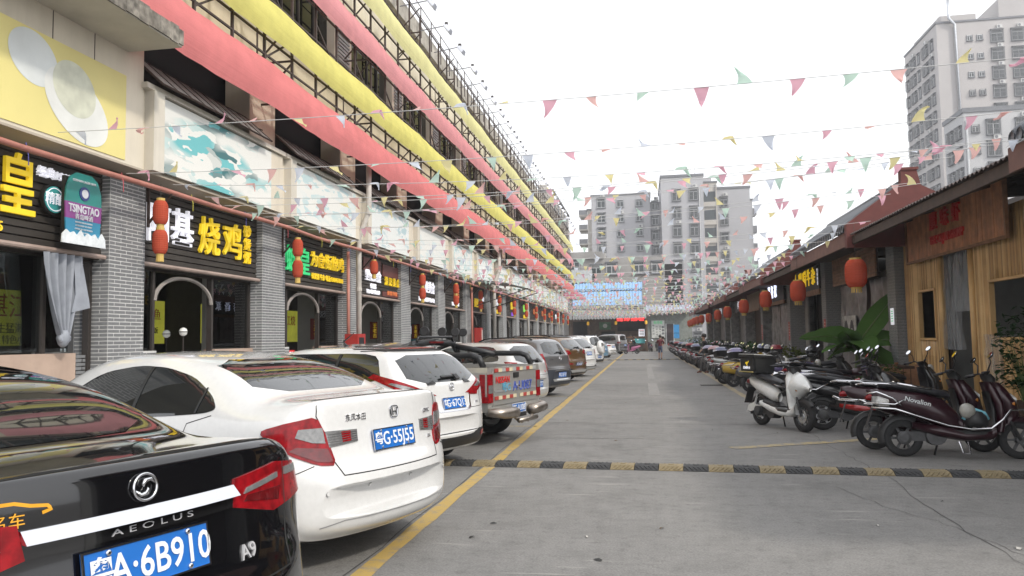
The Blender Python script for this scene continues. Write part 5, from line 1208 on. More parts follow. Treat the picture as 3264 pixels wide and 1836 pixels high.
        for x in (-.14, .14):
            for y in (.055, -.055): MB().lathe([(.009, .003), (.009, .01), (.004, .012)], 8, Matrix.Translation((x, y, 0))).build('bolt', mCHR, p)
        return p
def sedan_st(L, W, H, deck, lip=.03, roofu=1.5, gb=.64):
    w = W / 2
    return [(0, .37, .74 * w, .50, .69 * w, .565, .57 * w, .585, .59), (.008, .32, .85 * w, .53, .80 * w, .615, .66 * w, .635, .64), (.036, .28, .915 * w, .57, .88 * w, .675, .74 * w, .69, .695),
            (.085, .25, .935 * w, .62, .91 * w, .74, .77 * w, .765, .78), (.112, .235, .955 * w, .66, .93 * w, .87, .78 * w, deck - .13, deck - .115), (.118, .225, .965 * w, .69, .94 * w, .92, .78 * w, deck - .02, deck), (.165, .22, .972 * w, .70, .945 * w, .945, .78 * w, deck - .008, deck + .012),
            (.26, .20, .98 * w, .71, .95 * w, .975, .775 * w, deck - .01, deck + .006), (.45, .19, .99 * w, .73, .955 * w, .99, .755 * w, deck - .015, deck), (gb, .18, w, .745, .95 * w, 1.0, .72 * w, deck - .012, deck + .002), (gb + .18, .18, w, .75, .94 * w, 1.0, .69 * w, deck + .2 * (H - deck), deck + .28 * (H - deck)),
            (gb + .46, .18, w, .75, .93 * w, .99, .67 * w, deck + .53 * (H - deck), deck + .63 * (H - deck)), (roofu, .18, w, .75, .925 * w, .975, .66 * w, deck + .76 * (H - deck), H - .045), (roofu + .45, .18, w, .74, .925 * w, .96, .655 * w, H - .045, H), (roofu + 1.0, .18, w, .73, .925 * w, .945, .65 * w, H - .05, H - .003), (roofu + 1.4, .18, w, .72, .92 * w, .935, .645 * w, H - .12, H - .075),
            (roofu + 1.8, .18, w, .71, .91 * w, .92, .665 * w, H - .30, H - .25), (L - 1.05, .18, w, .70, .89 * w, .90, .71 * w, .97, 1.0), (L - .62, .19, .99 * w, .68, .87 * w, .82, .69 * w, .90, .93), (L - .27, .2, .96 * w, .64, .82 * w, .74, .63 * w, .80, .82), (L - .08, .24, .87 * w, .58, .73 * w, .66, .57 * w, .69, .70), (L, .32, .69 * w, .52, .57 * w, .58, .46 * w, .6, .6)]
def hatch_st(L, W, H, belt=.98, rake=.42, over=0, tw=.70):
    w = W / 2; g = H - belt
    return [(0, .44, .60 * w, .58, .54 * w, .64, .42 * w, .66, .66), (.015, .34, .80 * w, .60, .75 * w, .69, .60 * w, .71, .715), (.05, .28, .91 * w, .62, .88 * w, .76, .72 * w, .775, .78), (.075, .25, .95 * w, .68, .93 * w, .84, .80 * w, .86, .87),
            (.095, .24, .965 * w, .73, .945 * w, belt - .03, .82 * w, belt - .01, belt), (.125, .235, .972 * w, .76, .95 * w, belt + .01, .80 * w, belt + .12 * g, belt + .15 * g), (.125 + rake * .38, .23, .98 * w, .78, .95 * w, belt + .02, .77 * w, belt + .42 * g, belt + .47 * g), (.125 + rake * .75, .22, .985 * w, .8, .945 * w, belt + .02, .735 * w, belt + .72 * g, belt + .80 * g),
            (.125 + rake, .21, .99 * w, .8, .945 * w, belt + .02, tw * w, H - .105, H - .05), (.2 + rake, .2, .99 * w, .8, .945 * w, belt + .02, tw * w, H - .07, H - .022), (.9 + rake, .19, w, .8, .945 * w, belt + .01, tw * w, H - .045, H), (1.7 + rake, .19, w, .79, .945 * w, belt - .01, tw * w, H - .05, H - .005), (2.1 + rake, .19, w, .78, .94 * w, belt - .02, tw * w * .98, H - .11, H - .065),
            (2.55 + rake, .19, w, .76, .93 * w, belt - .03, tw * w * 1.0, H - .36, H - .31), (L - 1.0, .19, w, .74, .91 * w, belt - .05, .74 * w, belt + .03, belt + .06), (L - .6, .2, .98 * w, .7, .88 * w, belt - .12, .7 * w, belt - .05, belt - .02), (L - .2, .21, .94 * w, .66, .8 * w, belt - .24, .64 * w, belt - .18, belt - .15), (L - .06, .25, .85 * w, .6, .7 * w, .68, .56 * w, .71, .72), (L, .34, .66 * w, .55, .55 * w, .6, .45 * w, .62, .62)]
def mk_loc(px, py, th, u=.12):
    """ground origin of the car from the plate position"""
    t = rad(th); return (px + u * math.cos(t), py - u * math.sin(t), 0)
# --- 1 black sedan, nearest
W, L = 1.84, 4.9
c = Car('parked_car', 'black sedan with a chrome tail strip, nearest car at the bottom left', 'car', sedan_st(L, W, 1.47, 1.14, roofu=1.62, gb=.70), paint('black', (.004, .004, .005), .08), mk_loc(-1.66, 2.36, 18), 18, W, L, 3, cr=.26, sc=1.06)
c.decal('rear_window', mGLC, [(-.60, 1.165), (.60, 1.165), (.50, 1.415), (-.50, 1.415)], 0, 0, .004, .035, rnd=1)
c.decal('side_window', mGLC, [(-1.15, 1.04), (-1.5, 1.0), (-3.3, .97), (-3.05, 1.10), (-2.6, 1.33), (-2.2, 1.375), (-1.75, 1.37), (-1.45, 1.29)], 90, 0, .004, .06, True, rnd=2)
c.decal('chrome_strip', mCHR, [(-.37, .968), (.37, .968), (.37, 1.004), (-.37, 1.004)], 0, 0, .010, .06, tilt=.9)
c.decal('gloss_strip', mat('gloss_black', (.01, .01, .011), .06, var=0, coat=1), [(-.37, .925), (.37, .925), (.37, .965), (-.37, .965)], 0, 0, .008, .06)
tl = c.decal('tail_light', mTLR, [(.38, .925), (.62, .865), (.98, .90), (1.0, 1.0), (.66, 1.045), (.40, 1.022)], -18, 0, .010, .035, True)
c.decal('light_strip', mTLC, [(.44, .962), (.66, .985), (.66, 1.005), (.46, .982)], -18, 0, .016, .03, True); c.decal('light_strip', mTLD, [(.44, .935), (.66, .90), (.68, .95), (.46, .955)], -18, 0, .0135, .03, True); c.decal('light_strip', mTLC, [(.72, .985), (.83, .985), (.82, 1.015), (.72, 1.015)], -18, 0, .016, .03, True)
c.line([(.70, .87), (.70, 1.04)], -18, 0, .003, mirror=True, off=.017)
c.line([(-.66, .66), (-.70, .88)], 0, 0, mirror=True); c.line([(-.66, .655), (.66, .655)]); c.line([(-.66, 1.09), (-.70, 1.10), (-.62, 1.155), (.62, 1.155), (.70, 1.10), (.66, 1.09)], 0, 12)
c.plate(.84, '粤A·6B910')
mBDG = mat('badge_silver', (.58, .58, .6), .3, .3, var=0); c.txt('A E O L U S', .03, .944, .027, mBDG, sx=2.2); c.txt('A9', .42, .76, .075, mBDG, bold=.0005, depth=.004)
M = c.at(0, 1.062, 0, 0, .008) @ Matrix.Scale(.66, 4)
e = MB(); e.tube([(.062 * math.cos(a), .062 * math.sin(a), .004) for a in [2 * PI * i / 28 for i in range(28)]], .0075, 6, closed=True)
for a0 in (0, PI): e.tube([(r_ * math.cos(a0 + q), r_ * math.sin(a0 + q), .004) for q, r_ in [(.2, .055), (.9, .044), (1.6, .030), (2.3, .018), (3.0, .010)]], [.004, .011, .013, .009, .003], 6)
e.mesh('emblem', mCHR, True); em = ob('emblem', e.mesh('emblem', mCHR, True), c.t); em.matrix_local = M
c.line([(-.52, 1.052), (-.50, 1.066), (-.45, 1.082), (-.38, 1.08), (-.34, 1.068), (-.295, 1.062), (-.285, 1.05), (-.31, 1.044)], 0, 0, .005, mat('sticker_gold', (.7, .33, .02), .4), 'sticker')
c.txt('风名车', -.42, 1.03, .045, mat('sticker_gold'), depth=.001)
c.decal('bumper_valance', mBLK, [(-.70, .30), (.70, .30), (.74, .40), (-.74, .40)], 0, 0, .008, .06)
# --- 2 white sedan
W, L = 1.755, 4.55
mWHT = paint('white', (.66, .66, .655), .22)
c = Car('parked_car', 'white sedan with large red wraparound lights beside the black sedan', 'car', sedan_st(L, W, 1.455, 1.13), mWHT, mk_loc(-1.89, 5.58, 21), 21, W, L, 3, cr=.27, sc=1.06)
c.decal('rear_window', mGLC, [(-.585, 1.165), (.585, 1.165), (.49, 1.385), (-.49, 1.385)], 0, 0, .004, .035, rnd=1)
c.decal('side_window', mGLC, [(-1.0, 1.06), (-1.12, 1.03), (-1.7, .985), (-3.2, .95), (-2.95, 1.08), (-2.55, 1.29), (-2.1, 1.35), (-1.75, 1.335), (-1.4, 1.27), (-1.12, 1.15)], 90, 0, .004, .05, True, rnd=2)
c.line([(-1.92, .98), (-1.92, 1.34)], 90, 0, .018, mBLK, 'window_post', True, .008); c.line([(-1.20, 1.03), (-1.20, 1.20)], 90, 0, .010, mBLK, 'window_post', True, .008)
tl = c.decal('tail_light', mTLR, [(.49, .71), (.61, .72), (.80, .80), (.96, .915), (.95, .95), (.80, 1.0), (.62, 1.03), (.555, .90)], -38, 0, .008, .03, True, rnd=1)
c.decal('lamp_lens', mTLC, [(.565, .855), (.65, .865), (.76, .905), (.74, .955), (.585, .955)], -38, 0, .013, .03, True); c.decal('lamp_lens', mTLD, [(.51, .73), (.62, .745), (.80, .825), (.75, .845), (.55, .82)], -38, 0, .0115, .03, True)
c.decal('reverse_light', mTLC, [(.34, .845), (.56, .825), (.58, .93), (.34, .925)], 0, 0, .008, .03, True)
for i in range(5): c.line([(.345, .856 + i * .014), (.565, .842 + i * .0165)], 0, 0, .002, mCHR, 'lamp_rib', True, .0125)
c.decal('lamp_lens', mTLR, [(.395, .855), (.46, .85), (.465, .918), (.395, .92)], 0, 0, .0105, .03, True)
c.plate(.835, '粤G·55J55')
c.line([(-.58, .83), (-.50, .645), (.50, .645), (.58, .83)], 0, 0, .004); c.line([(.585, .93), (.63, 1.03), (.62, 1.10)], 0, 0, .004, mirror=True)
c.line([(-.60, 1.155), (.60, 1.155)], 0, 10, .003)
c.line([(-.60, .72), (-.78, .66), (-1.02, .62)], 45, 0, .003, mirror=True)
c.txt('东风本田', -.34, 1.0, .052, mCHR, sx=.85); c.txt('CIVIC', .46, .98, .042, mCHR, bold=.001); c.txt('EXi', .46, .79, .035, mCHR)
M = c.at(.03, 1.01, 0, 0, .006)
e = MB(); e.tube([(x * .045, y * .04, .003) for x, y in chaikin([(-1, 1), (1, 1), (.8, -1), (-.8, -1)], 2)], .005, 6, closed=True); e.bar((-.022, .028, .004), (-.016, -.028, .004), .008); e.bar((.022, .028, .004), (.016, -.028, .004), .008); e.bar((-.02, 0, .004), (.02, 0, .004), .008)
em = ob('emblem', e.mesh('emblem', mCHR), c.t); em.matrix_local = M
for r in (-.62, -.22, .22, .62):
    o = ob('parking_sensor', MB().lathe([(.012, 0), (.012, .004), (.009, .005)], 12).mesh('sensor', mWHT), c.t); o.matrix_local = c.at(r, .54, 0, 0, .001)
    o = ob('sensor_ring', MB().lathe([(.0145, 0), (.0145, .0015)], 12).mesh('ring', mat('gap_grey', (.25, .25, .25), .6)), c.t); o.matrix_local = c.at(r, .54, 0, 0, .001)
c.line([(-.66, .33), (-.5, .36), (.5, .36), (.66, .33)], 0, 0, .004, mat('gap_grey')); c.line([(-1.35, .32), (-1.55, .55), (-1.62, .95)], 90, 0, .003, mirror=True); c.line([(-1.02, 1.02), (-1.25, .96), (-1.28, .8)], 90, 0, .003, mirror=False)
# --- generic hatch details
def hatch(name, label, L, W, H, pm, px, py, th, belt, plate, pz, rake=.42, lo=None, tl=None, tcol=None, level=2, glass_h=None, tw=.70, spoiler=None, rails=None, clear=True, sc=1.06, cat='car', side=None, sidebot=None, wiper=True):
    c = Car(name, label, cat, hatch_st(L, W, H, belt, rake, tw=tw), pm, mk_loc(px, py, th, .1), th, W, L, level, cr=.20, arch=((.92, .35), (L - .9, .35)), wr=.325, sc=sc)
    w = W / 2; g = H - belt; gh = glass_h or (belt + .10 * g, belt + .84 * g)
    c.decal('rear_window', mGLC, [(-.76 * w, gh[0]), (.76 * w, gh[0]), (.66 * w, gh[1]), (-.66 * w, gh[1])], 0, 0, .004, .05, rnd=1)
    c.decal('side_window', mGLC, side or [(-.55, belt + .22 * g), (-.75, belt + .07), (-L + 1.25, belt + .02), (-L + 1.55, belt + .3 * g), (-L + 2.0, belt + .72 * g), (-L + 2.3, belt + .80 * g), (-1.0, belt + .82 * g), (-.72, belt + .74 * g)], 90, 0, .004, .07, True, rnd=1)
    for u in (1.35, 2.3): c.line([(-u, belt + .05), (-u, belt + .80 * g)], 90, 0, .025, mBLK, 'window_post', True, .008)
    t = tl or [(.45, belt - .16), (.62, belt - .2), (.92, belt - .12), (.98, belt + .02), (.62, belt + .04)]
    c.decal('tail_light', tcol or mTLR, t, -35, 0, .008, .04, True)
    if clear:
        cx = sum(p[0] for p in t) / len(t); cz = sum(p[1] for p in t) / len(t)
        c.decal('lamp_lens', mTLC, [(cx + (x - cx) * .5, cz + (z - cz) * .38) for x, z in t], -35, 0, .012, .04, True)
    if lo: c.decal('lower_bumper', lo, [(-.96 * w, .28), (.96 * w, .28), (.98 * w, .46), (-.98 * w, .46)], 0, 0, .006, .07)
    c.line([(-.80 * w, belt - .02), (-.74 * w, .74), (.74 * w, .74), (.80 * w, belt - .02)], 0, 0, .004)
    c.plate(pz, plate)
    if wiper: M = c.at(.12, gh[0] + .05, 0, 0, .015); wv = MB(); wv.box(-.28, .05, -.012, .012, 0, .02); wv.box(-.02, .06, -.06, .02, 0, .03); q = ob('rear_wiper', wv.mesh('wiper', mBLK), c.t); q.matrix_local = M
    if spoiler: c.decal('spoiler', spoiler, [(-.66 * w, belt + .86 * g), (.66 * w, belt + .86 * g), (.62 * w, belt + .97 * g), (-.62 * w, belt + .97 * g)], 0, 0, .03, .05)
    if rails:
        for sg in (-1, 1):
            pts = []
            for u in (rake + .35, rake + .5, rake + 1.1, rake + 1.8, rake + 2.0):
                p = c.bvh.ray_cast(Vector((u, sg * .60 * w, 4)), Vector((0, 0, -1)))[0]; pts.append(p + Vector((0, 0, .012 if u in (rake + .35, rake + 2.0) else .05)))
            MB().tube(pts, .02, 6).build('roof_rail', rails, c.t, True)
    return c
mHB = None
def emblem(c, z, r=0, kind='h'):
    e = MB()
    if kind == 'h': e.tube([(x * .045, y * .045, .003) for x, y in chaikin([(-1, 1), (1, 1), (.8, -1), (-.8, -1)], 2)], .006, 6, closed=True); e.bar((-.02, .03, .004), (-.016, -.03, .004), .01); e.bar((.02, .03, .004), (.016, -.03, .004), .01); e.bar((-.02, 0, .004), (.02, 0, .004), .01)
    else:
        e.tube([(.05 * math.cos(a), .05 * math.sin(a), .003) for a in [2 * PI * i / 20 for i in range(20)]], .008, 6, closed=True)
        if kind == 'v': e.tube([(-.035, .03, .004), (0, -.035, .004), (.035, .03, .004)], .006, 5); e.bar((-.02, .04, .004), (0, .0, .004), .008); e.bar((.02, .04, .004), (0, .0, .004), .008)
        else: e.bar((-.06, 0, .004), (.06, 0, .004), .02)
    q = ob('emblem', e.mesh('emblem', mCHR, True), c.t); q.matrix_local = c.at(r, z, 0, 0, .006)
# --- 3 white wagon
c = hatch('parked_car', 'white estate wagon with a black roof spoiler next to the silver pickup', 4.66, 1.775, 1.54, mWHT, -2.38, 9.37, 23, 1.03, '粤G·67Q13', .82, .50, mBLK, [(.30, .93), (.52, .90), (.80, 1.0), (1.08, 1.16), (1.02, 1.20), (.62, 1.06)], level=3, glass_h=(1.085, 1.42), spoiler=mBLK, sc=1.0)
c.decal('brake_light', mTLR, [(-.42, 1.485), (.42, 1.485), (.42, 1.50), (-.42, 1.50)], 0, 0, .036, .05); emblem(c, 1.02)
c.decal('tail_light', mTLR, [(.37, .905), (.60, .89), (.66, .98), (.60, .985), (.40, .945)], 0, 0, .009, .03, True)
c.decal('chrome_trim', mCHR, [(-.40, .90), (-.36, .75), (-.30, .72), (.30, .72), (.36, .75), (.40, .90), (.37, .90), (.33, .77), (.28, .745), (-.28, .745), (-.33, .77), (-.37, .90)], 0, 0, .007, .05)
c.decal('reflector', mTLR, [(.60, .36), (.72, .37), (.72, .43), (.60, .42)], 0, 0, .012, .04, True); c.txt('JADE', .55, .80, .04, mCHR); c.txt('东风本田', -.55, .80, .045, mCHR)
MB().tube([(1.9, 0, 1.53), (1.95, 0, 1.60), (1.75, 0, 1.72)], [.03, .012, .004], 6).build('aerial', mBLK, c.t)
# --- 5..12 (pickup is built below)
mSIL = paint('silver', (.42, .43, .43), .3, .45); mSIL2 = paint('pale_silver', (.56, .565, .56), .3, .3)
c = hatch('parked_car', 'silver small hatchback partly hidden behind the pickup', 4.0, 1.70, 1.45, mSIL2, -2.4, 17.2, 19, .96, '粤GK2777', .55, .34, None, [(.60, .80), (.86, .84), (.88, 1.04), (.64, 1.02)], glass_h=(1.0, 1.36)); emblem(c, .89, 0, 'v'); c.txt('POLO', -.45, .92, .04, mCHR); c.txt('R', .42, .80, .07, mSR)
c = hatch('parked_car', 'graphite grey hatchback with dark bumper and red white lights', 4.42, 1.7, 1.53, paint('graphite', (.16, .16, .165), .3, .5), -2.3, 21.4, 21, 1.02, '粤G13F10', .55, .30, None, [(.62, .80), (.88, .84), (.90, 1.10), (.70, 1.12)], glass_h=(1.09, 1.42), rails=mBLK); emblem(c, .98, 0, 'n'); c.decal('lower_bumper', mat('bumper_navy', (.03, .035, .045), .5), [(-.84, .30), (.84, .30), (.84, .70), (-.84, .70)], 0, 0, .006, .06); c.decal('bumper_lip', mSIL, [(-.45, .40), (.45, .40), (.5, .46), (-.5, .46)], 0, 0, .012, .06); c.txt('XTRONIC', -.45, .96, .04, mCHR)
c.plate(.56, '粤G13F10', off=.02)
c = hatch('parked_car', 'bronze brown sport utility with wide red lights', 4.7, 1.87, 1.62, paint('bronze', (.15, .085, .035), .3, .45), -2.4, 28.4, 22, 1.06, '粤G·602JS', .62, .50, mBLK, [(.42, .97), (.92, .91), (1.02, 1.0), (.98, 1.07), (.55, 1.10)], glass_h=(1.13, 1.45), spoiler=mBLK, rails=mBLK); emblem(c, 1.08, .05, 'n'); c.decal('reflector', mTLR, [(.45, .60), (.72, .62), (.72, .66), (.45, .64)], 0, 0, .01, .05, True); c.decal('skid_plate', mSIL, [(-.5, .33), (.5, .33), (.6, .42), (-.6, .42)], 0, 0, .014, .06); c.txt('Dongfeng', .1, 1.0, .05, mCHR)
c = hatch('parked_car', 'white sport utility behind the bronze one', 4.6, 1.84, 1.57, mWHT, -2.25, 32.1, 22, 1.04, '粤GH8N1', .90, .44, mBLK, [(.66, .90), (.94, .92), (.94, 1.04), (.68, 1.04)], clear=False, rails=mSIL); c.decal('skid_plate', mSIL, [(-.6, .30), (.6, .30), (.66, .38), (-.66, .38)], 0, 0, .014, .06)
c = hatch('parked_car', 'white off-roader with a round spare wheel cover on its tail', 4.5, 1.81, 1.64, mWHT, -2.4, 42, 20, 1.04, '粤G9T25', .55, .22, mBLK, None, rails=mBLK, wiper=False)
e = MB().lathe([(.31, 0), (.34, .05), (.34, .16), (.31, .20), (.1, .21)], 24); q = ob('spare_wheel_cover', e.mesh('cover', mWHT, True), c.t); q.matrix_local = c.at(0.08, 1.0, 0, 0, .0); pr = MB()
for i in range(3): pr.box(-.15 + i * .1, -.09 + i * .1, .02 + i * .02, .2, .205, .214)
pr.build('cover_print', mBLK, q)
c = hatch('parked_car', 'light blue hatchback between the spare-wheel off-roader and a white sedan', 4.2, 1.78, 1.46, paint('light_blue', (.16, .30, .42), .3, .2), -2.5, 50, 21, .98, '粤G5A37', .80, .40, mBLK, [(.66, .92), (.94, .95), (.94, 1.06), (.68, 1.06)])
W, L = 1.78, 4.6
c = Car('parked_car', 'white far sedan with slanted red lights beside the grey van', 'car', sedan_st(L, W, 1.40, 1.06), mWHT, mk_loc(-2.4, 62, 22), 22, W, L, 2, cr=.27)
c.decal('rear_window', mGLC, [(-.585, 1.10), (.585, 1.10), (.49, 1.35), (-.49, 1.35)], 0, 0, .004, .06); c.decal('side_window', mGLC, [(-1.0, 1.06), (-3.2, .95), (-2.55, 1.29), (-2.1, 1.36), (-1.4, 1.28)], 90, 0, .004, .08, True); c.decal('tail_light', mTLR, [(.36, .93), (.60, .90), (1.05, .96), (1.06, 1.02), (.45, 1.0)], -35, 0, .008, .05, True); c.plate(.86, '粤G22L9'); c.decal('lower_bumper', mBLK, [(-.7, .28), (.7, .28), (.74, .42), (-.74, .42)], 0, 0, .006, .08)
c = hatch('parked_van', 'grey two-tone van at the far end of the parked cars', 4.9, 1.78, 1.80, paint('van_grey', (.30, .30, .31), .3, .4), -1.75, 74, 24, 1.15, '粤G77B1', .80, .16, mat('van_dark', (.07, .07, .075), .5), [(.66, .98), (.94, .98), (.94, 1.10), (.68, 1.10)], tw=.80, cat='van', glass_h=(1.24, 1.64)); c.decal('lower_body', mat('van_dark'), [(-4.6, .32), (-.25, .32), (-.25, .95), (-4.6, .95)], 90, 0, .003, .15, True); c.decal('tail_band', mat('van_dark'), [(-.8, .5), (.8, .5), (.8, .94), (-.8, .94)], 0, 0, .005, .1); c.plate(.80, '粤G77B1', off=.02)
# --- 4 pickup
PK = thing('pickup_truck', 'silver pickup with black roll bar and red white tailgate tape', 'pickup truck', (-1.90, 11.95, 0), (0, 0, rad(180 - 18)), 'cars parked along the left side')
mPK = paint('pickup_silver', (.40, .39, .37), .33, .4)
def hull(prof, name, m, parent, bev=.03):
    """closed loft of rings (u,[(y,z)...] half) mirrored"""
    k = MB(); rows = []
    for u, h in prof: rows.append([(u, y, z) for y, z in h] + [(u, -y, z) for y, z in h[::-1]])
    k.grid(rows, True); n = len(rows[0]); k.f.append(list(range(n))); k.mi.append(0); k.f.append([len(k.v) - 1 - i for i in range(n)]); k.mi.append(0)
    me = k.mesh(name, m); b = bmesh.new(); b.from_mesh(me); bmesh.ops.recalc_face_normals(b, faces=b.faces)
    if bev: bmesh.ops.bevel(b, geom=[e for e in b.edges if e.calc_face_angle(0) > .5], offset=bev, segments=2, affect='EDGES')
    for f in b.faces: f.smooth = True
    b.to_mesh(me); b.free(); me.set_sharp_from_angle(angle=rad(50)); return ob(name, me, parent)
for sg in (-1, 1):
    k = MB(); k.grid([[(u, sg * .74, 1.18), (u, sg * .86, 1.18), (u, sg * .885, 1.10), (u, sg * .89, .80), (u, sg * .86, .52), (u, sg * .74, .52)] for u in (.12, .3, 1.0, 2.05)], True); k.f += [[0, 1, 2, 3, 4, 5]]; k.mi += [0]; k.build('bed_side', mPK, PK)
    tlm = MB().box(.10, .16, sg * .74, sg * .885, .66, 1.08).build('tail_light', mTLR, PK); MB().box(.092, .1, sg * .75, sg * .875, .80, .92).build('lens', mTLC, tlm); MB().box(.15, .24, sg * .886, sg * .893, .66, 1.08).build('lens', mTLR, tlm)
    MB().box(.13, .14, sg * .64, sg * .86, 1.10, 1.15).build('tape', mat('tape_red', (.40, .06, .05), .4), PK)
    for u in (.95, 3.95):
        wo_ = ob('wheel', wheel_mb(.355, .24).mesh('tyre', mTYR, True), PK); wo_.matrix_local = Matrix.Translation((u, sg * .76, .355)) @ Matrix.Rotation(rad(90), 4, 'X'); MB().lathe([(.23, -.1), (.2, -.04), (.05, -.02), (.05, .02), (.2, .04), (.23, .1)], 18, cap=False).build('rim', mRIM, wo_)
        MB().grid([[(u + .44 * math.cos(a), sg * y, .355 + .44 * math.sin(a)) for a in [PI * i / 10 for i in range(11)]] for y in (.60, .93)]).build('wheel_flare', mPK, PK, True)
MB().box(.12, 2.1, -.80, .80, .55, .60).build('bed_floor', mBLK, PK); MB().box(.25, 5.0, -.5, .5, .38, .54).build('chassis', mBLK, PK)
tg = hull([(.10, [(.735, .60), (.735, 1.18)]), (.17, [(.735, .60), (.735, 1.18)])], 'tailgate', mPK, PK, .015)
MB().box(.094, .10, -.70, .70, .80, .83).build('crease', mat('gap_grey'), tg)
hl = MB().box(.088, .1, -.09, .09, 1.0, 1.08).build('handle', mBLK, tg)
MT = lambda r, z, off=.0: Matrix(((0, 0, -1, .096 - off), (-1, 0, 0, -r), (0, 1, 0, z), (0, 0, 0, 1)))
mTW = mat('tape_cream', (.62, .55, .38), .4)
for z in (1.105, .69):
    for i in range(12):
        if z < 1 and i in (6,): continue
        x = -.70 + i * .117; MB().box(.086, .094, -x - .112, -x, z, z + .055).build('tape', [mat('tape_red'), mTW, mSIL2][i % 3 if z > 1 else i % 2], tg)
text('NISSAN', MT(-.44, .98, .004), .14, mSR, tg, bold=.001, sx=.95)
text('A·U087', MT(.22, .86, .004), .21, mat('spray_blue', (.06, .10, .40), .5), tg, sx=1.0); text('粤G', MT(-.33, .86, .004), .16, mat('spray_cyan', (.13, .38, .55), .5), tg)
MB().lathe([(.03, 0), (.025, .03), (.01, .035)], 12, MT(.05, .86)).build('lock_knob', mCHR, tg)
hull([(.06, [(.80, .46), (.80, .60)]), (.2, [(.84, .46), (.84, .60)])], 'rear_skirt', mPK, PK, .02)
mDUL = mat('dull_steel', (.34, .30, .26), .35, .9, var=.3, scale=6)
st_ = MB().box(-.02, .1, -.12, .28, .40, .46).build('bumper_step', mBLK, PK)
for sg in (-1, 1):
    hull([(-.14, [(.075, -.07), (.075, .07)]), (.0, [(.075, -.07), (.075, .07)])], 'x', mDUL, None, 0) if False else None
    MB().tube([(-.02, sg * .26, .48), (-.06, sg * .42, .49), (-.04, sg * .70, .50), (.12, sg * .86, .52)], [.085, .085, .08, .06], 10).build('bumper_tube', mDUL, PK, True)
    MB().tube([(-.02, sg * .30, .43), (-.05, sg * .26, .38), (-.05, sg * .1, .33)], .03, 8).build('bumper_bracket', mDUL, PK, True)
MB().tube([(-.10, -.32, .36), (-.10, .30, .36)], .035, 8).build('step_tube', mDUL, PK, True)
class _P: pass
pp = _P(); pp.t = PK; Car.plate(pp, 0, '粤G·AU087', M=Matrix(((0, 0, -1, .05), (-1, 0, 0, .0), (0, 1, 0, .53), (0, 0, 0, 1))), frame=False)
mROL = mat('roll_bar_black', (.015, .016, .018), .45)
rb = ob('roll_bar', None, PK)
for sg in (-1, 1):
    MB().tube([(.22, sg * .80, 1.18), (.30, sg * .80, 1.32), (.42, sg * .80, 1.36), (1.05, sg * .80, 1.36), (1.25, sg * .78, 1.30), (1.30, sg * .78, 1.18)], .048, 10).build('side_rail', mROL, rb, True)
    MB().tube([(1.62, sg * .78, 1.18), (1.62, sg * .72, 1.40), (1.64, sg * .60, 1.54), (1.64, 0, 1.57)], .055, 10).build('hoop', mROL, rb, True)
    MB().tube([(1.62, sg * .66, 1.49), (1.25, sg * .74, 1.42), (.9, sg * .79, 1.34)], .05, 10).build('stay', mROL, rb, True)
    MB().tube([(1.98, sg * .74, 1.18), (1.98, sg * .68, 1.45), (1.66, sg * .6, 1.54)], .04, 8).build('stay', mROL, rb, True)
MB().tube([(1.6, -.55, 1.57), (1.6, -.5, 1.65), (1.6, .5, 1.65), (1.6, .55, 1.57)], .022, 8).build('light_bar', mROL, rb, True); MB().box(1.57, 1.6, -.2, .2, 1.55, 1.58).build('stop_lamp', mTLD, rb)
cabst = [(2.08, [(.80, .55), (.86, .9), (.84, 1.10), (.66, 1.50), (.0, 1.54)]), (2.4, [(.82, .5), (.88, .9), (.85, 1.10), (.67, 1.52), (.0, 1.57)]), (3.4, [(.82, .5), (.88, .9), (.85, 1.08), (.66, 1.50), (.0, 1.55)]), (4.05, [(.82, .5), (.88, .9), (.84, 1.08), (.76, 1.12), (.0, 1.16)]), (4.9, [(.80, .5), (.84, .85), (.80, .98), (.7, 1.02), (.0, 1.05)]), (5.05, [(.74, .52), (.78, .8), (.74, .9), (.6, .94), (.0, .96)])]
hull(cabst, 'cab', mPK, PK, .03)
k = MB(); k.add([(2.06, -.70, 1.15), (2.06, .70, 1.15), (2.062, .60, 1.44), (2.062, -.60, 1.44)], [(0, 3, 2, 1)]); k.build('rear_window', mGLC, PK)
for sg in (-1, 1): MB().add([(2.3, sg * .868, 1.11), (3.75, sg * .868, 1.08), (3.35, sg * .72, 1.43), (2.35, sg * .72, 1.45)], [(0, 1, 2, 3)]).build('side_window', mGLC, PK)
# ------------------------------------------------------------------ scooters and motorbikes
def loftx(st, n=14, p=2.4):
    """rings round local X: (x, half width, z centre, half height)"""
    rows = []
    for x, hw, zc, hh in st:
        r = []
        for i in range(n):
            a = 2 * PI * i / n; ca, sa = math.cos(a), math.sin(a)
            r.append((x, hw * math.copysign(abs(ca) ** (2 / p), ca), zc + hh * math.copysign(abs(sa) ** (2 / p), sa)))
        rows.append(r)
    k = MB().grid(rows, True); k.f += [list(range(n)), [len(k.v) - 1 - i for i in range(n)]]; k.mi += [0, 0]; return k
def loftz(st, n=14, p=2.4):
    """rings round local Z: (z, x centre, half x, half y)"""
    rows = []
    for z, xc, hx, hy in st:
        r = []
        for i in range(n):
            a = 2 * PI * i / n; ca, sa = math.cos(a), math.sin(a); r.append((xc + hx * math.copysign(abs(ca) ** (2 / p), ca), hy * math.copysign(abs(sa) ** (2 / p), sa), z))
        rows.append(r)
    k = MB().grid(rows, True); k.f += [list(range(n)), [len(k.v) - 1 - i for i in range(n)]]; k.mi += [0, 0]; return k
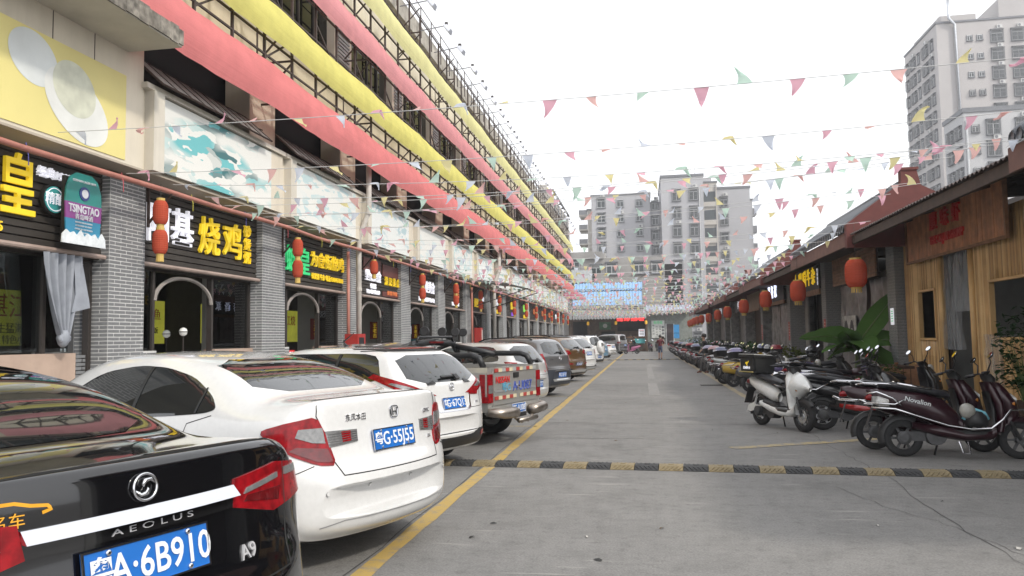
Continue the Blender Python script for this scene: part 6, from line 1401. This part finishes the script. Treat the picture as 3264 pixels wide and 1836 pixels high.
def fender(x, z, r, w_, a0, a1, n=10):
    rows = []
    for i in range(n + 1):
        a = rad(a0 + (a1 - a0) * i / n); c = []
        for j, dr in ((-1, -.05), (-.75, 0), (0, .02), (.75, 0), (1, -.05)): c.append((x + (r + dr) * math.cos(a), j * w_, z + (r + dr) * math.sin(a)))
        rows.append(c)
    return MB().grid(rows)
mSEAT = mat('seat_vinyl', (.018, .018, .022), .45, var=.1); mGUN = mat('engine_grey', (.07, .07, .072), .5, .5, var=.3, scale=12); mMIR = mat('mirror_face', (.75, .78, .82), .03, 1, var=0); mPLX = mat('clear_lens', (.45, .44, .42), .1, .2, var=.3, scale=30, coat=1)
BK = {}
def bike_meshes(kind):
    if kind in BK: return BK[kind]
    wb = {'big': 1.33, 'deliv': 1.18, 'retro': 1.22, 'moto': 1.26, 'small': 1.05}[kind]; R = {'moto': .27, 'small': .20, 'deliv': .25}.get(kind, .235); L = []
    def A(nm, k, m, smooth=True, par=None): L.append((nm, k.mesh(nm, m, smooth), par)); return len(L) - 1
    for x in (0, wb):
        k = wheel_mb(R, .095 if kind != 'moto' else .08, 24); M = Matrix.Translation((x, 0, R)) @ Matrix.Rotation(rad(90), 4, 'X'); k.v = [tuple(M @ Vector(v)) for v in k.v]
        w_ = A('tyre', k, mTYR)
        k = MB(); k.lathe([(R * .66, -.03), (R * .62, 0), (R * .66, .03)], 20, M, cap=False); k.lathe([(R * .2, -.055), (R * .2, .055)], 12, M)
        for q in range(6):
            a = q * PI / 3; k.bar(M @ Vector((R * .15 * math.cos(a), R * .15 * math.sin(a), 0)), M @ Vector((R * .64 * math.cos(a), R * .64 * math.sin(a), 0)), .028, .03)
        A('rim', k, mRIM if kind in ('deliv',) else mGUN, False, w_)
        if kind in ('deliv',): A('brake_disc', MB().lathe([(R * .45, .04), (R * .45, .046)], 18, M), mCHR, False, w_)
    H = .95 if kind == 'small' else 1.0
    if kind == 'moto':
        A('fuel_tank', loftx([(.42, .05, .74, .05), (.5, .11, .76, .08), (.66, .14, .78, .1), (.82, .12, .78, .1), (.92, .05, .76, .06)]), None)
        A('tail_fairing', loftx([(-.36, .03, .78, .03), (-.22, .09, .74, .06), (.05, .12, .68, .09), (.35, .10, .64, .1), (.45, .05, .64, .06)]), None)
        A('seat', loftx([(-.28, .08, .82, .025), (-.1, .12, .82, .045), (.2, .125, .79, .05), (.42, .1, .77, .05), (.5, .05, .76, .03)]), mSEAT)
        k = MB(); k.box(.35, .75, -.11, .11, .22, .5); k.lathe([(.09, -.15), (.09, .15)], 14, Matrix.Translation((.5, 0, .3)) @ Matrix.Rotation(rad(90), 4, 'X'))
        for z in (.42, .46, .5, .54): k.box(.55, .8, -.1, .1, z, z + .018)
        A('engine', k, mGUN, False)
        A('frame', MB().tube([(.95, 0, .85), (.8, 0, .62), (.78, 0, .3), (.4, 0, .25), (.3, 0, .6), (-.2, 0, .72)], .025, 6), mBLK)
        A('headlight', MB().lathe([(.02, -.1), (.09, -.06), (.1, 0), (.085, .02)], 14, Matrix.Translation((1.06, 0, .86)) @ Matrix.Rotation(rad(90), 4, 'Y')), mPLX)
        A('exhaust', MB().tube([(.75, -.12, .3), (.5, -.15, .2), (.1, -.15, .25), (-.25, -.15, .3)], [.02, .025, .045, .045], 8), mCHR)
    else:
        bw = {'big': 1.12, 'deliv': 1.0, 'retro': 1.2, 'small': .8}[kind]; dz = {'big': .03, 'small': -.04}.get(kind, 0)
        if kind == 'retro': A('rear_body', loftx([(-.36, .05, .60, .06), (-.30, .14, .60, .14), (-.12, .19, .60, .19), (.12, .20, .58, .20), (.36, .18, .56, .20), (.52, .12, .54, .18), (.58, .05, .52, .1)], 18), None)
        elif kind == 'deliv':
            A('rear_body', loftx([(-.34, .05, .82, .03), (-.22, .12, .75, .09), (0, .15, .68, .13), (.22, .15, .62, .14), (.42, .11, .55, .14), (.52, .05, .52, .08)], 12, 1.6), None)
            A('lower_side', loftx([(.2, .13, .42, .08), (.45, .15, .36, .09), (.6, .14, .32, .06)]), mBLK); A('rear_flap', MB().prism([(-.3, .33), (-.12, .40), (-.06, .55), (-.12, .36), (.0, .30), (-.22, .22), (-.34, .24)], .16, Matrix(((1, 0, 0, 0), (0, 0, 1, -.08), (0, 1, 0, 0), (0, 0, 0, 1)))), None, False)
        else: A('rear_body', loftx([(-.40, .04, .80 + dz, .03), (-.30, .10 * bw, .76 + dz, .08), (-.05, .15 * bw, .69 + dz, .14), (.25, .155 * bw, .62 + dz, .18), (.48, .13 * bw, .55, .2), (.62, .10 * bw, .46, .15), (.70, .05, .40, .08)], 18), None)
        A('seat', loftx([(-.26, .08, .88 + dz, .02), (-.12, .13, .885 + dz, .045), (.12, .145, .85 + dz, .05), (.36, .135, .80 + dz, .055), (.52, .10, .77 + dz, .05), (.58, .04, .75 + dz, .03)], 16), mSEAT)
        A('floorboard', loftx([(.48, .12, .33, .05), (.62, .165, .30, .045), (.9, .17, .30, .045), (1.02, .14, .33, .05)], 12, 4), mBLK)
        A('skirt', loftx([(.1, .13, .40, .05), (.4, .165, .33, .075), (.7, .175, .27, .06), (.98, .165, .29, .07), (1.06, .12, .36, .1)], 14, 3), None)
        fx = wb - .24
        A('leg_shield', loftz([(.33, fx + .02, .05, .13), (.48, fx + .03, .05, .18), (.68, fx + .02, .06, .20 if kind != 'small' else .15), (.86, fx - .04, .07, .17), (.96, fx - .08, .06, .11)], 16), None)
        if kind != 'small': A('front_cowl', loftx([(fx - .07, .12, .66, .30), (fx + .04, .19, .70, .28), (fx + .15, .20, .75, .19), (fx + .26, .13, .74, .11), (fx + .37, .03, .70, .035)], 12, 1.45) if kind == 'deliv' else loftz([(.42, fx + .12, .05, .06), (.55, fx + .17, .10, .12), (.70, fx + .13, .11, .15), (.85, fx + .05, .10, .14), (.95, fx, .07, .10)], 16), None)
        A('inner_panel', loftz([(.34, fx - .05, .02, .12), (.6, fx - .05, .025, .15), (.84, fx - .09, .025, .13)], 10), mBLK)
        A('headlight', loftx([(fx + .10, .05, .80, .04), (fx + .18, .10, .76, .06), (fx + .235, .07, .73, .04)]) if kind in ('deliv', 'big') else MB().lathe([(.02, -.08), (.075, -.03), (.08, .03), (.06, .05)], 14, Matrix.Translation((wb - .16, 0, .93)) @ Matrix.Rotation(rad(80), 4, 'Y')), mPLX)
        for sg in (-1, 1): A('turn_signal', loftx([(fx + .12, .02, .70, .03), (fx + .19, .025, .68, .025)]), mat('amber_lens', (.45, .16, .02), .2)); L[-1][1].transform(Matrix.Translation((0, sg * .12, 0)))
        k = MB(); k.box(-.06, .42, -.05, .06, .20, .32); k.lathe([(.12, -.08), (.12, .09)], 16, Matrix.Translation((.38, 0, .27)) @ Matrix.Rotation(rad(90), 4, 'X')); k.lathe([(.085, .05), (.085, .11), (.05, .12)], 16, Matrix.Translation((0, 0, R)) @ Matrix.Rotation(rad(90), 4, 'X')); A('swingarm', k, mGUN, False)
    A('front_fender', fender(wb, R, R + .035, .06, 40, 150) if kind == 'deliv' else fender(wb, R, R + .045, .065, 20, 165), mBLK if kind == 'deliv' else None if kind != 'moto' else mCHR)
    A('rear_fender', fender(0, R, R + .05, .06, 55, 195), mBLK)
    k = MB(); ft = (wb - .25, .92)
    for sg in (-1, 1): k.tube([(wb, sg * .065, R), (wb - .13, sg * .065, .56), (ft[0], sg * .05, .88)], .018, 7)
    A('fork', k, mCHR if kind == 'moto' else mGUN)
    hb = (wb - .32, 1.03 * H + (.02 if kind != 'small' else 0))
    bar_ = A('handlebar', MB().tube([(hb[0] - .10, -.34, hb[1]), (hb[0], -.2, hb[1] + .03), (hb[0] + .02, 0, hb[1] - .03), (hb[0], .2, hb[1] + .03), (hb[0] - .10, .34, hb[1])], .013, 7), mBLK)
    if kind != 'moto': A('headset', loftz([(.93, wb - .26, .05, .06), (1.0, wb - .28, .075, .12), (1.06, wb - .31, .06, .10)]), mBLK if kind != 'retro' else None)
    for sg in (-1, 1):
        A('grip', MB().tube([(hb[0] - .05, sg * .24, hb[1] + .012), (hb[0] - .12, sg * .37, hb[1] - .004)], .02, 8), mSEAT, True, bar_)
        A('mirror_stalk', MB().tube([(hb[0] - .02, sg * .2, hb[1] + .03), (hb[0] + .01, sg * .27, hb[1] + .14), (hb[0] - .02, sg * .33, hb[1] + .2)], .008, 6), mBLK, True, bar_)
        M = Matrix.Translation((hb[0] - .02, sg * .36, hb[1] + .22)) @ Matrix.Rotation(rad(-58), 4, 'Y') @ Matrix.Scale(.6, 4, (1, 0, 0)); mr = A('mirror', MB().lathe([(.02, -.03), (.07, -.015), (.08, 0)], 14, M), mBLK, True, bar_); A('mirror_face', MB().lathe([(.074, .001), (.074, .004)], 14, M), mMIR, False, bar_)
    tz = .72 if kind == 'retro' else .78
    A('tail_light', loftx([(-.42, .05, tz - .03, .03), (-.37, .08, tz - .02, .05), (-.3, .06, tz, .05)]), mTLR)
    k = MB(); k.add([(-.34, -.07, .66), (-.34, .07, .66), (-.44, .08, .36), (-.44, -.08, .36), (-.33, -.07, .66), (-.33, .07, .66), (-.43, .08, .36), (-.43, -.08, .36)], [(0, 1, 2, 3), (7, 6, 5, 4), (0, 4, 5, 1), (1, 5, 6, 2), (2, 6, 7, 3), (3, 7, 4, 0)]); A('mudflap', k, mBLK, False)
    A('stand', MB().tube([(.45, .1, .26), (.40, .2, .02), (.34, .22, .012)], .014, 6), mBLK)
    BK[kind] = (L, wb); return BK[kind]
rack_m = None
def rack_mesh():
    k = MB()
    for sg in (-1, 1): k.tube([(.1, sg * .11, .90), (-.2, sg * .13, .93), (-.45, sg * .12, .94), (-.52, sg * .06, .93)], .01, 6); k.tube([(-.42, sg * .15, .68), (-.1, sg * .19, .66), (.1, sg * .17, .76)], .011, 6)
    for x in (-.15, -.3, -.45): k.bar((x, -.13, .935), (x, .13, .935), .012)
    k.tube([(-.42, -.15, .68), (-.5, -.1, .72), (-.5, .1, .72), (-.42, .15, .68)], .011, 6); return k.mesh('rear_rack', mCHR, True)
def box_meshes():
    a = loftz([(.94, -.36, .13, .16), (.97, -.36, .18, .21), (1.12, -.36, .20, .235)], 18, 3.2); b = loftz([(1.125, -.36, .205, .24), (1.19, -.36, .19, .225), (1.24, -.36, .13, .16), (1.255, -.36, .05, .06)], 18, 3); return a.mesh('top_box', mBLK, True), b.mesh('lid', None, True)
RM = rack_mesh(); BX = box_meshes()
NBK = [0]
def bike(kind, label, x, y, h, col, box=None, rack=False, lean=7, dark=False):
    L, wb = bike_meshes(kind)
    t = thing('motor_scooter' if kind != 'moto' else 'motorbike', label, 'scooter' if kind != 'moto' else 'motorbike', (x, y, 0), (rad(-lean), 0, rad(h)), 'two-wheelers parked along the right side'); objs = []
    for nm, me, par in L:
        o = ob(nm, me, t if par is None else objs[par]); objs.append(o)
        if me.materials and me.materials[0] is None: remat(o, col)
    if rack or box: ob('rear_rack', RM, t)
    if box: a = ob('top_box', BX[0], t); l = ob('lid', BX[1], a); remat(l, box)
    return t
def pc(nm, c, metal=.2): return mat('bike_' + nm, c, .3, metal, var=.05, scale=20, coat=.45 if nm.endswith('maroon') else .9)
kWH, kMAR, kBLK, kRED, kYEL, kGRY, kMAU, kSIL, kBLU, kPNK, kPUR = pc('white', (.68, .68, .66), 0), pc('maroon', (.026, .005, .010)), pc('black', (.012, .012, .014)), pc('red', (.32, .015, .015)), pc('yellow', (.55, .36, .04), 0), pc('grey', (.16, .16, .165), .4), pc('mauve', (.20, .15, .20)), pc('silver', (.36, .37, .36), .4), pc('navy', (.06, .07, .15)), pc('pink', (.48, .16, .30), 0), pc('purple', (.12, .10, .22))
for m in list(BK): pass
# nearest ones
t = bike('big', 'long maroon scooter with a chrome side rail, nearest on the right', 3.30, 10.79, -6, kMAR, None, True)
MB().tube([(-.38, -.17, .62), (-.1, -.20, .60), (.2, -.205, .50), (.5, -.205, .40), (.75, -.2, .36), (.98, -.19, .37), (1.12, -.175, .48), (1.22, -.15, .60), (1.42, -.09, .62)], .013, 7).build('side_rail', mCHR, t, True)
MB().tube([(-.42, -.12, .80), (-.30, -.16, .82), (-.12, -.185, .74), (-.02, -.19, .64)], .012, 7).build('side_rail', mCHR, t, True); MB().tube([(-.05, -.16, .93), (.12, -.15, .90), (.35, -.15, .86)], .014, 7).build('grab_rail', mCHR, t, True)
text('Novalion', Matrix.Translation((.17, -.19, .70)) @ Matrix.Rotation(rad(90), 4, 'X') @ Matrix.Rotation(rad(-14), 4, 'Z'), .085, mSIL, t, bold=.001)
loftx([(-.36, .03, .72, .05), (-.28, .05, .70, .07), (-.16, .03, .68, .05)]).build('side_lamp', mPLX, t, True).location = (0, -.12, 0)
MB().tube([(.62, -.14, .2), (.64, -.2, .06), (.72, -.2, .05), (.72, -.14, .2)], .012, 6).build('foot_bracket', mCHR, t)
hc = thing('helmet', 'black helmet with a light blue stripe on the maroon scooter floor', 'helmet', (4.12, 10.64, .47)); MB().lathe([(.12, -.06), (.14, 0), (.12, .07), (.07, .12), (.01, .135)], 16).build('shell', mBLK, hc, True); MB().tube([(-.14, 0, .02), (-.1, 0, .1), (0, 0, .14), (.1, 0, .1), (.14, 0, .02)], .03, 6).build('stripe', mat('stripe_blue', (.2, .5, .6), .4), hc, True)
hc = thing('helmet', 'cream half helmet hanging at the maroon scooter seat front', 'helmet', (4.02, 10.62, .60), (rad(70), rad(60), 0)); hc.scale = (.72, .72, .72); MB().lathe([(.13, -.04), (.14, 0), (.12, .06), (.07, .11), (.01, .12)], 16).build('shell', mat('helmet_white', (.32, .31, .28), .3), hc, True); MB().tube([(-.12, 0, -.04), (0, .0, -.14), (.12, 0, -.04)], .008, 5).build('strap', mBLK, hc)
t = bike('big', 'black maroon scooter half hidden behind the nearest one', 3.12, 11.42, -7, pc('dark_maroon', (.03, .008, .014)), None, True)
t = bike('deliv', 'white delivery scooter facing the camera with a black food box', 2.05, 14.41, -64, kWH, None, False, 4)
mBX = mat('box_black', (.015, .016, .016), .6); mBXT = mat('box_trim', (.50, .44, .36), .6, var=.15, scale=8)
b = hull([(-.40, [(.2, .90), (.235, 1.20)]), (.06, [(.2, .90), (.235, 1.20)])], 'delivery_box', mBX, t, .025)
MB().box(-.425, .085, -.25, .25, 1.20, 1.24).build('lid', mBLK, b); MB().box(-.415, .075, -.24, .24, 1.24, 1.252).build('lid_top', mat('lid_pale', (.55, .56, .55), .5, grime=.5, scale=6), b)
MB().box(-.42, -.402, -.2, .2, .93, 1.17).build('back_panel', mBXT, b); MB().box(-.38, .04, -.245, -.225, .92, .94).build('piping', mat('piping_yellow', (.4, .32, .12), .6), b)
for sg in (1, -1):
    M = Matrix(((sg, 0, 0, -.16), (0, 0, -sg, -sg * .232), (0, 1, 0, 1.08), (0, 0, 0, 1)))
    MB().prism([(-.05, .0), (-.02, .03), (.02, .02), (.05, .05), (.055, .03), (.03, .0), (.01, -.03), (.03, -.045), (0, -.04), (-.015, -.01)], .004, M).build('box_emblem', mSY, b); text('美团外卖', M @ Matrix.Translation((0, -.08, .003)), .055, mSW, b)
t = bike('deliv', 'black and red electric scooter beside the white delivery scooter', 2.93, 13.66, -3, kBLK, None, True)
for sg in (-1, 1): loftx([(.25, .01, .40, .03), (.5, .02, .36, .05), (.8, .012, .34, .03)]).build('red_skirt', kRED, t, True).location = (0, sg * .17, 0)
bike('deliv', 'dark electric scooter with a black seat just past the red one', 3.15, 14.75, -2, kBLK, None, True)
bike('big', 'purple scooter standing behind the white delivery scooter', 3.35, 16.2, 4, kPUR)
bike('moto', 'black motorbike with a dark red tank beside the banana plant', 4.0, 17.6, 12, kMAR)
bike('retro', 'dark scooter by the wooden planter', 4.3, 15.4, 10, kBLK); bike('moto', 'black motorbike facing the street by the second brick pillar', 5.0, 22.6, 172, kBLK)
bike('retro', 'grey scooter facing the street below the yellow character sign', 4.9, 25.6, 168, kGRY, kBLK)
bike('big', 'dark scooter with a mirror beside the tall banana leaf', 3.7, 19.3, 14, kBLK, None, True)
bike('moto', 'black motorbike in the gap before the silver scooter', 3.5, 20.9, 12, kPUR)
bike('retro', 'silver grey scooter with a big purple top box', 2.94, 22.55, 14, kGRY, kPUR); bike('retro', 'bright yellow scooter with a navy top box', 2.76, 24.95, 14, kYEL, kBLU); bike('big', 'white grey scooter with a chrome luggage rack behind the yellow one', 2.62, 26.4, 14, kSIL, None, True); bike('big', 'mauve scooter with a dusty pink top box', 2.85, 28.0, 12, kMAU, mat('box_pink', (.45, .28, .30), .4))
bike('retro', 'plum scooter with a lavender top box', 2.8, 29.9, 12, kMAU, mat('box_lavender', (.30, .28, .38), .4)); bike('moto', 'black motorbike with crash bars near the walking woman', 2.9, 31.6, 12, kBLK, None, True)
cyc = [('big', kBLK, kBLU, 'black scooter with a navy box'), ('moto', kBLK, None, 'black motorbike'), ('big', kSIL, kBLK, 'silver scooter with a black box'), ('retro', kMAU, None, 'mauve scooter'), ('big', kBLK, mat('box_red', (.25, .02, .03), .4), 'black scooter with a red box'), ('moto', kBLU, kBLK, 'navy motorbike with a box'), ('big', kGRY, None, 'grey scooter'), ('retro', kSIL, kGRY, 'pale scooter with a grey box'), ('moto', kBLK, kBLK, 'black motorbike with a black box'), ('big', kRED, None, 'red scooter')]
y = 35.4; k = 0
while y < 66:
    c_ = cyc[k % 10]; bike(c_[0], '%s, %s parked two-wheeler beyond the walking woman' % (c_[3], ordn(k)), 2.75 + random.uniform(-.12, .2), y, 12 + random.uniform(-4, 4), c_[1], c_[2], random.random() < .5); y += random.uniform(1.15, 1.5); k += 1
for i, (x, y) in enumerate([(4.35, 27.6), (4.4, 29.3), (4.45, 30.9), (4.4, 32.6), (4.5, 35.2), (4.45, 37.4), (4.5, 39.8), (4.45, 42.5), (4.5, 46), (4.5, 50)]):
    c_ = cyc[(i * 3 + 1) % 10]; bike(c_[0], '%s in the rear line, %s one by the right stalls' % (c_[3], ordn(i)), x, y, random.uniform(150, 195), c_[1], c_[2])
for i, (x, y) in enumerate([(-.6, 84.2), (.9, 84.4), (1.7, 84.4), (2.9, 82), (3.0, 79.5), (2.8, 76.5), (2.9, 73.4), (2.8, 70.5)]):
    c_ = cyc[(i * 3) % 10]; bike(c_[0], 'small far %s at the street end, %s from the left' % (c_[3].split(' with')[0], ordn(i)), x, y, 100 if i < 3 else 15, c_[1])
bike('small', 'pink electric scooter ridden by a woman far down the street', -.62, 74.6, 176, kPNK, None, False, 0)
# ------------------------------------------------------------------ people
mSK = mat('skin', (.42, .25, .18), .6, var=.06); mHAIR = mat('hair', (.012, .01, .01), .5, var=.1)
def person(label, loc, rz, J, E, mats, hair, sc=1.0):
    """J: name -> (x,y,z,r,region); E: bone list; one skinned, subdivided body"""
    t = thing('person', label, 'person', loc, (0, 0, rz)); t.scale = (sc, sc, sc)
    names = list(J); me = bpy.data.meshes.new('body'); me.from_pydata([J[n][:3] for n in names], [(names.index(a), names.index(b)) for a, b in E], [])
    o = bpy.data.objects.new('tmp', me); o.modifiers.new('k', 'SKIN')
    for i, n in enumerate(names): me.skin_vertices[0].data[i].radius = (J[n][3],) * 2 if not isinstance(J[n][3], tuple) else J[n][3]; me.skin_vertices[0].data[i].use_root = n == 'pelvis'
    s_ = o.modifiers.new('s', 'SUBSURF'); s_.levels = 2; s_.render_levels = 2
    ev = evaluated(o)
    ev.materials.clear()
    for m in mats: ev.materials.append(m)
    seg = [(Vector(J[a][:3]), Vector(J[b][:3]), J[b][4]) for a, b in E]
    for p in ev.polygons:
        c = p.center; best = min(seg, key=lambda q: (c - (q[0] + (q[1] - q[0]) * max(0, min(1, (c - q[0]).dot(q[1] - q[0]) / max(1e-6, (q[1] - q[0]).length_squared))))).length)
        p.material_index = best[2]; p.use_smooth = True
    ob('body', ev, t)
    hx, hy, hz = J['head'][:3]
    k = MB(); k.lathe([(.102, -.03), (.108, .02), (.10, .07), (.07, .115), (.02, .13)], 16, Matrix.Translation((hx - .012, hy, hz + .02)) @ Matrix.Rotation(rad(-14), 4, 'Y')); k.build('hair', hair, t, True)
    for sg in (-1, 1): MB().lathe([(.004, -.012), (.02, -.004), (.02, .004), (.004, .012)], 8, Matrix.Translation((hx, hy + sg * .088, hz - .005)) @ Matrix.Rotation(rad(90), 4, 'X') @ Matrix.Scale(1.5, 4, (0, 1, 0))).build('ear', mats[0], t, True)
    MB().add([(hx + .082, -.012 + hy, hz - .02), (hx + .082, .012 + hy, hz - .02), (hx + .106, hy, hz - .02), (hx + .085, hy, hz + .025)], [(0, 1, 2), (0, 2, 3), (1, 3, 2)]).build('nose', mats[0], t)
    for sg in (-1, 1): MB().lathe([(.012, 0), (.01, .006)], 8, Matrix.Translation((hx + .083, hy + sg * .034, hz + .015)) @ Matrix.Rotation(rad(90), 4, 'Y')).build('eye', mHAIR, t)
    MB().box(hx + .082, hx + .09, hy - .024, hy + .024, hz - .062, hz - .054).build('mouth', mat('lips', (.3, .1, .09), .5), t)
    return t
def hand(J, E, root, d, reg=0, s=1):
    """short five-finger hand continuing the forearm direction d"""
    p = Vector(J[root][:3]); d = Vector(d).normalized(); sd = d.cross(Vector((0, 0, 1))) if abs(d.z) < .9 else Vector((0, 1, 0)); sd.normalize()
    pm_ = p + d * .06; J[root + '_palm'] = (*pm_, (.03, .018), reg); E.append((root, root + '_palm'))
    for i, (o_, l) in enumerate(((-.028, .06), (-.01, .075), (.009, .07), (.026, .055))):
        q = pm_ + sd * o_ + d * l * .5; q2 = pm_ + sd * o_ * 1.05 + d * l + Vector((0, 0, -.012)); J['%s_f%d' % (root, i)] = (*q, .009, reg); J['%s_g%d' % (root, i)] = (*q2, .008, reg); E += [(root + '_palm', '%s_f%d' % (root, i)), ('%s_f%d' % (root, i), '%s_g%d' % (root, i))]
    q = p + sd * .045 + d * .05; J[root + '_th'] = (*q, .01, reg); E.append((root, root + '_th'))
def stand(legL, legR, armL, armR, lean=0, fem=False, sleeve=1, pants=(2, 2)):
    """x forward, y left"""
    J = {'pelvis': (0, 0, .90, (.125, .10), 2), 'waist': (lean * .3, 0, 1.05, (.115, .09), 1), 'chest': (lean * .7, 0, 1.28, (.14, .10), 1), 'neck': (lean, 0, 1.42, .05, 1), 'chin': (lean + .02, 0, 1.50, .06, 0), 'head': (lean + .02, 0, 1.58, .088, 0), 'crown': (lean + .01, 0, 1.65, .075, 0)}
    E = [('pelvis', 'waist'), ('waist', 'chest'), ('chest', 'neck'), ('neck', 'chin'), ('chin', 'head'), ('head', 'crown')]
    for s_, nm, lg, am in ((1, 'l', legL, armL), (-1, 'r', legR, armR)):
        J['hip' + nm] = (0, s_ * .09, .84, .09, 2); J['knee' + nm] = (lg[0][0], s_ * .1, lg[0][1], .06, pants[0]); J['ankle' + nm] = (lg[1][0], s_ * .1, lg[1][1], .038, pants[1]); J['toe' + nm] = (lg[1][0] + .16, s_ * .115, lg[1][1] - .05, .032, 3); J['heel' + nm] = (lg[1][0] - .04, s_ * .1, lg[1][1] - .05, .032, 3)
        E += [('pelvis', 'hip' + nm), ('hip' + nm, 'knee' + nm), ('knee' + nm, 'ankle' + nm), ('ankle' + nm, 'toe' + nm), ('ankle' + nm, 'heel' + nm)]
        J['sh' + nm] = (lean * .8, s_ * .185, 1.37, .06, 1); J['el' + nm] = (*am[0], .042, 1 if sleeve > 1 else 1); J['wr' + nm] = (*am[1], .028, 0)
        E += [('chest', 'sh' + nm), ('sh' + nm, 'el' + nm), ('el' + nm, 'wr' + nm)]; hand(J, E, 'wr' + nm, Vector(am[1]) - Vector(am[0]))
    return J, E
mSHOE = mat('sandal', (.14, .05, .03), .7)
J, E = stand(((.06, .48), (.02, .09)), ((-.02, .48), (-.14, .10)), ((.10, .24, 1.12), (.28, .10, 1.18)), ((.12, -.25, 1.12), (.30, -.06, 1.08)), .03, pants=(2, 0))
person('man in a dark red shirt and denim shorts carrying a child', (1.17, 55.4, 0), rad(75), J, E, [mSK, mat('shirt_red', (.11, .012, .02), .8), mat('denim', (.05, .07, .13), .85), mSHOE], mHAIR, 1.0)
# the child on his arm, seated against his chest
J = {'pelvis': (0, 0, .0, .085, 2), 'waist': (0, 0, .1, .08, 1), 'chest': (.02, 0, .23, .085, 1), 'neck': (.03, 0, .31, .04, 0), 'head': (.04, 0, .42, .08, 0), 'crown': (.035, 0, .48, .065, 0)}; E = [('pelvis', 'waist'), ('waist', 'chest'), ('chest', 'neck'), ('neck', 'head'), ('head', 'crown')]
for s_, nm in ((1, 'l'), (-1, 'r')):
    J['hip' + nm] = (.02, s_ * .07, -.03, .06, 2); J['kn' + nm] = (.16, s_ * .10, -.08, .045, 0); J['an' + nm] = (.14, s_ * .1, -.27, .03, 0); J['toe' + nm] = (.21, s_ * .1, -.31, .026, 3); J['sh' + nm] = (.02, s_ * .11, .27, .04, 1); J['el' + nm] = (.1, s_ * .15, .19, .03, 0); J['wr' + nm] = (.2, s_ * .12, .2, .02, 0)
    E += [('pelvis', 'hip' + nm), ('hip' + nm, 'kn' + nm), ('kn' + nm, 'an' + nm), ('an' + nm, 'toe' + nm), ('chest', 'sh' + nm), ('sh' + nm, 'el' + nm), ('el' + nm, 'wr' + nm)]; hand(J, E, 'wr' + nm, (1, 0, 0), 0, .6)
person('small child in a white top held on the man arm', (1.40, 55.62, 1.07), rad(200), J, E, [mSK, mat('shirt_white', (.55, .54, .52), .8), mat('shirt_white'), mSHOE], mHAIR)
# woman walking between the bikes
J, E = stand(((.10, .47), (-.05, .09)), ((.16, .50), (.22, .09)), ((-.06, .25, 1.12), (.06, .27, .92)), ((.02, -.25, 1.10), (.16, -.24, .95)), .05, pants=(2, 2))
person('woman in a black t-shirt and grey trousers walking among the bikes', (2.62, 33.9, 0), rad(190), J, E, [mSK, mat('shirt_black', (.013, .013, .015), .8), mat('trouser_grey', (.09, .085, .085), .85), mSHOE], mHAIR, .99)
# woman riding the pink scooter (seated)
J = {'pelvis': (0, 0, .84, (.13, .11), 2), 'waist': (.02, 0, .98, .11, 1), 'chest': (.05, 0, 1.18, (.13, .10), 1), 'neck': (.07, 0, 1.31, .045, 0), 'chin': (.09, 0, 1.38, .06, 0), 'head': (.09, 0, 1.46, .088, 0), 'crown': (.08, 0, 1.53, .075, 0)}; E = [('pelvis', 'waist'), ('waist', 'chest'), ('chest', 'neck'), ('neck', 'chin'), ('chin', 'head'), ('head', 'crown')]
for s_, nm in ((1, 'l'), (-1, 'r')):
    J['hip' + nm] = (.05, s_ * .1, .80, .085, 2); J['kn' + nm] = (.40, s_ * .13, .76, .06, 2); J['an' + nm] = (.38, s_ * .12, .38, .04, 2); J['toe' + nm] = (.52, s_ * .12, .345, .033, 3); J['sh' + nm] = (.06, s_ * .17, 1.26, .055, 1); J['el' + nm] = (.24, s_ * .26, 1.10, .04, 1); J['wr' + nm] = (.50, s_ * .27, 1.04, .028, 0)
    E += [('pelvis', 'hip' + nm), ('hip' + nm, 'kn' + nm), ('kn' + nm, 'an' + nm), ('an' + nm, 'toe' + nm), ('chest', 'sh' + nm), ('sh' + nm, 'el' + nm), ('el' + nm, 'wr' + nm)]; hand(J, E, 'wr' + nm, (1, 0, -.1))
person('woman in black riding the pink scooter', (-.80, 74.6, .02), rad(176), J, E, [mSK, mat('shirt_black'), mat('trouser_black', (.015, .015, .018), .85), mSHOE], mHAIR)
bpy.data.scenes.remove(SCR)
# ------------------------------------------------------------------ milky daytime haze
hz = MB().box(-185, 185, -85, 335, -1.2, 60).build('haze', None); hz['kind'] = 'stuff'
hm = bpy.data.materials.new('haze_air'); hm.use_nodes = True; n_ = hm.node_tree; n_.nodes.clear()
pv = n_.nodes.new('ShaderNodeVolumePrincipled'); pv.inputs['Color'].default_value = (.96, .97, 1, 1); pv.inputs['Density'].default_value = .0009; pv.inputs['Anisotropy'].default_value = .2
on_ = n_.nodes.new('ShaderNodeOutputMaterial'); n_.links.new(pv.outputs[0], on_.inputs['Volume']); hz.data.materials.clear(); hz.data.materials.append(hm)
